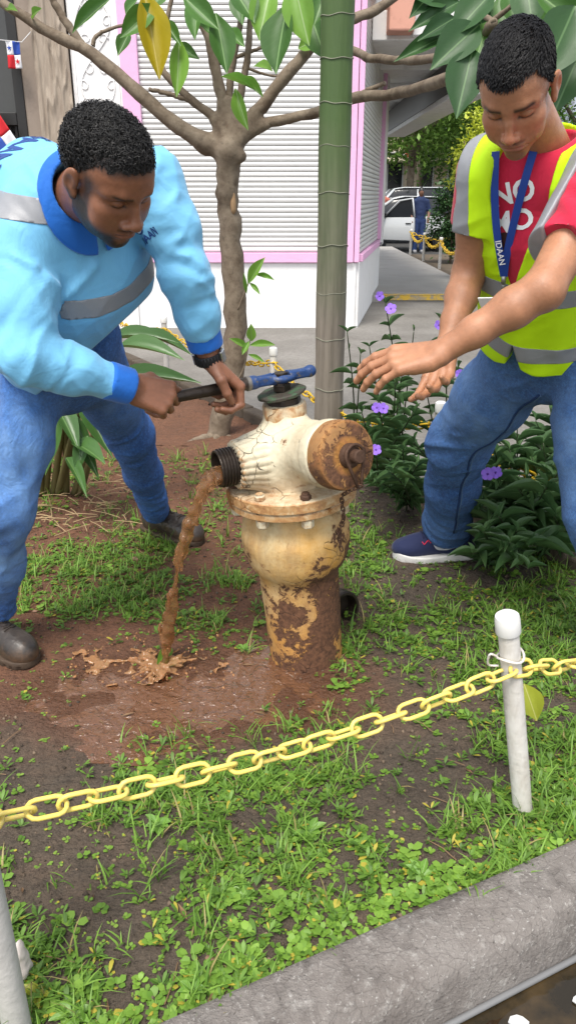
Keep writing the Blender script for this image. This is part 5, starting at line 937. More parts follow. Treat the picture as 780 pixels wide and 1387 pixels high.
# rear fence
PTS = [V3(.656, 3.26, 0), V3(-.086, 4.55, 0), V3(-.91, 5.8, 0), V3(-1.70, 7.07, 0)]; PTS = [V3(1.45, 1.99, 0)]+PTS
lab = ['white plastic post of the rear fence, hidden behind the person in the vest', 'white capped post of the rear fence beside the person in the vest', 'white capped post of the rear fence behind the wrench', 'thin grey post of the rear fence left of the tree', 'farthest grey post of the rear fence toward the shop door']
for i, p in enumerate(PTS):
    if i == 0: continue
    post(lab[i], p, p+V3(.0, 0, .56), .021, M_PVC if i < 3 else M_PVCG, ring=False, group='rear fence posts')
lk2 = link_mesh('link', .060, .034, .0048, M_CHO, 6)
CR = thing('chain', 'yellow plastic chain strung along the rear fence posts', 'chain', tuple(PTS[1]))
for a, b, sg in zip(PTS[:-1], PTS[1:], (.10, .14, .08, .08)): place_links(catenary(a+V3(0, 0, .47), b+V3(0, 0, .47), sg), lk2, .047, CR, 'link', .4, .3, 1.4)
# ------------------------------------------------------------------ the worker turning the valve
W1 = thing('person', 'person in light blue long-sleeved work shirt and jeans, bending to turn the hydrant wrench', 'person', (-.72, 2.5, 0))
M_SKIN1 = skin_mat('skin_deep_brown', .40)
M_SHIRT = cloth_mat('light_blue_shirt', (.165, .455, .70), .62, 1100, .0016)
M_ROYAL = cloth_mat('royal_blue_rib', (.010, .125, .50), .7, 700)
_t = NT('reflective_grey_tape', .38, .6); _t.color(_t.mix(_t.noise(18, 4), (.21, .215, .23), (.30, .305, .32))); _t.bump(_t.vor(700), .0005, .6); _t.bump(_t.noise(14, 3), .004, .4); M_TAPE = _t.m
M_NAVY = plain('navy_print', (.018, .055, .22), .55)
M_WHITEP = plain('white_print', (.8, .8, .8), .5, .05)
M_DENIM1 = denim_mat('blue_denim', (.048, .150, .42), (.015, .062, .23), (.20, .37, .66))
H1R = frame((.615, -.42, -.665), (.425, -.535, .73)); H1T = V3(-.368, 1.71, 1.41)
h1 = lambda *q: H1T+H1R@np.array(q)
pel = V3(-.640, 2.24, .940); neck = at(106, 268, 1.86)
rsh = at(22, 335, 1.83); lsh = at(205, 245, 1.98)
rel = at(36, 482, 1.74); rwr = at(176, 524, 1.87); lel = at(252, 372, 1.94); lwr = at(284, 486, 2.0)
TR = nrm(rsh-lsh); TU = nrm(neck-pel); TR = nrm(TR-TU*np.dot(TR, TU)); TF = np.cross(TU, TR)
def f_head1(P):
    Q = ((P-H1T.astype(np.float32))@H1R.astype(np.float32)).astype(np.float32)
    d = head_sdf(Q, 1.03, .056, .006, 1.30, 1.2)
    return smin(d, s_cone(P, h1(0, -.020, -.045), neck, .059, .062), .03)
HL1 = make_hand(lwr, (.62, .22, -.72), (.62, .30, .66), 1, ((.75, 1.15, .6), (.85, 1.15, .6), (.9, 1.15, .6), (.95, 1.15, .6)), thumb=((.022, .018, -.012), (.044, .042, -.022), (.046, .074, -.034), (.038, .100, -.040)), sc=1.08)
HR1 = make_hand(rwr, (.80, .33, -.36), (.25, -.80, .45), -1, ((.80, 1.0, .6), (.95, 1.15, .7), (1.05, 1.2, .7), (1.1, 1.2, .7)), thumb=((.022, .020, -.008), (.040, .046, -.014), (.036, .078, -.020), (.024, .102, -.024)), sc=1.10)
def f_arm1(P): return np.minimum(smin(HL1[0](P), s_chain(P, [lel, lel*.3+lwr*.7, lwr], [.045, .034, .0285], .02), .015), smin(HR1[0](P), s_chain(P, [rel, rel*.3+rwr*.7, rwr], [.045, .034, .0300], .02), .015))
def f_core1(P):
    d = s_chain(P, [pel, pel*.5+neck*.5, neck], [.12, .13, .06], .05, TF, .7); d = smin(d, s_cone(P, rsh, lsh, .05, .05), .04)
    return np.minimum(d, np.minimum(s_cone(P, rsh, rel, .05, .04), s_cone(P, lsh, lel, .05, .04)))
vh, qh = surfnet(f_head1, *bounds([h1(0, 0, 0), h1(0, .13, 0), h1(0, -.12, 0), h1(0, 0, .14), h1(0, .05, -.11), neck, h1(.09, 0, 0), h1(-.09, 0, 0)], .05), .0025, slack=.006)
va, qa = surfnet(f_arm1, *bounds(HL1[1]+HR1[1]+[lel*.4+lwr*.6, rel*.4+rwr*.6], .045), .0026, slack=.006)
vc, qc = surfnet(f_core1, *bounds([pel, neck, rsh, lsh, rel, lel], .14), .02)
BASE1 = (.215, .088, .046)
cols = [skin_cols(vh, BASE1), skin_cols(va, (.225, .095, .052), HL1[2]+HR1[2]), skin_cols(vc, BASE1)]
q = (vh-H1T)@H1R; X, Y_, Z = np.abs(q[:, 0]), q[:, 1], q[:, 2]
def hair_mask1(q):
    X, Y_, Z = np.abs(q[:, 0]), q[:, 1], q[:, 2]
    line = np.where(Y_ > .035, .082-.010*np.clip(X/.05, 0, 1)**2, np.where(Y_ > -.02, .030+.9*np.clip(Y_-.0, 0, .035)*1.35, -.005-.030*np.clip((-.02-Y_)/.06, 0, 1)))
    ear = s_ell(np.stack([X, Y_, Z], 1).astype(np.float32), (.086, -.010, .004), (.016, .024, .036)); return np.where(ear < 0, -.05, Z-line)
mk = hair_mask1(q); side = np.clip(mk/.018+.5, 0, 1)
burn = np.clip(1.4-np.abs(Y_-.026)/.014, 0, 1)*np.clip((.055-Z)/.02, 0, 1)*np.clip((Z+.06)/.02, 0, 1)*(X > .045)
beard = np.clip((-.022-Z-.50*np.clip(Y_-.035, 0, 1)+.020*np.clip((.02-Y_)/.03, 0, 1))/.016, 0, 1)*(Y_ > -.012)*np.clip((Z+.135)/.02, 0, 1)*np.clip((X-.018)/.012+np.clip((-.070-Z)/.008, 0, 1), 0, 1)
chinb = np.clip((-.074-Z)/.01, 0, 1)*(Y_ > .02)*np.clip((Z+.13)/.02, 0, 1)
must = np.clip(1-np.abs(Z+.040)/.0055, 0, 1)*(X < .028)*(Y_ > .075)
dark = np.clip(side*.96+burn*.8+np.maximum(beard, chinb)*.93+must*.70, 0, .96)*(1+.12*noise3(vh, 900, 2)); dark = np.clip(dark, 0, .97)
browl = np.exp(-((Z-.037-.12*np.clip(X-.03, -1, .0))/.0038)**2)*np.clip((X-.010)/.006, 0, 1)*np.clip((.056-X)/.008, 0, 1)*(Y_ > .05)
lash = np.exp(-((Z-.0095-.12*np.abs(X-.031))/.0018)**2)*np.clip((X-.014)/.004, 0, 1)*np.clip((.047-X)/.004, 0, 1)*(Y_ > .06)
dark = np.maximum(dark, np.maximum(browl*.90, lash*.85)); lips = np.exp(-(((Z+.0525)/.0085)**2))*np.clip((.027-X)/.006, 0, 1)*(Y_ > .085)
c = cols[0]; c = c*(1-.45*lips[:, None])+np.array((.17, .060, .045))*.45*lips[:, None]; c = c*(1-dark[:, None])+np.array((.012, .008, .0062))*dark[:, None]; cols[0] = c.astype(np.float32)
off = np.cumsum([0, len(vh), len(va)]); me = mesh_of('body', np.concatenate([vh, va, vc]), np.concatenate([qh, qa+off[1], qc+off[2]]), [M_SKIN1]); vcol(me, 'Col', np.concatenate(cols)); obj('body', me, None, W1)
# curly hair
t_ = NT('black_curly_hair', .42, .5); t_.color(t_.mix(t_.noise(300, 2), (.004, .0038, .0036), (.016, .014, .013))); M_HAIR1 = t_.m
G = grad(f_head1, vh); G /= np.linalg.norm(G, axis=1, keepdims=True); ids = np.nonzero(mk > .004)[0]; hv, hf = [], []; rg = np.random.default_rng(3); nb = 0
for i in rg.choice(ids, 5200, replace=True):
    p, n_ = vh[i].astype(float)+rg.normal(size=3)*.0012, G[i].astype(float); top = float(np.clip((mk[i]-.004)/.035, .15, 1)) if abs(q[i, 0]) > .045 or q[i, 1] < -.05 else float(np.clip((mk[i])/.020, .22, 1))
    a = nrm(np.cross(n_, rg.normal(size=3))); b = np.cross(n_, a); rc = (.0022+.0026*rg.random())*(.5+.5*top); hgt = .010*top*(.7+.6*rg.random()); tt = np.linspace(0, 1, 9); ph = rg.random()*6.3; tr = 1.0+rg.random()
    pts = p+np.outer(tt*hgt, n_)+rc*np.outer(np.cos(ph+tt*6.3*tr), a)+rc*np.outer(np.sin(ph+tt*6.3*tr), b)+np.outer(tt*.004*rg.normal(), a)
    m_ = MB().tube(pts, np.linspace(.0013, .0007, 9)*(.7+.3*top), 3, cap=False); hv += m_.v; hf += [[nb+j for j in f_] for f_ in m_.f]; nb = len(hv)
obj('hair', mesh_of('hair', hv, np.array(hf), [M_HAIR1]), None, W1)
# shirt
hp = [at(196, 404, 2.12), at(112, 482, 2.04), at(60, 520, 2.30)]; hem_n = nrm(np.cross(hp[1]-hp[0], hp[2]-hp[0])); hem_n = hem_n if hem_n@TU > 0 else -hem_n
def f_shirt0(P):
    A = pel+TU*.02; B = pel+TU*.20; C_ = pel+TU*.36
    d = s_chain(P, [A-TR*-.01, B+TF*.02+TR*.012, C_+TF*.005, neck-TU*.09-TF*.02], [.178, .184, .192, .140], .06, TF, .76)
    d = smin(d, s_chain(P, [rsh-TU*.015, neck-TU*.020-TF*.045, lsh-TU*.015], [.080, .084, .072], .05), .06)
    d = smin(d, s_ell(P, at(42, 255, 2.02), (.13, .085, .12), np.stack([TR, TF, TU], 1)), .07)
    s = s_chain(P, [rsh, rsh*.5+rel*.5, rel, rel*.55+rwr*.45, rel*.21+rwr*.79], [.084, .077, .062, .053, .043], .03)
    s2 = s_chain(P, [lsh, lsh*.5+lel*.5, lel, lel*.5+lwr*.5, lel*.32+lwr*.68], [.078, .067, .056, .050, .043], .03)
    s = smax(s, (P-(rel*.20+rwr*.80).astype(np.float32))@nrm(rwr-rel).astype(np.float32), .006); s2 = smax(s2, (P-(lel*.30+lwr*.70).astype(np.float32))@nrm(lwr-lel).astype(np.float32), .006)
    return d, s, s2
ax_r1, ax_r2, ax_l1, ax_l2 = nrm(rel-rsh), nrm(rwr-rel), nrm(lel-lsh), nrm(lwr-lel)
armpit_r = rsh*.6+rel*.2+(pel+TU*.36)*.2; armpit_l = lsh*.62+lel*.25+(pel+TU*.36)*.13
def f_shirt(P, detail=True, opening=True):
    d, s, s2 = f_shirt0(P)
    if detail:
        s = s-.006*near(P, rel, .14)*fold_noise(P, ax_r2+.7*TF, 34, 9, 5)-.0035*fold_noise(P, ax_r2+1.3*TU, 24, 5, 8)-.003*fold_noise(P, ax_r1+1.4*TR, 20, 5, 15)
        s2 = s2-.0055*near(P, lel, .16)*fold_noise(P, ax_l1+.9*TR, 34, 9, 6)-.003*fold_noise(P, ax_l2+.8*TF, 32, 8, 9)-.003*fold_noise(P, ax_l1-1.1*TR, 30, 8, 19)
        d = d-.0055*fold_noise(P, TR+.45*TU, 14, 4, 11)*(1-near(P, neck, .12))-.002*fold_noise(P, TR-.5*TU, 30, 7, 14)
    d = smax(d, -((P-hp[0].astype(np.float32))@hem_n.astype(np.float32)), .006)
    d = smin(d, s, .022); d = smin(d, s2, .022)
    if detail: d = crease(P, d, [([at(82, 385, 1.80), at(95, 350, 1.78), at(98, 300, 1.80)], .012, .010), ([at(84, 395, 1.80), at(60, 365, 1.75), at(0, 342, 1.75)], .010, .009), ([at(90, 400, 1.84), at(130, 360, 1.85)], .012, .008),
        ([at(215, 300, 1.92), at(190, 330, 1.90), at(180, 360, 1.9)], .011, .008), ([at(222, 290, 1.9), at(248, 250, 1.92)], .010, .007), ([at(225, 330, 1.9), at(258, 318, 1.88)], .009, .007), ([at(228, 350, 1.9), at(268, 345, 1.88)], .008, .006)])
    return smax(d, -s_cone(P, neck-TU*.01, h1(0, -.03, -.02), .064, .075), .012) if opening else d
vs, qs = surfnet2(lambda P: f_shirt(P, False), f_shirt, *bounds([pel, neck, rsh, lsh, rel, rwr, lel, lwr], .20), .0056, slack=.008)
SH = obj('shirt', mesh_of('shirt', vs, qs, [M_SHIRT]), None, W1)
for el, wr, r in ((rel, rwr, .047), (lel, lwr, .047)):
    ax = nrm(wr-el); a = el*.24+wr*.76 if wr is rwr else el*.36+wr*.64; b = wr+ax*.002 if wr is rwr else wr-ax*.034
    def f_cuff(P, a=a, b=b, r=r, ax=ax):
        d = s_cone(P, a-ax*.03, b+ax*.03, r, r*.93)-.0012*np.abs(np.sin(np.arctan2((P-a.astype(np.float32))@nrm(np.cross(ax, (0, 0, 1))).astype(np.float32), (P-a.astype(np.float32))@nrm(np.cross(ax, np.cross(ax, (0, 0, 1)))).astype(np.float32))*26))
        d = smax(d, np.maximum((P-b.astype(np.float32))@ax.astype(np.float32), -(P-a.astype(np.float32))@ax.astype(np.float32)), .004)
        return smax(d, -s_cone(P, a-ax*.1, b+ax*.1, r-.010, r*.93-.010), .003)
    sdf_obj('cuff', f_cuff, *bounds([a, b], .075), .0042, M_ROYAL, SH)
# collar with an open placket
na = nrm(h1(0, -.03, -.04)-(neck-TU*.03)); nf = nrm(TF-na*np.dot(TF, na)); nc = neck-TU*.006+na*.016
def f_collar(P):
    u = (P-nc.astype(np.float32))@na.astype(np.float32); D = P-nc.astype(np.float32)-np.outer(u, na).astype(np.float32); fr = D@nf.astype(np.float32); rr = np.sqrt((D*D).sum(1)); g = np.clip(fr/(rr+1e-6), -1, 1)
    sh = f_shirt(P, False, False); ro = .098+.026*np.clip(g, 0, 1)-.004*np.clip(-g, 0, 1)
    lap = smax(np.abs(sh-.007)-.0045, rr-ro, .004); band = smax(np.abs(rr-.074-.10*np.clip(u, -.02, 1))-.005, np.maximum(u-.040+.026*np.clip(g, 0, 1), -.02-sh), .004)
    d = smin(lap, band, .012); d = smax(d, .066-rr, .004); sd = D@nrm(np.cross(na, nf)).astype(np.float32)
    return np.where(fr > 0, smax(d, .006+.10*np.clip(rr-.07, 0, 1)-np.abs(sd), .004), d)*.85
sdf_obj('collar', f_collar, *bounds([nc], .17), .0042, M_ROYAL, SH, one=True)
pc = onto(f_shirt, [at(146, 335, 1.75), at(152, 346, 1.75), at(160, 340, 1.75), at(158, 350, 1.75)], .003)
pm = MB(); pp = onto(f_shirt, [at(136, 318, 1.74), at(166, 322, 1.74), at(163, 338, 1.74), at(153, 350, 1.74), at(140, 335, 1.74)], .0035); pm.add(list(pp)+list(pp-TF*.006), [(4, 3, 2, 1, 0), (5, 6, 7, 8, 9)]+[(i, (i+1) % 5, 5+(i+1) % 5, 5+i) for i in range(5)]); pm.build('placket', M_ROYAL, SH)
# sewn-on reflective tape: chest band and shoulder band
_d, _s, _s2 = f_shirt0(vs); qt = qs[(np.minimum(_s, _s2) > _d+.004)[qs].all(1)]; bc = at(150, 413, 1.9); bn = nrm(np.cross(at(203, 402, 1.99)-at(92, 424, 1.87), TF)); bn = bn if bn@TU > 0 else -bn
peel('reflective_strip', vs, qt, [(bc+bn*.024, bn), (bc-bn*.024, -bn), (at(84, 425, 1.86), V3(-1, 0, 0)), (at(206, 385, 1.95), V3(1, 0, 0))], .0016, f_shirt, M_TAPE, SH)
bn2 = nrm(TU*.25+TR*.50-TF*.83); e1, e2 = at(40, 282, 1.76), at(62, 276, 1.76); bw = nrm(at(5, 262, 1.76)-at(5, 300, 1.76))
peel('reflective_strip', vs, qs, [(at(20, 264, 1.76), nrm(at(10, 262, 1.76)-at(10, 300, 1.76)-.0*TR)), (at(20, 299, 1.76), -nrm(at(10, 262, 1.76)-at(10, 300, 1.76))), (at(57, 280, 1.76), nrm(at(57, 275, 1.76)-at(30, 281, 1.76))), (neck+TU*.2, TU)], .0016, f_shirt, M_TAPE, SH)
# print on the back and the chest mark
to = onto(f_shirt, [at(8, 214, 1.93)])[0]; txd = nrm(at(-8, 240, 1.90)-at(38, 180, 1.95)); tyd = nrm(at(40, 212, 1.93)-at(5, 222, 1.95))
text_on('lettering', 'IDAAN', .070, to+txd*-.052, txd, tyd, f_shirt, .0012, M_NAVY, SH, .0022)
lo_ = hit(f_shirt, 201, 321); lx = nrm(hit(f_shirt, 207, 311)-hit(f_shirt, 193, 331)); g_ = grad(f_shirt, lo_[None].astype(np.float32))[0]; ly = nrm(np.cross(g_, lx))
text_on('lettering', 'IDAAN', .024, lo_, lx, ly, f_shirt, .0012, M_NAVY, SH, .0005)
for k_, (r_, mt_) in enumerate(((.0155, M_NAVY), (.0115, M_WHITEP), (.0062, M_NAVY))):
    th = np.linspace(0, 2*np.pi, 20, endpoint=False); c0 = lo_+ly*.030-lx*.012; P_ = [c0]+[c0+lx*r_*math.cos(a)+ly*(r_*math.sin(a)*(1.25 if math.sin(a) > 0 else 1)) for a in th]
    P_ = onto(f_shirt, P_, .0012+.0006*k_); MB().add(P_, [(0, 1+i, 1+(i+1) % 20) for i in range(20)]).build('emblem', mt_, SH)
# watch
wa = nrm(lel-lwr); wc = lwr+wa*.006; ws = nrm(np.cross(wa, (0, -1, .2))); wq = np.cross(wa, ws)
wat = MB(); wat.lathe([(.0335, -.013), (.0365, -.013), (.0372, 0), (.0365, .013), (.0335, .013)], 28, wc, wa, cap=False); WT = wat.build('watch_strap', plain('black_rubber', (.015, .015, .017), .5), W1, smooth=True)
for s_ in range(26):
    a = s_*2*math.pi/26; e_ = wc+.0372*(math.cos(a)*ws+math.sin(a)*wq); MB().tube([e_-wa*.0115, e_+wa*.0115], .0022, 5).build('strap_rib', bpy.data.materials['black_rubber'], WT)
wd = nrm(at(296, 489, 1.97)-at(264, 497, 1.99)); wd = nrm(wd-wa*np.dot(wd, wa)); Rw = np.stack([np.cross(wd, wa), wd, wa], 1)
for sg in (1, -1): MB().box((-.012, .033, -.016), (.012, .042, .016), M=(Rw*np.array([1, 1, 1]), wc) if sg > 0 else (np.stack([-Rw[:, 0], -Rw[:, 1], Rw[:, 2]], 1), wc)).build('watch_case' if sg < 0 else 'watch_buckle', plain('brushed_steel', (.6, .6, .6), .3, metal=1.0), WT, bevel=.003)
# jeans
rhip, lhip = at(42, 505, 2.20), at(118, 482, 2.38); rkn, ran = at(4, 690, 2.05), at(-6, 822, 2.20); lkn, lan = at(176, 588, 2.66), at(210, 684, 3.03)
ra1, la1 = nrm(ran-rkn), nrm(lan-lkn)
def f_jean(P, detail=True):
    hip = s_chain(P, [pel+TU*.06, pel-TU*.05+V3(0, .02, 0)], [.160, .158], .05, TF, .78)
    r = s_chain(P, [rhip, rhip*.5+rkn*.5, rkn, rkn*.45+ran*.55, ran], [.106, .094, .076, .070, .060], .04); l = s_chain(P, [lhip, lhip*.5+lkn*.5, lkn, lkn*.5+lan*.5, lan-V3(0, 0, .02)], [.108, .094, .078, .069, .056], .04)
    if detail:
        r = r-.008*near(P, ran, .22)*fold_noise(P, ra1+.5*TR, 30, 6, 3)-.0065*near(P, rkn, .22)*fold_noise(P, ra1-.6*TR, 24, 6, 4)-.005*fold_noise(P, TR+.3*TU, 17, 5, 7)
        l = l-.008*near(P, lan, .24)*fold_noise(P, la1+.45*TR, 30, 6, 13)-.0065*near(P, lkn, .22)*fold_noise(P, la1-.6*TR, 24, 6, 24)-.006*near(P, lhip, .25)*fold_noise(P, TU+TR, 20, 6, 17)
    return smin(smin(hip, r, .05), l, .05)
vj, qj = surfnet2(lambda P: f_jean(P, False), f_jean, *bounds([pel, rhip, lhip, rkn, lkn, ran, lan], .20), .0072)
JE = mesh_of('jeans', vj, qj, [M_DENIM1]); fd = near(vj, rhip*.45+rkn*.55+V3(.03, -.09, 0), .17)+near(vj, rkn*.6+ran*.4+V3(.04, -.05, 0), .15)+near(vj, lhip*.5+lkn*.5+V3(.05, -.06, .02), .13)*.7; add_mesh_attr(JE, 'fade', np.clip(fd, 0, 1)*(.6+.4*noise3(vj, 30, 1))); obj('jeans', JE, None, W1)
# work boots
t_ = NT('worn_dark_leather', .5, .5); n_ = t_.noise(9, 5); sx = t_.n('ShaderNodeSeparateXYZ'); t_.l(t_.co(), sx.inputs[0]); md = t_.math('ADD', t_.math('MULTIPLY', sx.outputs[2], -9), t_.math('MULTIPLY', t_.noise(26, 5, .7), 1.6)); t_.color(t_.mix(t_.ramp(md, [(.05, 0), (.55, .85)]), t_.mix(t_.ramp(n_, [(.4, 0), (.7, 1)]), (.020, .017, .015), (.060, .045, .036)), (.105, .062, .036))); t_.bump(t_.noise(70, 4), .003, .5); t_.set('Roughness', t_.ramp(t_.noise(22, 3), [(.3, .3), (.7, .65)])); M_BOOT = t_.m
M_BSOLE = plain('muddy_rubber_sole', (.055, .035, .022), .75, .5, 30, bump=.003); M_LACE = plain('dark_lace', (.03, .022, .018), .8)
hl = at(203, 722, z=0); tl = at(282, 757, z=0); shoe(hl-V3(.03, -.03, -.012), (tl-hl)+V3(.08, 0, 0), 'boot', W1, (M_BOOT, M_BSOLE, M_LACE), True, 1.16)
tr_ = at(46, 908, z=0); yd_ = nrm(V3(.80, -.60, 0)); shoe(tr_-yd_*.320+V3(0, 0, .012), yd_, 'boot', W1, (M_BOOT, M_BSOLE, M_LACE), True, 1.10)
# ------------------------------------------------------------------ the colleague in the safety vest
W2 = thing('person', 'person in lime safety vest, red T-shirt and jeans, reaching an open hand toward the hydrant', 'person', (.78, 2.4, 0))
M_SKIN2 = skin_mat('skin_tan', .40, .08)
M_RED = cloth_mat('red_cotton', (.50, .012, .045), .85, 900)
t_ = NT('lime_vest', .6, .3); t_.color(t_.mix(t_.noise(8, 3), (.50, .80, .004), (.56, .86, .008))); t_.bump(t_.noise(16, 3), .006, .35); t_.bump(t_.vor(1100), .0006, .6); M_LIME = t_.m
M_PIPE = plain('lime_piping', (.55, .80, .05), .6, .05)
M_DENIM2 = denim_mat('mid_blue_denim', (.055, .150, .37), (.020, .066, .21), (.17, .31, .56))
H2R = frame((-.278, -.607, -.744), (-.364, -.65, .667)); H2T = V3(.487, 1.855, 1.583)
h2 = lambda *q: H2T+H2R@np.array(q)
pel = V3(.735, 2.26, .985); neck = at(742, 205, 1.985)
rsh = at(660, 232, 2.05); lsh = at(818, 245, 1.86); rel = at(634, 372, 2.12); rwr = at(604, 470, 2.00); lel = at(735, 392, 1.70); lwr = at(596, 478, 1.73)
TR = nrm(rsh-lsh); TU = nrm(neck-pel); TR = nrm(TR-TU*np.dot(TR, TU)); TF = np.cross(TU, TR); TM2 = np.stack([TR, TF, TU], 1).astype(np.float32)
def f_head2(P):
    Q = ((P-H2T.astype(np.float32))@H2R.astype(np.float32)).astype(np.float32)
    return smin(head_sdf(Q, .97, .048, -.001, .98, 1.05), s_cone(P, h2(0, -.022, -.045), neck-TU*.02-TF*.018, .052, .048), .03)
HL2 = make_hand(lwr, (-.93, .20, -.22), (-.25, -.50, .83), 1, ((.22, .30, .22), (.28, .32, .22), (.34, .34, .24), (.38, .34, .24)), spread=(.06, .02, -.03, -.10), thumb=((.022, .020, -.012), (.042, .046, -.026), (.044, .076, -.034), (.040, .102, -.040)), sc=1.10)
HR2 = make_hand(rwr, (-.30, -.62, -.72), (.45, .55, -.65), -1, ((.10, .35, .3), (.22, .5, .35), (.35, .6, .4), (.45, .65, .4)), thumb=((.024, .020, -.010), (.044, .042, -.022), (.048, .068, -.034), (.040, .090, -.044)), sc=1.0)
def f_arm2(P):
    l = s_chain(P, [lsh, lsh*.45+lel*.55, lel, lel*.72+lwr*.28, lel*.35+lwr*.65, lwr], [.056, .049, .042, .042, .033, .0270], .02)
    l = smin(l, s_ell(P, lel+V3(.012, .01, -.012), (.03, .03, .03)), .02)
    r = s_chain(P, [rsh, rsh*.45+rel*.55, rel, rel*.70+rwr*.30, rel*.35+rwr*.65, rwr], [.054, .048, .041, .041, .032, .026], .02)
    return np.minimum(smin(HL2[0](P), l, .015), smin(HR2[0](P), r, .015))
def f_core2(P): return smin(s_chain(P, [pel, pel*.5+neck*.5, neck], [.12, .11, .040], .05, TF, .7), s_cone(P, rsh-TF*.03-TU*.03, lsh-TF*.03-TU*.03, .035, .035), .03)
vh, qh = surfnet(f_head2, *bounds([h2(0, 0, 0), h2(0, .13, 0), h2(0, -.12, 0), h2(0, 0, .14), h2(0, .05, -.11), neck, h2(.09, 0, 0), h2(-.09, 0, 0)], .05), .0025, slack=.006)
va, qa = surfnet(f_arm2, *bounds(HL2[1]+HR2[1]+[lel, rel, lsh*.6+lel*.4, rsh], .06), .0028, slack=.006)
vc, qc = surfnet(f_core2, *bounds([pel, neck, rsh, lsh], .14), .02)
BASE2 = (.375, .172, .090)
cols = [skin_cols(vh, BASE2), skin_cols(va, (.375, .175, .094), HL2[2]+HR2[2]), skin_cols(vc, BASE2)]
q = (vh-H2T)@H2R; X, Y_, Z = np.abs(q[:, 0]), q[:, 1], q[:, 2]
def hair_mask2(q):
    X, Y_, Z = np.abs(q[:, 0]), q[:, 1], q[:, 2]
    fr = .083-.003*np.exp(-(X/.022)**2)+.006*np.exp(-((X-.044)/.012)**2)-1.6*np.clip(X-.054, 0, 1)
    line = np.where(Y_ > .030, fr, np.where(Y_ > -.005, .012+1.1*np.clip(Y_+.005, 0, .035), -.010-.035*np.clip((-.02-Y_)/.06, 0, 1)))
    ear = s_ell(np.stack([X, Y_, Z], 1).astype(np.float32), (.082, -.010, .004), (.016, .024, .036)); return np.where(ear < 0, -.05, Z-line)
mk = hair_mask2(q); side = np.clip(mk/.012+.4, 0, 1)
burn = np.clip(1-np.abs(Y_-.030)/.012, 0, 1)*np.clip((.055-Z)/.02, 0, 1)*np.clip((Z+.005)/.02, 0, 1)*(X > .05)
must = np.clip(1-np.abs(Z+.0405-.06*np.clip(X-.015, 0, 1))/.0055, 0, 1)*np.clip((.030-X)/.006, 0, 1)*(Y_ > .072)*np.clip(.35+X/.012, 0, 1)
chinb = np.clip(1-np.abs(Z+.082)/.018, 0, 1)*np.clip((.028-X)/.012, 0, 1)*(Y_ > .06)+.5*np.clip((-.075-Z)/.015, 0, 1)*(Y_ > 0)*np.clip((Z+.12)/.02, 0, 1)
dark = np.clip(side*.95+burn*.65+must*.62+chinb*.38, 0, .95)*(1+.15*noise3(vh, 900, 2))
browl = np.exp(-((Z-.0375-.10*np.clip(X-.02, 0, .02)+.25*np.clip(X-.044, 0, 1))/.0052)**2)*np.clip((X-.010)/.005, 0, 1)*np.clip((.055-X)/.006, 0, 1)*(Y_ > .05)
lash = np.exp(-((Z-.0095-.12*np.abs(X-.031))/.0022)**2)*np.clip((X-.014)/.004, 0, 1)*np.clip((.048-X)/.004, 0, 1)*(Y_ > .06)
dark = np.clip(np.maximum(dark, np.maximum(browl*.95, lash*.9)), 0, .96); lips = np.exp(-(((Z+.0525)/.0085)**2))*np.clip((.026-X)/.006, 0, 1)*(Y_ > .085)
rd = np.clip(np.exp(-((X/.020)**2+((Z+.015)/.022)**2))*(Y_ > .07)+.7*np.exp(-(((X-.045)/.018)**2+((Z+.012)/.018)**2))*(Y_ > .03)+.8*np.clip((X-.077)/.006, 0, 1), 0, 1); cols[0] = cols[0]*(1+np.outer(rd, np.array((.10, -.10, -.14)))); c = cols[0]; c = c*(1-.6*lips[:, None])+np.array((.30, .105, .085))*.6*lips[:, None]; c = c*(1-dark[:, None])+np.array((.012, .0095, .008))*dark[:, None]; cols[0] = c.astype(np.float32)
off = np.cumsum([0, len(vh), len(va)]); me = mesh_of('body', np.concatenate([vh, va, vc]), np.concatenate([qh, qa+off[1], qc+off[2]]), [M_SKIN2]); vcol(me, 'Col', np.concatenate(cols)); obj('body', me, None, W2)
# short straight hair combed forward
t_ = NT('black_straight_hair', .5, .25); t_.color(t_.mix(t_.noise(300, 2), (.0045, .0045, .005), (.016, .015, .016))); M_HAIR2 = t_.m
G = grad(f_head2, vh); G /= np.linalg.norm(G, axis=1, keepdims=True); ids = np.nonzero(mk > .001)[0]; rg = np.random.default_rng(4)
ids = rg.choice(ids, 9000, replace=True); p = vh[ids].astype(float)+rg.normal(size=(9000, 3))*.0012; n_ = G[ids].astype(float); ql = (p-H2T)@H2R
top = np.clip((ql[:, 2]-.045)/.045, 0, 1); ln = (.005+.013*top*np.clip(1.25-ql[:, 1]/.09, .35, 1))*(.7+.6*rg.random(9000)); cmb = H2R@V3(.35, 1, -.1); tang = cmb-n_*(n_@cmb)[:, None]; tang = tang+rg.normal(size=(9000, 3))*.28+np.outer(1-top, H2R@V3(0, .2, -1))*.7
tang = tang-n_*(tang*n_).sum(1)[:, None]; tang /= np.linalg.norm(tang, axis=1, keepdims=True); sdv = np.cross(n_, tang); P4 = []
for k_, (a, b, w) in enumerate(((0, -.002, .0011), (.30, .0032, .0012), (.70, .0050, .0009), (1.0, .0046, .0002))):
    cpt = p+tang*(ln*a)[:, None]+n_*(b*(.35+.9*top))[:, None]; P4.append(np.stack([cpt+sdv*w, cpt-sdv*w*.6+n_*w, cpt-sdv*w*.6-n_*w], 1))
HV = np.stack(P4, 1).reshape(-1, 3); base = np.arange(9000)[:, None]*12; fq = np.array([(a*3+j, a*3+(j+1) % 3, a*3+3+(j+1) % 3, a*3+3+j) for a in range(3) for j in range(3)])
obj('hair', mesh_of('hair', HV, (base[:, None, :]+fq[None]).reshape(-1, 4), [M_HAIR2]), None, W2)
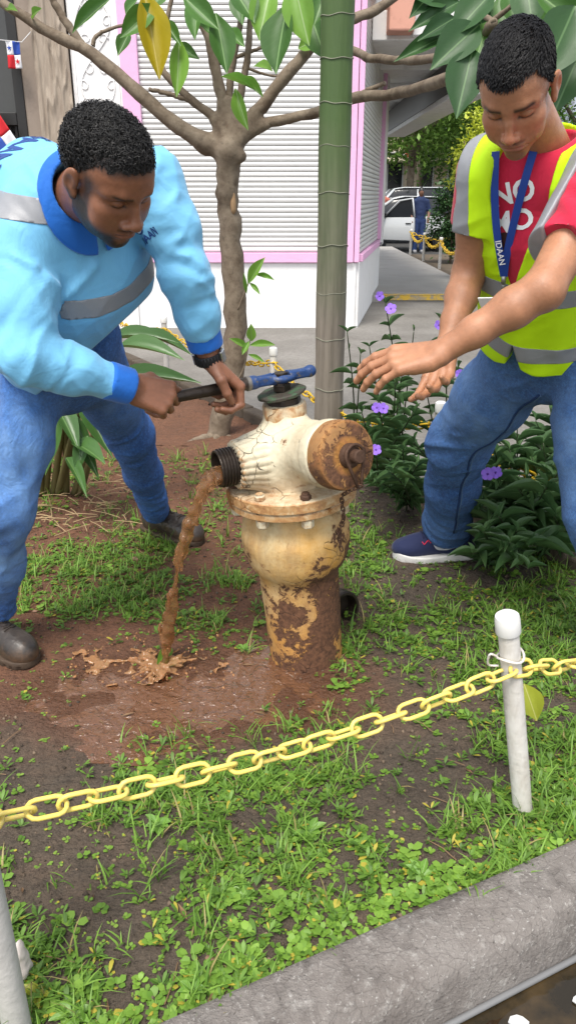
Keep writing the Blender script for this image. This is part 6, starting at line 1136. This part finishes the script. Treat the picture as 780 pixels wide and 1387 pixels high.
# red T-shirt
def f_torso2(P):
    d = s_chain(P, [pel+TU*.02, pel+TU*.22+TF*.012, pel+TU*.38+TF*.008, neck-TU*.11-TF*.012], [.148, .150, .172, .125], .06, TF, .74)
    d = smin(d, s_chain(P, [rsh-TU*.012, neck-TU*.048-TF*.02, lsh-TU*.012], [.064, .066, .066], .05), .05)
    d = smin(d, s_ell(P, neck-TU*.050+TF*.030, (.10, .056, .066), TM2), .05)
    return d
def f_tee(P, detail=True):
    d = f_torso2(P)
    r = s_chain(P, [rsh, rsh*.42+rel*.58], [.074, .068], .03); l = s_chain(P, [lsh, lsh*.30+lel*.70], [.078, .072], .03)
    r = smax(r, (P-(rsh*.50+rel*.50).astype(np.float32))@nrm(rel-rsh).astype(np.float32), .004); l = smax(l, (P-(lsh*.36+lel*.64).astype(np.float32))@nrm(lel-lsh).astype(np.float32), .004)
    l = smax(l, -s_cone(P, lsh*.2+lel*.8, lel, .062, .062), .004)
    if detail: l = l-.0045*fold_noise(P, nrm(lel-lsh)+.8*TR, 26, 7, 5)-.003*fold_noise(P, TU, 40, 9, 7); d = d-.004*fold_noise(P, TR+.6*TU, 22, 6, 9)
    d = smin(smin(d, r, .02), l, .02)
    return smax(d, -s_cone(P, neck+TU*.016-TF*.020, neck+TU*.12+TF*.03, .054, .064), .008)
vs, qs = surfnet2(lambda P: f_tee(P, False), f_tee, *bounds([pel, neck, rsh, lsh, lsh*.4+lel*.6, rsh*.5+rel*.5], .17), .0058)
TE = obj('t_shirt', mesh_of('t_shirt', vs, qs, [M_RED]), None, W2)
ro = [hit(f_tee, 690, 263), hit(f_tee, 682, 303)]; rx = nrm(hit(f_tee, 704, 262)-hit(f_tee, 676, 268)); ry = nrm(np.cross(grad(f_tee, ro[0][None].astype(np.float32))[0], rx))
text_on('lettering', '\u00a1NO', .068, ro[0], rx, ry, f_tee, .0015, M_WHITEP, TE, .002); text_on('lettering', 'MO', .068, ro[1]+rx*.022, rx, ry, f_tee, .0015, M_WHITEP, TE, .002)
tk = hit(f_tee, 676, 326)
for dx, dz, r_, m_ in ((-.012, -.004, .017, 'dark_print'), (.014, .0, .019, 'dark_print'), (.002, -.02, .016, 'dark_print')):
    th = np.linspace(0, 2*np.pi, 16, endpoint=False); c0 = tk+rx*dx+ry*dz; P_ = onto(f_tee, [c0]+[c0+rx*r_*math.cos(a)+ry*r_*math.sin(a) for a in th], .0016)
    MB().add(P_, [(0, 1+i, 1+(i+1) % 16) for i in range(16)]).build('print', bpy.data.materials.get(m_) or plain(m_, (.035, .008, .008), .6), TE)
# safety vest: open V at the chest, closed at the waist, split at the hem
VW = pel+TU*.300                                                       # where the V closes
def f_vest(P, detail=True):
    Q = (P-VW.astype(np.float32))@TM2; s, f_, u = Q[:, 0], Q[:, 1], Q[:, 2]
    t = f_tee(P, False)-.010
    t = smin(t, s_chain(P, [pel-TU*.04+TF*.01, pel+TU*.16+TF*.012], [.192, .172], .05, TF, .80), .03)
    if detail: t = t-.005*fold_noise(P, TR-.5*TU, 15, 4, 21)*np.clip((.12-u)/.1, .35, 1)-.0025*fold_noise(P, TU+.7*TR, 24, 7, 23)
    d = t
    d = smax(d, -s_cone(P, rsh+TR*.074-TU*.060, rsh+TR*.5-TU*.25, .100, .22), .004); d = smax(d, -s_cone(P, lsh+TR*.0-TU*.070, lsh-TR*.5-TU*.25, .100, .24), .004)
    w = np.where(u > 0, .005+.29*np.clip(u, 0, .22), np.where(u < -.19, .001+.30*(-.19-u), -.01)); gap = np.abs(s-.012)-w
    d = np.where(f_ > .0, smax(d, -gap, .004), d)
    d = smax(d, -s_cone(P, neck-TU*.03, neck+TU*.14, .074, .088), .004)
    sl, sr_ = float((lsh-VW)@TR), float((rsh-VW)@TR); d = smax(d, (sl+.020)-s+.10*np.clip(u-.1, -1, 1), .006); d = smax(d, s-(sr_+.038)-.05*(u-.1), .006)
    bot = u+.280+.020*np.clip(1-np.abs(s-.012)/.06, 0, 1)*-1*(f_ > 0); return smax(d, -bot, .006)
vv, qv = surfnet2(lambda P: f_vest(P, False), f_vest, *bounds([pel-TU*.1, neck, rsh, lsh], .22), .0046, slack=.010)
# (the detail push acts on both skins alike)
VE = obj('safety_vest', mesh_of('safety_vest', vv, qv, [M_LIME]), None, W2)
def f_vo(P): return f_vest(P)
b1 = nrm(TU+.02*TR); far = TR*0
for z0, z1, lim in ((.005, -.048, None), (-.185, -.235, None)): peel('reflective_strip', vv, qv, [(VW+TU*z0, b1), (VW+TU*z1, -b1), (VW-TR*-.012+TR*.0, TR)] if False else [(VW+TU*z0, b1), (VW+TU*z1, -b1)], .0012, f_vo, M_TAPE, VE)
for sg in (1, -1):
    c0 = VW+TR*(.012+(.118 if sg > 0 else -.092)); n1 = nrm(TR+sg*-.10*TU); peel('reflective_strip', vv, qv, [(c0+n1*.026, n1), (c0-n1*.026, -n1), (VW+TU*.004, -TU)], .0012, f_vo, M_TAPE, VE)
# lanyard with badge
M_LAN = plain('blue_lanyard', (.010, .045, .26), .6, .1)
def f_front(P): return np.minimum(f_tee(P), f_vest(P, False))
jn = hit(f_front, 682, 374, .006)
LY = None
for lx_ in ([(671, 205), (670, 225), (669, 255), (670, 290), (673, 325), (678, 352)], [(722, 205), (716, 225), (708, 252), (698, 290), (690, 325), (684, 352)]):
    pts = np.array([hit(f_front, a, b, .006) for a, b in lx_]+[jn]); pts[1:-1] = .25*pts[:-2]+.5*pts[1:-1]+.25*pts[2:]; pts = spline(pts, 26)
    g_ = np.tile(nrm(TF+V3(0, -.6, 0)), (26, 1))
    o_ = ribbon(pts, g_, .018).build('lanyard', M_LAN, W2 if LY is None else LY, smooth=False); LY = LY or o_
lt = hit(f_front, 677, 342, .0090); tv = nrm(hit(f_front, 680, 358, .009)-hit(f_front, 674, 326, .009)); text_flat('lettering', 'IDAAN', .020, lt+nrm(TF+V3(0, -.6, 0))*.003, tv, nrm(np.cross(nrm(TF+V3(0, -.6, 0)), tv)), M_WHITEP, LY, .0004)
MB().tube([jn, jn-TU*.02+TF*.004], .006, 8).tube([jn-TU*.02+TF*.004, jn-TU*.045+TF*.006], .0035, 6).build('clip', plain('dull_steel', (.35, .35, .33), .4, metal=.8), LY, smooth=True)
bc_ = at(668, 425, 1.86); Rb = frame(TF, TU+.3*TR)
MB().box((-.028, -.002, -.045), (.028, .002, .045), M=(Rb, bc_)).build('badge', plain('white_card', (.62, .62, .60), .3, .05), LY, bevel=.001)
# jeans
rhip, lhip = at(716, 472, 2.30), at(802, 492, 2.16); rkn, ran = at(622, 596, 2.60), at(604, 714, 2.86); lkn, lan = at(814, 690, 2.05), at(868, 890, 2.08)
ra2, la2 = nrm(ran-rkn), nrm(lan-lkn)
def f_jean2(P, detail=True):
    hip = s_chain(P, [pel+TU*.03, pel-TU*.055], [.146, .146], .05, TF, .80)
    r = s_chain(P, [rhip, rhip*.5+rkn*.5, rkn, rkn*.5+ran*.5, ran, ran+ra2*.0], [.112, .116, .106, .095, .088, .086], .05); l = s_chain(P, [lhip, lhip*.5+lkn*.5, lkn, lkn*.5+lan*.5, lan], [.118, .112, .100, .092, .086], .05)
    if detail:
        r = r-.010*near(P, ran, .20)*fold_noise(P, ra2+.5*TR, 26, 6, 3)-.008*near(P, rkn, .22)*fold_noise(P, ra2-.7*TR, 20, 6, 4)-.007*near(P, rhip, .22)*fold_noise(P, TU-TR, 22, 6, 7)
        l = l-.008*near(P, lan, .3)*fold_noise(P, la2+.5*TR, 26, 6, 13)-.006*fold_noise(P, la2-.9*TR, 18, 5, 24)
        hip = hip-.007*fold_noise(P, TU+.5*TR, 26, 6, 5)
    r = smax(r, (P-(ran+ra2*.022).astype(np.float32))@ra2.astype(np.float32), .006); r = smax(r, -s_cone(P, ran, ran+ra2*.1, .070, .08), .006)
    return smin(smin(hip, r, .04), l, .04)
vj, qj = surfnet2(lambda P: f_jean2(P, False), f_jean2, *bounds([pel, rhip, lhip, rkn, lkn, ran, lan], .19), .0070)
JE = mesh_of('jeans', vj, qj, [M_DENIM2]); fd = near(vj, rhip*.35+rkn*.65+V3(-.05, -.09, .05), .17)+near(vj, lhip*.5+lkn*.5+V3(-.03, -.1, 0), .2)*.8+near(vj, ran+V3(-.02, -.08, .04), .09)*.5; add_mesh_attr(JE, 'fade', np.clip(fd, 0, 1)*(.6+.4*noise3(vj, 30, 1))); JO = obj('jeans', JE, None, W2)
M_SEAM = plain('denim_seam', (.10, .17, .30), .9, .4, 200); M_SEAMD = plain('denim_seam_dark', (.012, .035, .11), .9, .3)  # lighter and darker stitch lines of the double seam
for sx, m_, r_ in ((0, M_SEAMD, .0035), (4, M_SEAM, .0022)):
    sm = onto(f_jean2, spline([at(728+sx, 536, 2.2), at(700+sx, 567, 2.3), at(668+sx, 598, 2.4), at(643+sx, 620, 2.45), at(634+sx, 650, 2.5), at(622+sx, 690, 2.6), at(618+sx, 730, 2.7)], 40), .0005); MB().tube(sm, r_, 6).build('seam', m_, JO, smooth=True)
# running shoes
M_SNK = cloth_mat('navy_mesh_upper', (.012, .018, .062), .8, 500, .002, .2); M_SNS = plain('white_foam_sole', (.62, .61, .58), .6, .12, 40); M_SNL = plain('navy_lace', (.010, .014, .05), .8)
hl = at(640, 764, z=0); tl = at(520, 768, z=0); up, L_, so = shoe(hl+V3(.02, .05, .014), tl-hl, 'running_shoe', W2, (M_SNK, M_SNS, M_SNL), False, 1.17)
sw = [(-.05, .062, .072), (-.05, .095, .060), (-.05, .125, .052), (-.05, .150, .055), (-.05, .166, .076)]; cw = [.001, .005, .008, .006, .0005]
pts = onto(up, spline([L_(*a) for a in sw], 22), .0016).astype(float); ww = np.interp(np.linspace(0, 4, 22), range(5), cw); gg = grad(up, pts.astype(np.float32)); gg /= np.linalg.norm(gg, axis=1, keepdims=True); TT = np.gradient(pts, axis=0); SS = np.cross(TT, gg); SS /= np.linalg.norm(SS, axis=1, keepdims=True)
VV = []; FF = []
for i in range(22): VV += [pts[i]+SS[i]*ww[i], pts[i]-SS[i]*ww[i]]
MB().add(VV, [(2*i, 2*i+1, 2*i+3, 2*i+2) for i in range(21)]).build('emblem', plain('silver_print', (.62, .62, .64), .4), so)
for k_ in range(3):
    b_ = [(-.05, .150+.022*k_+.010, .100-.006*k_), (-.05, .150+.022*k_+.002, .084-.006*k_), (-.05, .150+.022*k_-.010, .102-.006*k_)]; MB().tube(onto(up, [L_(*a) for a in b_], .0015), .0022, 5).build('stitch', bpy.data.materials.get('red_stitch') or plain('red_stitch', (.65, .03, .07), .6), so)
shoe(lan*V3(1, 1, 0)+V3(.05, .10, .012), (.15, -1, 0), 'running_shoe', W2, (M_SNK, M_SNS, M_SNL), False, 1.09)
# ------------------------------------------------------------------ street beyond the corner
def shrub(label, base, h, r, n, cols, group=None, trunk=.03, seed=0, size=.06, name='bush', cat='bush', squash=.8, zc=.58, low=.0):
    rg = np.random.default_rng(seed); base = np.asarray(base, float); P = thing(name, label, cat, tuple(base), group=group)
    tk = MB(); tk.tube([base-V3(0, 0, .05), base+V3(.02, 0, h*.3), base+V3(0, .02, h*zc)], [trunk, trunk*.8, trunk*.5], 8)
    for k in range(7): a = rg.random()*6.3; tk.tube([base+V3(0, 0, h*(.25+.3*rg.random())), base+V3(math.cos(a)*r*.4, math.sin(a)*r*.4, h*.6), base+V3(math.cos(a)*r*.75, math.sin(a)*r*.75, h*(.5+.4*rg.random()))], [trunk*.5, trunk*.35, trunk*.12], 5)
    tk.build('trunk', M_BARK, P, smooth=True)
    nc = max(10, n//70); cc = rg.normal(size=(nc, 3)); cc /= np.linalg.norm(cc, axis=1, keepdims=True); cc *= (.35+.65*rg.random(nc)**.5)[:, None]; cc = cc*np.array([r, r, h*(1-zc)*1.05 if low == 0 else h*.5])+base+V3(0, 0, h*zc)
    L = rg.integers(0, nc, n); p = cc[L]+rg.normal(size=(n, 3))*r*.17*np.array([1, 1, squash]); a = rg.random(n)*6.283; el = rg.normal(size=n)*.5-.25; ln = size*(.6+.8*rg.random(n)); d = np.stack([np.cos(a)*np.cos(el), np.sin(a)*np.cos(el), np.sin(el)], 1); sd = np.stack([-np.sin(a), np.cos(a), rg.normal(size=n)*.4], 1)
    V = np.stack([p, p+d*(ln*.5)[:, None]+sd*(ln*.24)[:, None], p+d*ln[:, None], p+d*(ln*.5)[:, None]-sd*(ln*.24)[:, None]], 1).reshape(-1, 3); F = np.arange(n*4).reshape(n, 4); me = mesh_of('crown', V, F, [M_WEED], smooth=False); k = np.clip(.6*rg.random(nc)[L]+.5*rg.random(n), 0, 1)[:, None]; vcol(me, 'Col', np.repeat(np.array(cols[0])*(1-k)+np.array(cols[1])*k, 4, 0)); obj('crown', me, None, P); return P
G1 = ((.045, .105, .018), (.15, .28, .05)); G2 = ((.07, .15, .020), (.24, .39, .07)); G3 = ((.020, .055, .018), (.055, .125, .035)); G4 = ((.36, .42, .03), (.60, .66, .08))
bp = at(583, 358, 17.6); bp[2] = 0; bp[0] = 3.50
shrub('dense dark green bush beside the side pavement', bp, 1.72, .46, 5000, G3, seed=2, size=.085)
shrub('yellow-green bush next to the red T-shirt sleeve', V3(3.05, 13.0, .3), 2.35, .52, 4200, G4, seed=3, size=.075)
shrub('low green bush under the dark bush by the chain', V3(4.1, 17.8, 0), .8, .7, 1800, G3, seed=13, size=.085)
shrub('feathery light green tree with branches sweeping below the canopy', V3(4.4, 30.5, 0), 7.4, 3.9, 20000, G2, seed=4, size=.19, name='tree', cat='tree', trunk=.16, zc=.68, squash=.45, group='street trees')
shrub('mid green tree spreading behind the parked cars', V3(8.0, 36, 0), 7.2, 3.6, 12000, G1, seed=5, size=.22, name='tree', cat='tree', trunk=.2, zc=.64, group='street trees')
shrub('pale leafy tree at the far end of the street', V3(9.5, 45, 0), 8.5, 3.6, 10000, G2, seed=6, size=.25, name='tree', cat='tree', trunk=.2, zc=.70, group='street trees')
shrub('dark tree to the right behind the person in the vest', V3(13.5, 38, 0), 9.5, 4.6, 10000, G1, seed=7, size=.28, name='tree', cat='tree', trunk=.22, zc=.55, group='street trees')
# planting strip with its chain fence beside the side pavement
sheet('soil', [(2.93, 9.5), (5.2, 9.5), (5.2, 20.4), (2.93, 20.4)], .02, plain('strip_soil', (.10, .075, .05), .95, .4, 3), .15)
for i, (y0, y1) in enumerate(((9.5, 13.2), (13.22, 17.0), (17.02, 20.4))): MB().box((5.2, y0, -.13), (5.35, y1, .12)).build('kerb', M_KERB, kind='structure', bevel=.02)
ps = [V3(3.02, 12.2, 0), V3(3.02, 14.3, 0), V3(3.02, 16.2, 0), V3(3.02, 18.2, 0), V3(3.02, 20.2, 0)]
nm = ['nearest', 'second', 'third', 'fourth', 'farthest']
for p, n_ in zip(ps, nm): post(n_+' grey post of the chain fence beside the side pavement', p, p+V3(0, 0, .62), .03, M_PVCG, ring=False, cap=True, group='side pavement fence posts')
p4 = V3(4.4, 20.2, 0); post('grey post at the far turn of the side pavement fence', p4, p4+V3(0, 0, .62), .03, M_PVCG, ring=False, group='side pavement fence posts')
CS = thing('chain', 'yellow chain looping between the posts beside the side pavement', 'chain', tuple(ps[0])); lk3 = link_mesh('link', .10, .055, .011, M_CHO, 5)
for a, b in list(zip(ps[:-1], ps[1:]))+[(ps[-1], p4)]: place_links(catenary(a+V3(0, 0, .54), b+V3(0, 0, .54), .16), lk3, .085, CS, 'link', .3, .2, 1.3)
# cars
M_GLASS = plain('dark_car_glass', (.012, .014, .017), .08, .1); M_TYRE = plain('tyre_rubber', (.015, .015, .015), .8); M_RIM = plain('alloy_rim', (.35, .35, .36), .35, metal=.7); M_LAMPR = plain('red_tail_lamp', (.35, .01, .01), .3); M_TRIM = plain('black_trim', (.012, .012, .013), .5)
def car(label, name, o, paint, L=3.9, Wd=1.68, H=1.48, suv=False, door_open=False):
    """nose towards -X"""
    P = thing(name, label, 'car', tuple(o)); o = np.asarray(o, float); s = L/3.9
    low = [(-1.95, .42), (-1.93, .62), (-1.80, .76), (-1.15, .90), (-.95, .95), (1.62, .98), (1.88, .92), (1.95, .60), (1.92, .36), (-1.85, .28)]
    up = [(-1.05, .93), (-.30, 1.40), (.05, 1.47), (.95, 1.46), (1.45, 1.30), (1.72, .97)] if not suv else [(-.95, .93), (-.42, 1.46), (-.1, 1.50), (1.35, 1.50), (1.62, 1.42), (1.80, .97)]
    hz = H/1.48; low = [(x*s, z*hz) for x, z in low]; up = [(x*s, z*hz) for x, z in up]
    def ext(pl, w0, w1, m):
        n = len(pl); zs = [z for _, z in pl]; z0, z1 = min(zs), max(zs); V = []
        for sg in (-1, 1):
            for x, z in pl: w = (w0+(w1-w0)*(z-z0)/(z1-z0))/2; V.append(o+V3(x, sg*w, z))
        m.add(V, [tuple(range(n)), tuple(range(2*n-1, n-1, -1))]+[(i, n+i, n+(i+1) % n, (i+1) % n) for i in range(n)]); return m
    b = ext(low, Wd, Wd*.97, MB()).mesh('body', [paint], bevel=.05, seg=3, angle=.6); B = obj('body', b, None, P)
    cb = ext(up, Wd*.95, Wd*.72, MB()).mesh('cabin', [M_GLASS], bevel=.03, seg=2, angle=.6); CBN = obj('cabin', cb, None, P)
    rf = [(x, z) for x, z in up[1:-1]]; n = len(rf); V = []
    for sg in (-1, 1):
        for x, z in rf: V.append(o+V3(x, sg*Wd*.385, z+.004))
    V += [v+V3(0, 0, .03) for v in V]; m = MB().add(V, [(i, i+1, n+i+1, n+i) for i in range(n-1)]+[(2*n+i, 3*n+i, 3*n+i+1, 2*n+i+1) for i in range(n-1)]+[(i, 2*n+i, 2*n+i+1, i+1) for i in range(n-1)]+[(n+i, n+i+1, 3*n+i+1, 3*n+i) for i in range(n-1)]); m.build('roof', paint, P, smooth=True)
    for sg in (-1, 1):
        for a, c in ((up[0], up[1]), (up[-1], up[-2])): wa, wc = Wd*.475, Wd*.375; MB().tube([o+V3(a[0], sg*wa, a[1]), o+V3(c[0], sg*wc, c[1]+.01)], .04, 6).build('pillar', paint, P, smooth=True)
        xm = (.42 if not suv else .30)*s; MB().tube([o+V3(xm, sg*Wd*.48, .95*hz), o+V3(xm, sg*Wd*.382, 1.46*hz)], .045, 6).build('pillar', paint if suv else M_TRIM, P, smooth=True)
        for xw in (-1.25*s, 1.22*s):
            wc_ = o+V3(xw, sg*(Wd/2-.06), .30*hz); W_ = MB().lathe([(.20, -.10), (.285, -.10), (.30, -.07), (.30, .07), (.285, .10), (.20, .10)], 24, wc_, V3(0, sg, 0)).build('wheel', M_TYRE, P, angle=.6); MB().lathe([(.20, .098), (.19, .103), (.06, .08), (.0, .09)], 10, wc_, V3(0, sg, 0), cap=False).build('rim', M_RIM, W_); MB().lathe([(.335, -.02), (.345, .03), (.345, .068), (.33, .072)], 24, wc_+V3(0, 0, .01), V3(0, sg, 0), cap=True).build('wheel_arch', M_TRIM, B)
        MB().box((-1.93*s, sg*Wd*.30-.14, .60*hz), (-1.80*s, sg*Wd*.30+.14, .72*hz), M=(np.eye(3), o)).build('headlight', plain('headlamp_glass', (.55, .56, .58), .15), B, bevel=.03)
        MB().box((1.86*s, sg*Wd*.38-.10, .68*hz), (1.955*s, sg*Wd*.38+.10, .90*hz), M=(np.eye(3), o)).build('tail_lamp', M_LAMPR, B, bevel=.02)
        MB().box((-.78*s, sg*(Wd/2+.08)-.07, .95*hz), (-.60*s, sg*(Wd/2+.08)+.07, 1.09*hz), M=(np.eye(3), o)).build('mirror', paint if not door_open else M_TRIM, B, bevel=.03)
        if not (door_open and sg < 0): MB().box((-.55*s, sg*(Wd/2)-.01, .80*hz), (-.50*s+.14, sg*(Wd/2)+.015, .83*hz), M=(np.eye(3), o)).build('door_handle', M_TRIM, B)
    if door_open:
        hg = o+V3(-.62*s, -Wd/2, 0); a = math.radians(-38); Rd = np.array([[math.cos(a), -math.sin(a), 0], [math.sin(a), math.cos(a), 0], [0, 0, 1]])
        pl = [(0, .33), (1.02, .33), (1.06, .62), (1.04, .95), (0, .92)]; n = len(pl); V = [hg+Rd@V3(x, y, z) for y in (0, .09) for x, z in pl]; D = obj('door', MB().add(V, [tuple(range(n)), tuple(range(2*n-1, n-1, -1))]+[(i, n+i, n+(i+1) % n, (i+1) % n) for i in range(n)]).mesh('door', [paint], bevel=.02, angle=.6), None, P)
        fr = [hg+Rd@V3(x, .05, z) for x, z in ((.02, .93), (.55, 1.38), (.95, 1.44), (1.04, .95))]; MB().tube(np.array(fr), .028, 6).build('window_frame', paint, D, smooth=True); MB().add([f+V3(0, .01, 0) for f in fr], [(0, 1, 2, 3)]).build('pane', M_GLASS, D); MB().box((.80, -.02, .77), (.97, .0, .80), M=(Rd, hg)).build('handle', M_TRIM, D); MB().box((.02, -.16, .93), (.16, .0, 1.07), M=(Rd, hg)).build('mirror', M_TRIM, D, bevel=.03)
        MB().box((-.5, -.62, .40), (1.3, .62, .90), M=(np.eye(3), o)).build('interior', M_TRIM, P)
    return P
def paintm(name, c): t = NT(name, .3, .5); t.color(c); t.set('Coat Weight', .8); return t.m
car('silver white hatchback with its front door open, parked past the pavement', 'parked_car', V3(3.30, 24.6, -.13), paintm('silver_white_paint', (.44, .45, .45)), door_open=True)
car('white tall car parked behind the silver white hatchback', 'parked_car', V3(4.0, 28.6, -.13), paintm('white_car_paint', (.70, .71, .72)), L=4.3, H=1.72, suv=True)
car('white car half hidden behind the dark bush', 'parked_car', V3(8.6, 27.6, -.13), paintm('white_paint_soft', (.66, .67, .68)), L=4.2, H=1.55)
# person standing by the open car door
def small_person(label, o, shirt, trousers, hgt=1.72, back=True):
    o = np.asarray(o, float); k = hgt/1.72; P = thing('person', label, 'person', tuple(o)); q = lambda x, y, z: o+V3(x, y, z)*k; sk = bpy.data.materials['skin_small'] if 'skin_small' in bpy.data.materials else plain('skin_small', (.16, .075, .045), .5)
    def f_b(X):
        d = s_ell(X, q(0, 0, 1.60), (.075*k, .095*k, .115*k)); d = smin(d, s_cone(X, q(0, .01, 1.50), q(0, .02, 1.40), .055*k, .07*k), .02)
        for s in (-1, 1): d = np.minimum(d, s_chain(X, [q(s*.19, .02, 1.36), q(s*.25, .03, 1.10), q(s*.22, -.10, .90), q(s*.21, -.14, .82)], [.05*k, .042*k, .034*k, .035*k], .02))
        return smin(d, s_cone(X, q(0, .02, 1.35), q(0, .02, .95), .10*k, .10*k), .04)
    def f_s(X):
        d = s_chain(X, [q(0, .02, 1.36), q(0, .02, 1.12), q(0, .02, .90)], [.155*k, .150*k, .160*k], .05, (0, 1, 0), .72)
        for s in (-1, 1): d = smin(d, s_cone(X, q(s*.17, .02, 1.36), q(s*.245, .03, 1.14), .070*k, .062*k), .04)
        return smax(d, q(0, 0, .88)[2]-X[:, 2], .01)-.006*fbm(X, 14, 2)
    def f_t(X):
        d = s_cone(X, q(0, .02, .95), q(0, .02, .86), .150*k, .155*k, (0, 1, 0), .75)
        for s in (-1, 1): d = smin(d, s_chain(X, [q(s*.085, .02, .86), q(s*.095, .0, .48), q(s*.10, .03, .09)], [.100*k, .080*k, .070*k], .03), .03)
        return d-.006*fbm(X, 12, 5)
    lo, hi = o-V3(.36, .30, .02), o+V3(.36, .30, 1.80*k); sdf_obj('body', f_b, lo, hi, .016, sk, P); sdf_obj('shirt', f_s, lo, hi, .018, shirt, P); sdf_obj('trousers', f_t, lo, hi, .018, trousers, P)
    sdf_obj('hair', lambda X: smax(s_ell(X, q(0, .015, 1.625), (.085*k, .105*k, .110*k)), -(X[:, 2]-q(0, 0, 1.58)[2])-.35*(X[:, 1]-o[1]), .01), lo, hi, .014, bpy.data.materials['black_curly_hair'] if 'black_curly_hair' in bpy.data.materials else M_TRIM, P)
    for s in (-1, 1): MB().box((s*.10-.045, -.18, .0), (s*.10+.045, .10, .085), M=(np.eye(3)*k, o)).build('shoe', plain('grey_shoe', (.25, .25, .26), .6), P, bevel=.03, seg=3)
small_person('distant person in dark blue work clothes standing at the open car door', V3(3.70, 23.3, -.13), plain('dark_blue_shirt', (.010, .022, .070), .8), plain('dark_blue_trousers', (.012, .030, .10), .8))
small_person('distant person in red and white half hidden at the corner pilaster', V3(2.74, 24.4, -.13), plain('red_white_shirt', (.40, .12, .08), .8), plain('grey_trousers', (.25, .25, .27), .8), 1.75)
# motorbike glimpsed behind the vest
MO = thing('motorbike', 'red and white motorbike parked behind the bush, mostly hidden by the vest', 'motorbike', (5.0, 21.5, -.13)); mo = V3(5.1, 21.5, -.13); M_RB = plain('red_fairing', (.50, .015, .02), .3); M_WB = plain('white_fairing', (.65, .65, .65), .3)
for x in (-.62, .62): MB().tube([mo+V3(x+.27*math.cos(a), 0, .31+.27*math.sin(a)) for a in np.linspace(0, 6.283, 25)[:-1]], .05, 8, closed=True).build('wheel', M_TYRE, MO, smooth=True); MB().lathe([(.22, -.01), (.22, .01)], 18, mo+V3(x, 0, .31), V3(0, 1, 0)).build('rim', M_RIM, MO)
sdf_obj('fairing', lambda X: smin(s_chain(X, [mo+V3(-.55, 0, .95), mo+V3(-.35, 0, .70), mo+V3(.1, 0, .62), mo+V3(.5, 0, .72)], [.10, .14, .13, .09], .05), s_cone(X, mo+V3(-.2, 0, .45), mo+V3(.2, 0, .42), .13, .12), .05), mo+V3(-.8, -.3, .2), mo+V3(.8, .3, 1.2), .02, M_RB, MO)
MB().tube(spline([mo+V3(.0, 0, .80), mo+V3(.35, 0, .80), mo+V3(.65, 0, .90)], 8), [.07, .09, .10, .10, .09, .08, .06, .04], 8).build('seat', M_TRIM, MO, smooth=True); MB().tube([mo+V3(-.62, 0, .31), mo+V3(-.50, 0, .9), mo+V3(-.42, 0, 1.05)], .035, 8).build('fork', M_WB, MO, smooth=True); MB().tube([mo+V3(-.40, -.34, 1.08), mo+V3(-.45, 0, 1.04), mo+V3(-.40, .34, 1.08)], .018, 6).build('handlebar', M_TRIM, MO, smooth=True)
# buildings across the street
def far_building(label, x0, x1, y0, y1, h, wall, storeys, cols, roofc=None, sign=None):
    P = thing('far_building', label, 'building', ((x0+x1)/2, y0, 0)); MB().box((x0, y0, -.13), (x1, y1, h)).build('wall', wall, P, bevel=.03); sh = h/storeys; w = (x1-x0)/cols
    for i in range(storeys):
        for j in range(cols):
            a = x0+w*(j+.22); b = x0+w*(j+.78); z0 = sh*(i+.32); z1 = sh*(i+.80); F = MB().box((a, y0-.05, z0), (b, y0-.005, z1)).build('window', M_FRAME, P); MB().box((a+.08, y0-.06, z0+.08), (b-.08, y0-.052, z1-.08)).build('pane', M_GLASS, F)
    MB().box((x0-.1, y0-.15, h-.02), (x1+.1, y1, h+.22)).build('parapet', roofc or wall, P, bevel=.03); return P
M_FRAME = plain('pale_window_frame', (.5, .5, .5), .6)
far_building('pale blue grey tall building at the end of the street', -4, 16, 62, 74, 14.0, wallmat('pale_blue_wall', (.42, .50, .60), .08), 4, 9)
far_building('grey blue building to the right beyond the trees', 18, 40, 55, 70, 16, wallmat('grey_blue_wall', (.40, .44, .52), .08), 4, 8)
SHP = far_building('cream corner shop with yellow lettering and red sign across the street', 5.2, 15.5, 48, 56, 4.6, wallmat('cream_wall', (.62, .52, .38), .1), 1, 6, plain('ochre_awning', (.60, .42, .15), .7))
MB().box((4.8, 46.6, 3.1), (15.6, 47.98, 3.3)).build('awning', plain('cream_awning', (.66, .58, .42), .7), SHP, bevel=.04)
text_flat('lettering', 'ABARROTES', 1.15, V3(10.0, 47.9, 5.3), V3(1, 0, 0), V3(0, 0, 1), plain('yellow_letters', (.75, .48, .02), .5), SHP, .03) if False else None
for k in range(8): MB().box((7.0+k*.85, 47.8, 4.9), (7.0+k*.85+.5, 47.95, 5.75+.15*(k % 2))).build('sign_letter', bpy.data.materials.get('yellow_letters') or plain('yellow_letters', (.75, .48, .02), .5), SHP, bevel=.08)
MB().box((9.3, 46.0, 1.3), (10.9, 46.15, 2.3)).build('red_sign', plain('red_sign_paint', (.60, .05, .03), .5), SHP, bevel=.02)
PO = thing('street_pole', 'tan wooden utility pole with a red and white banner', 'pole', (6.2, 40, -.13)); MB().tube([(6.2, 40, -.13), (6.2, 40, 8.5)], [.16, .12], 10).build('shaft', plain('tan_pole', (.32, .25, .18), .8), PO, smooth=True); MB().box((5.5, 39.95, 3.6), (6.02, 40.0, 4.3)).build('banner', M_WHITEW, PO); MB().box((5.5, 39.95, 3.05), (6.02, 40.0, 3.59)).build('banner', plain('banner_red', (.6, .04, .05), .6), PO)
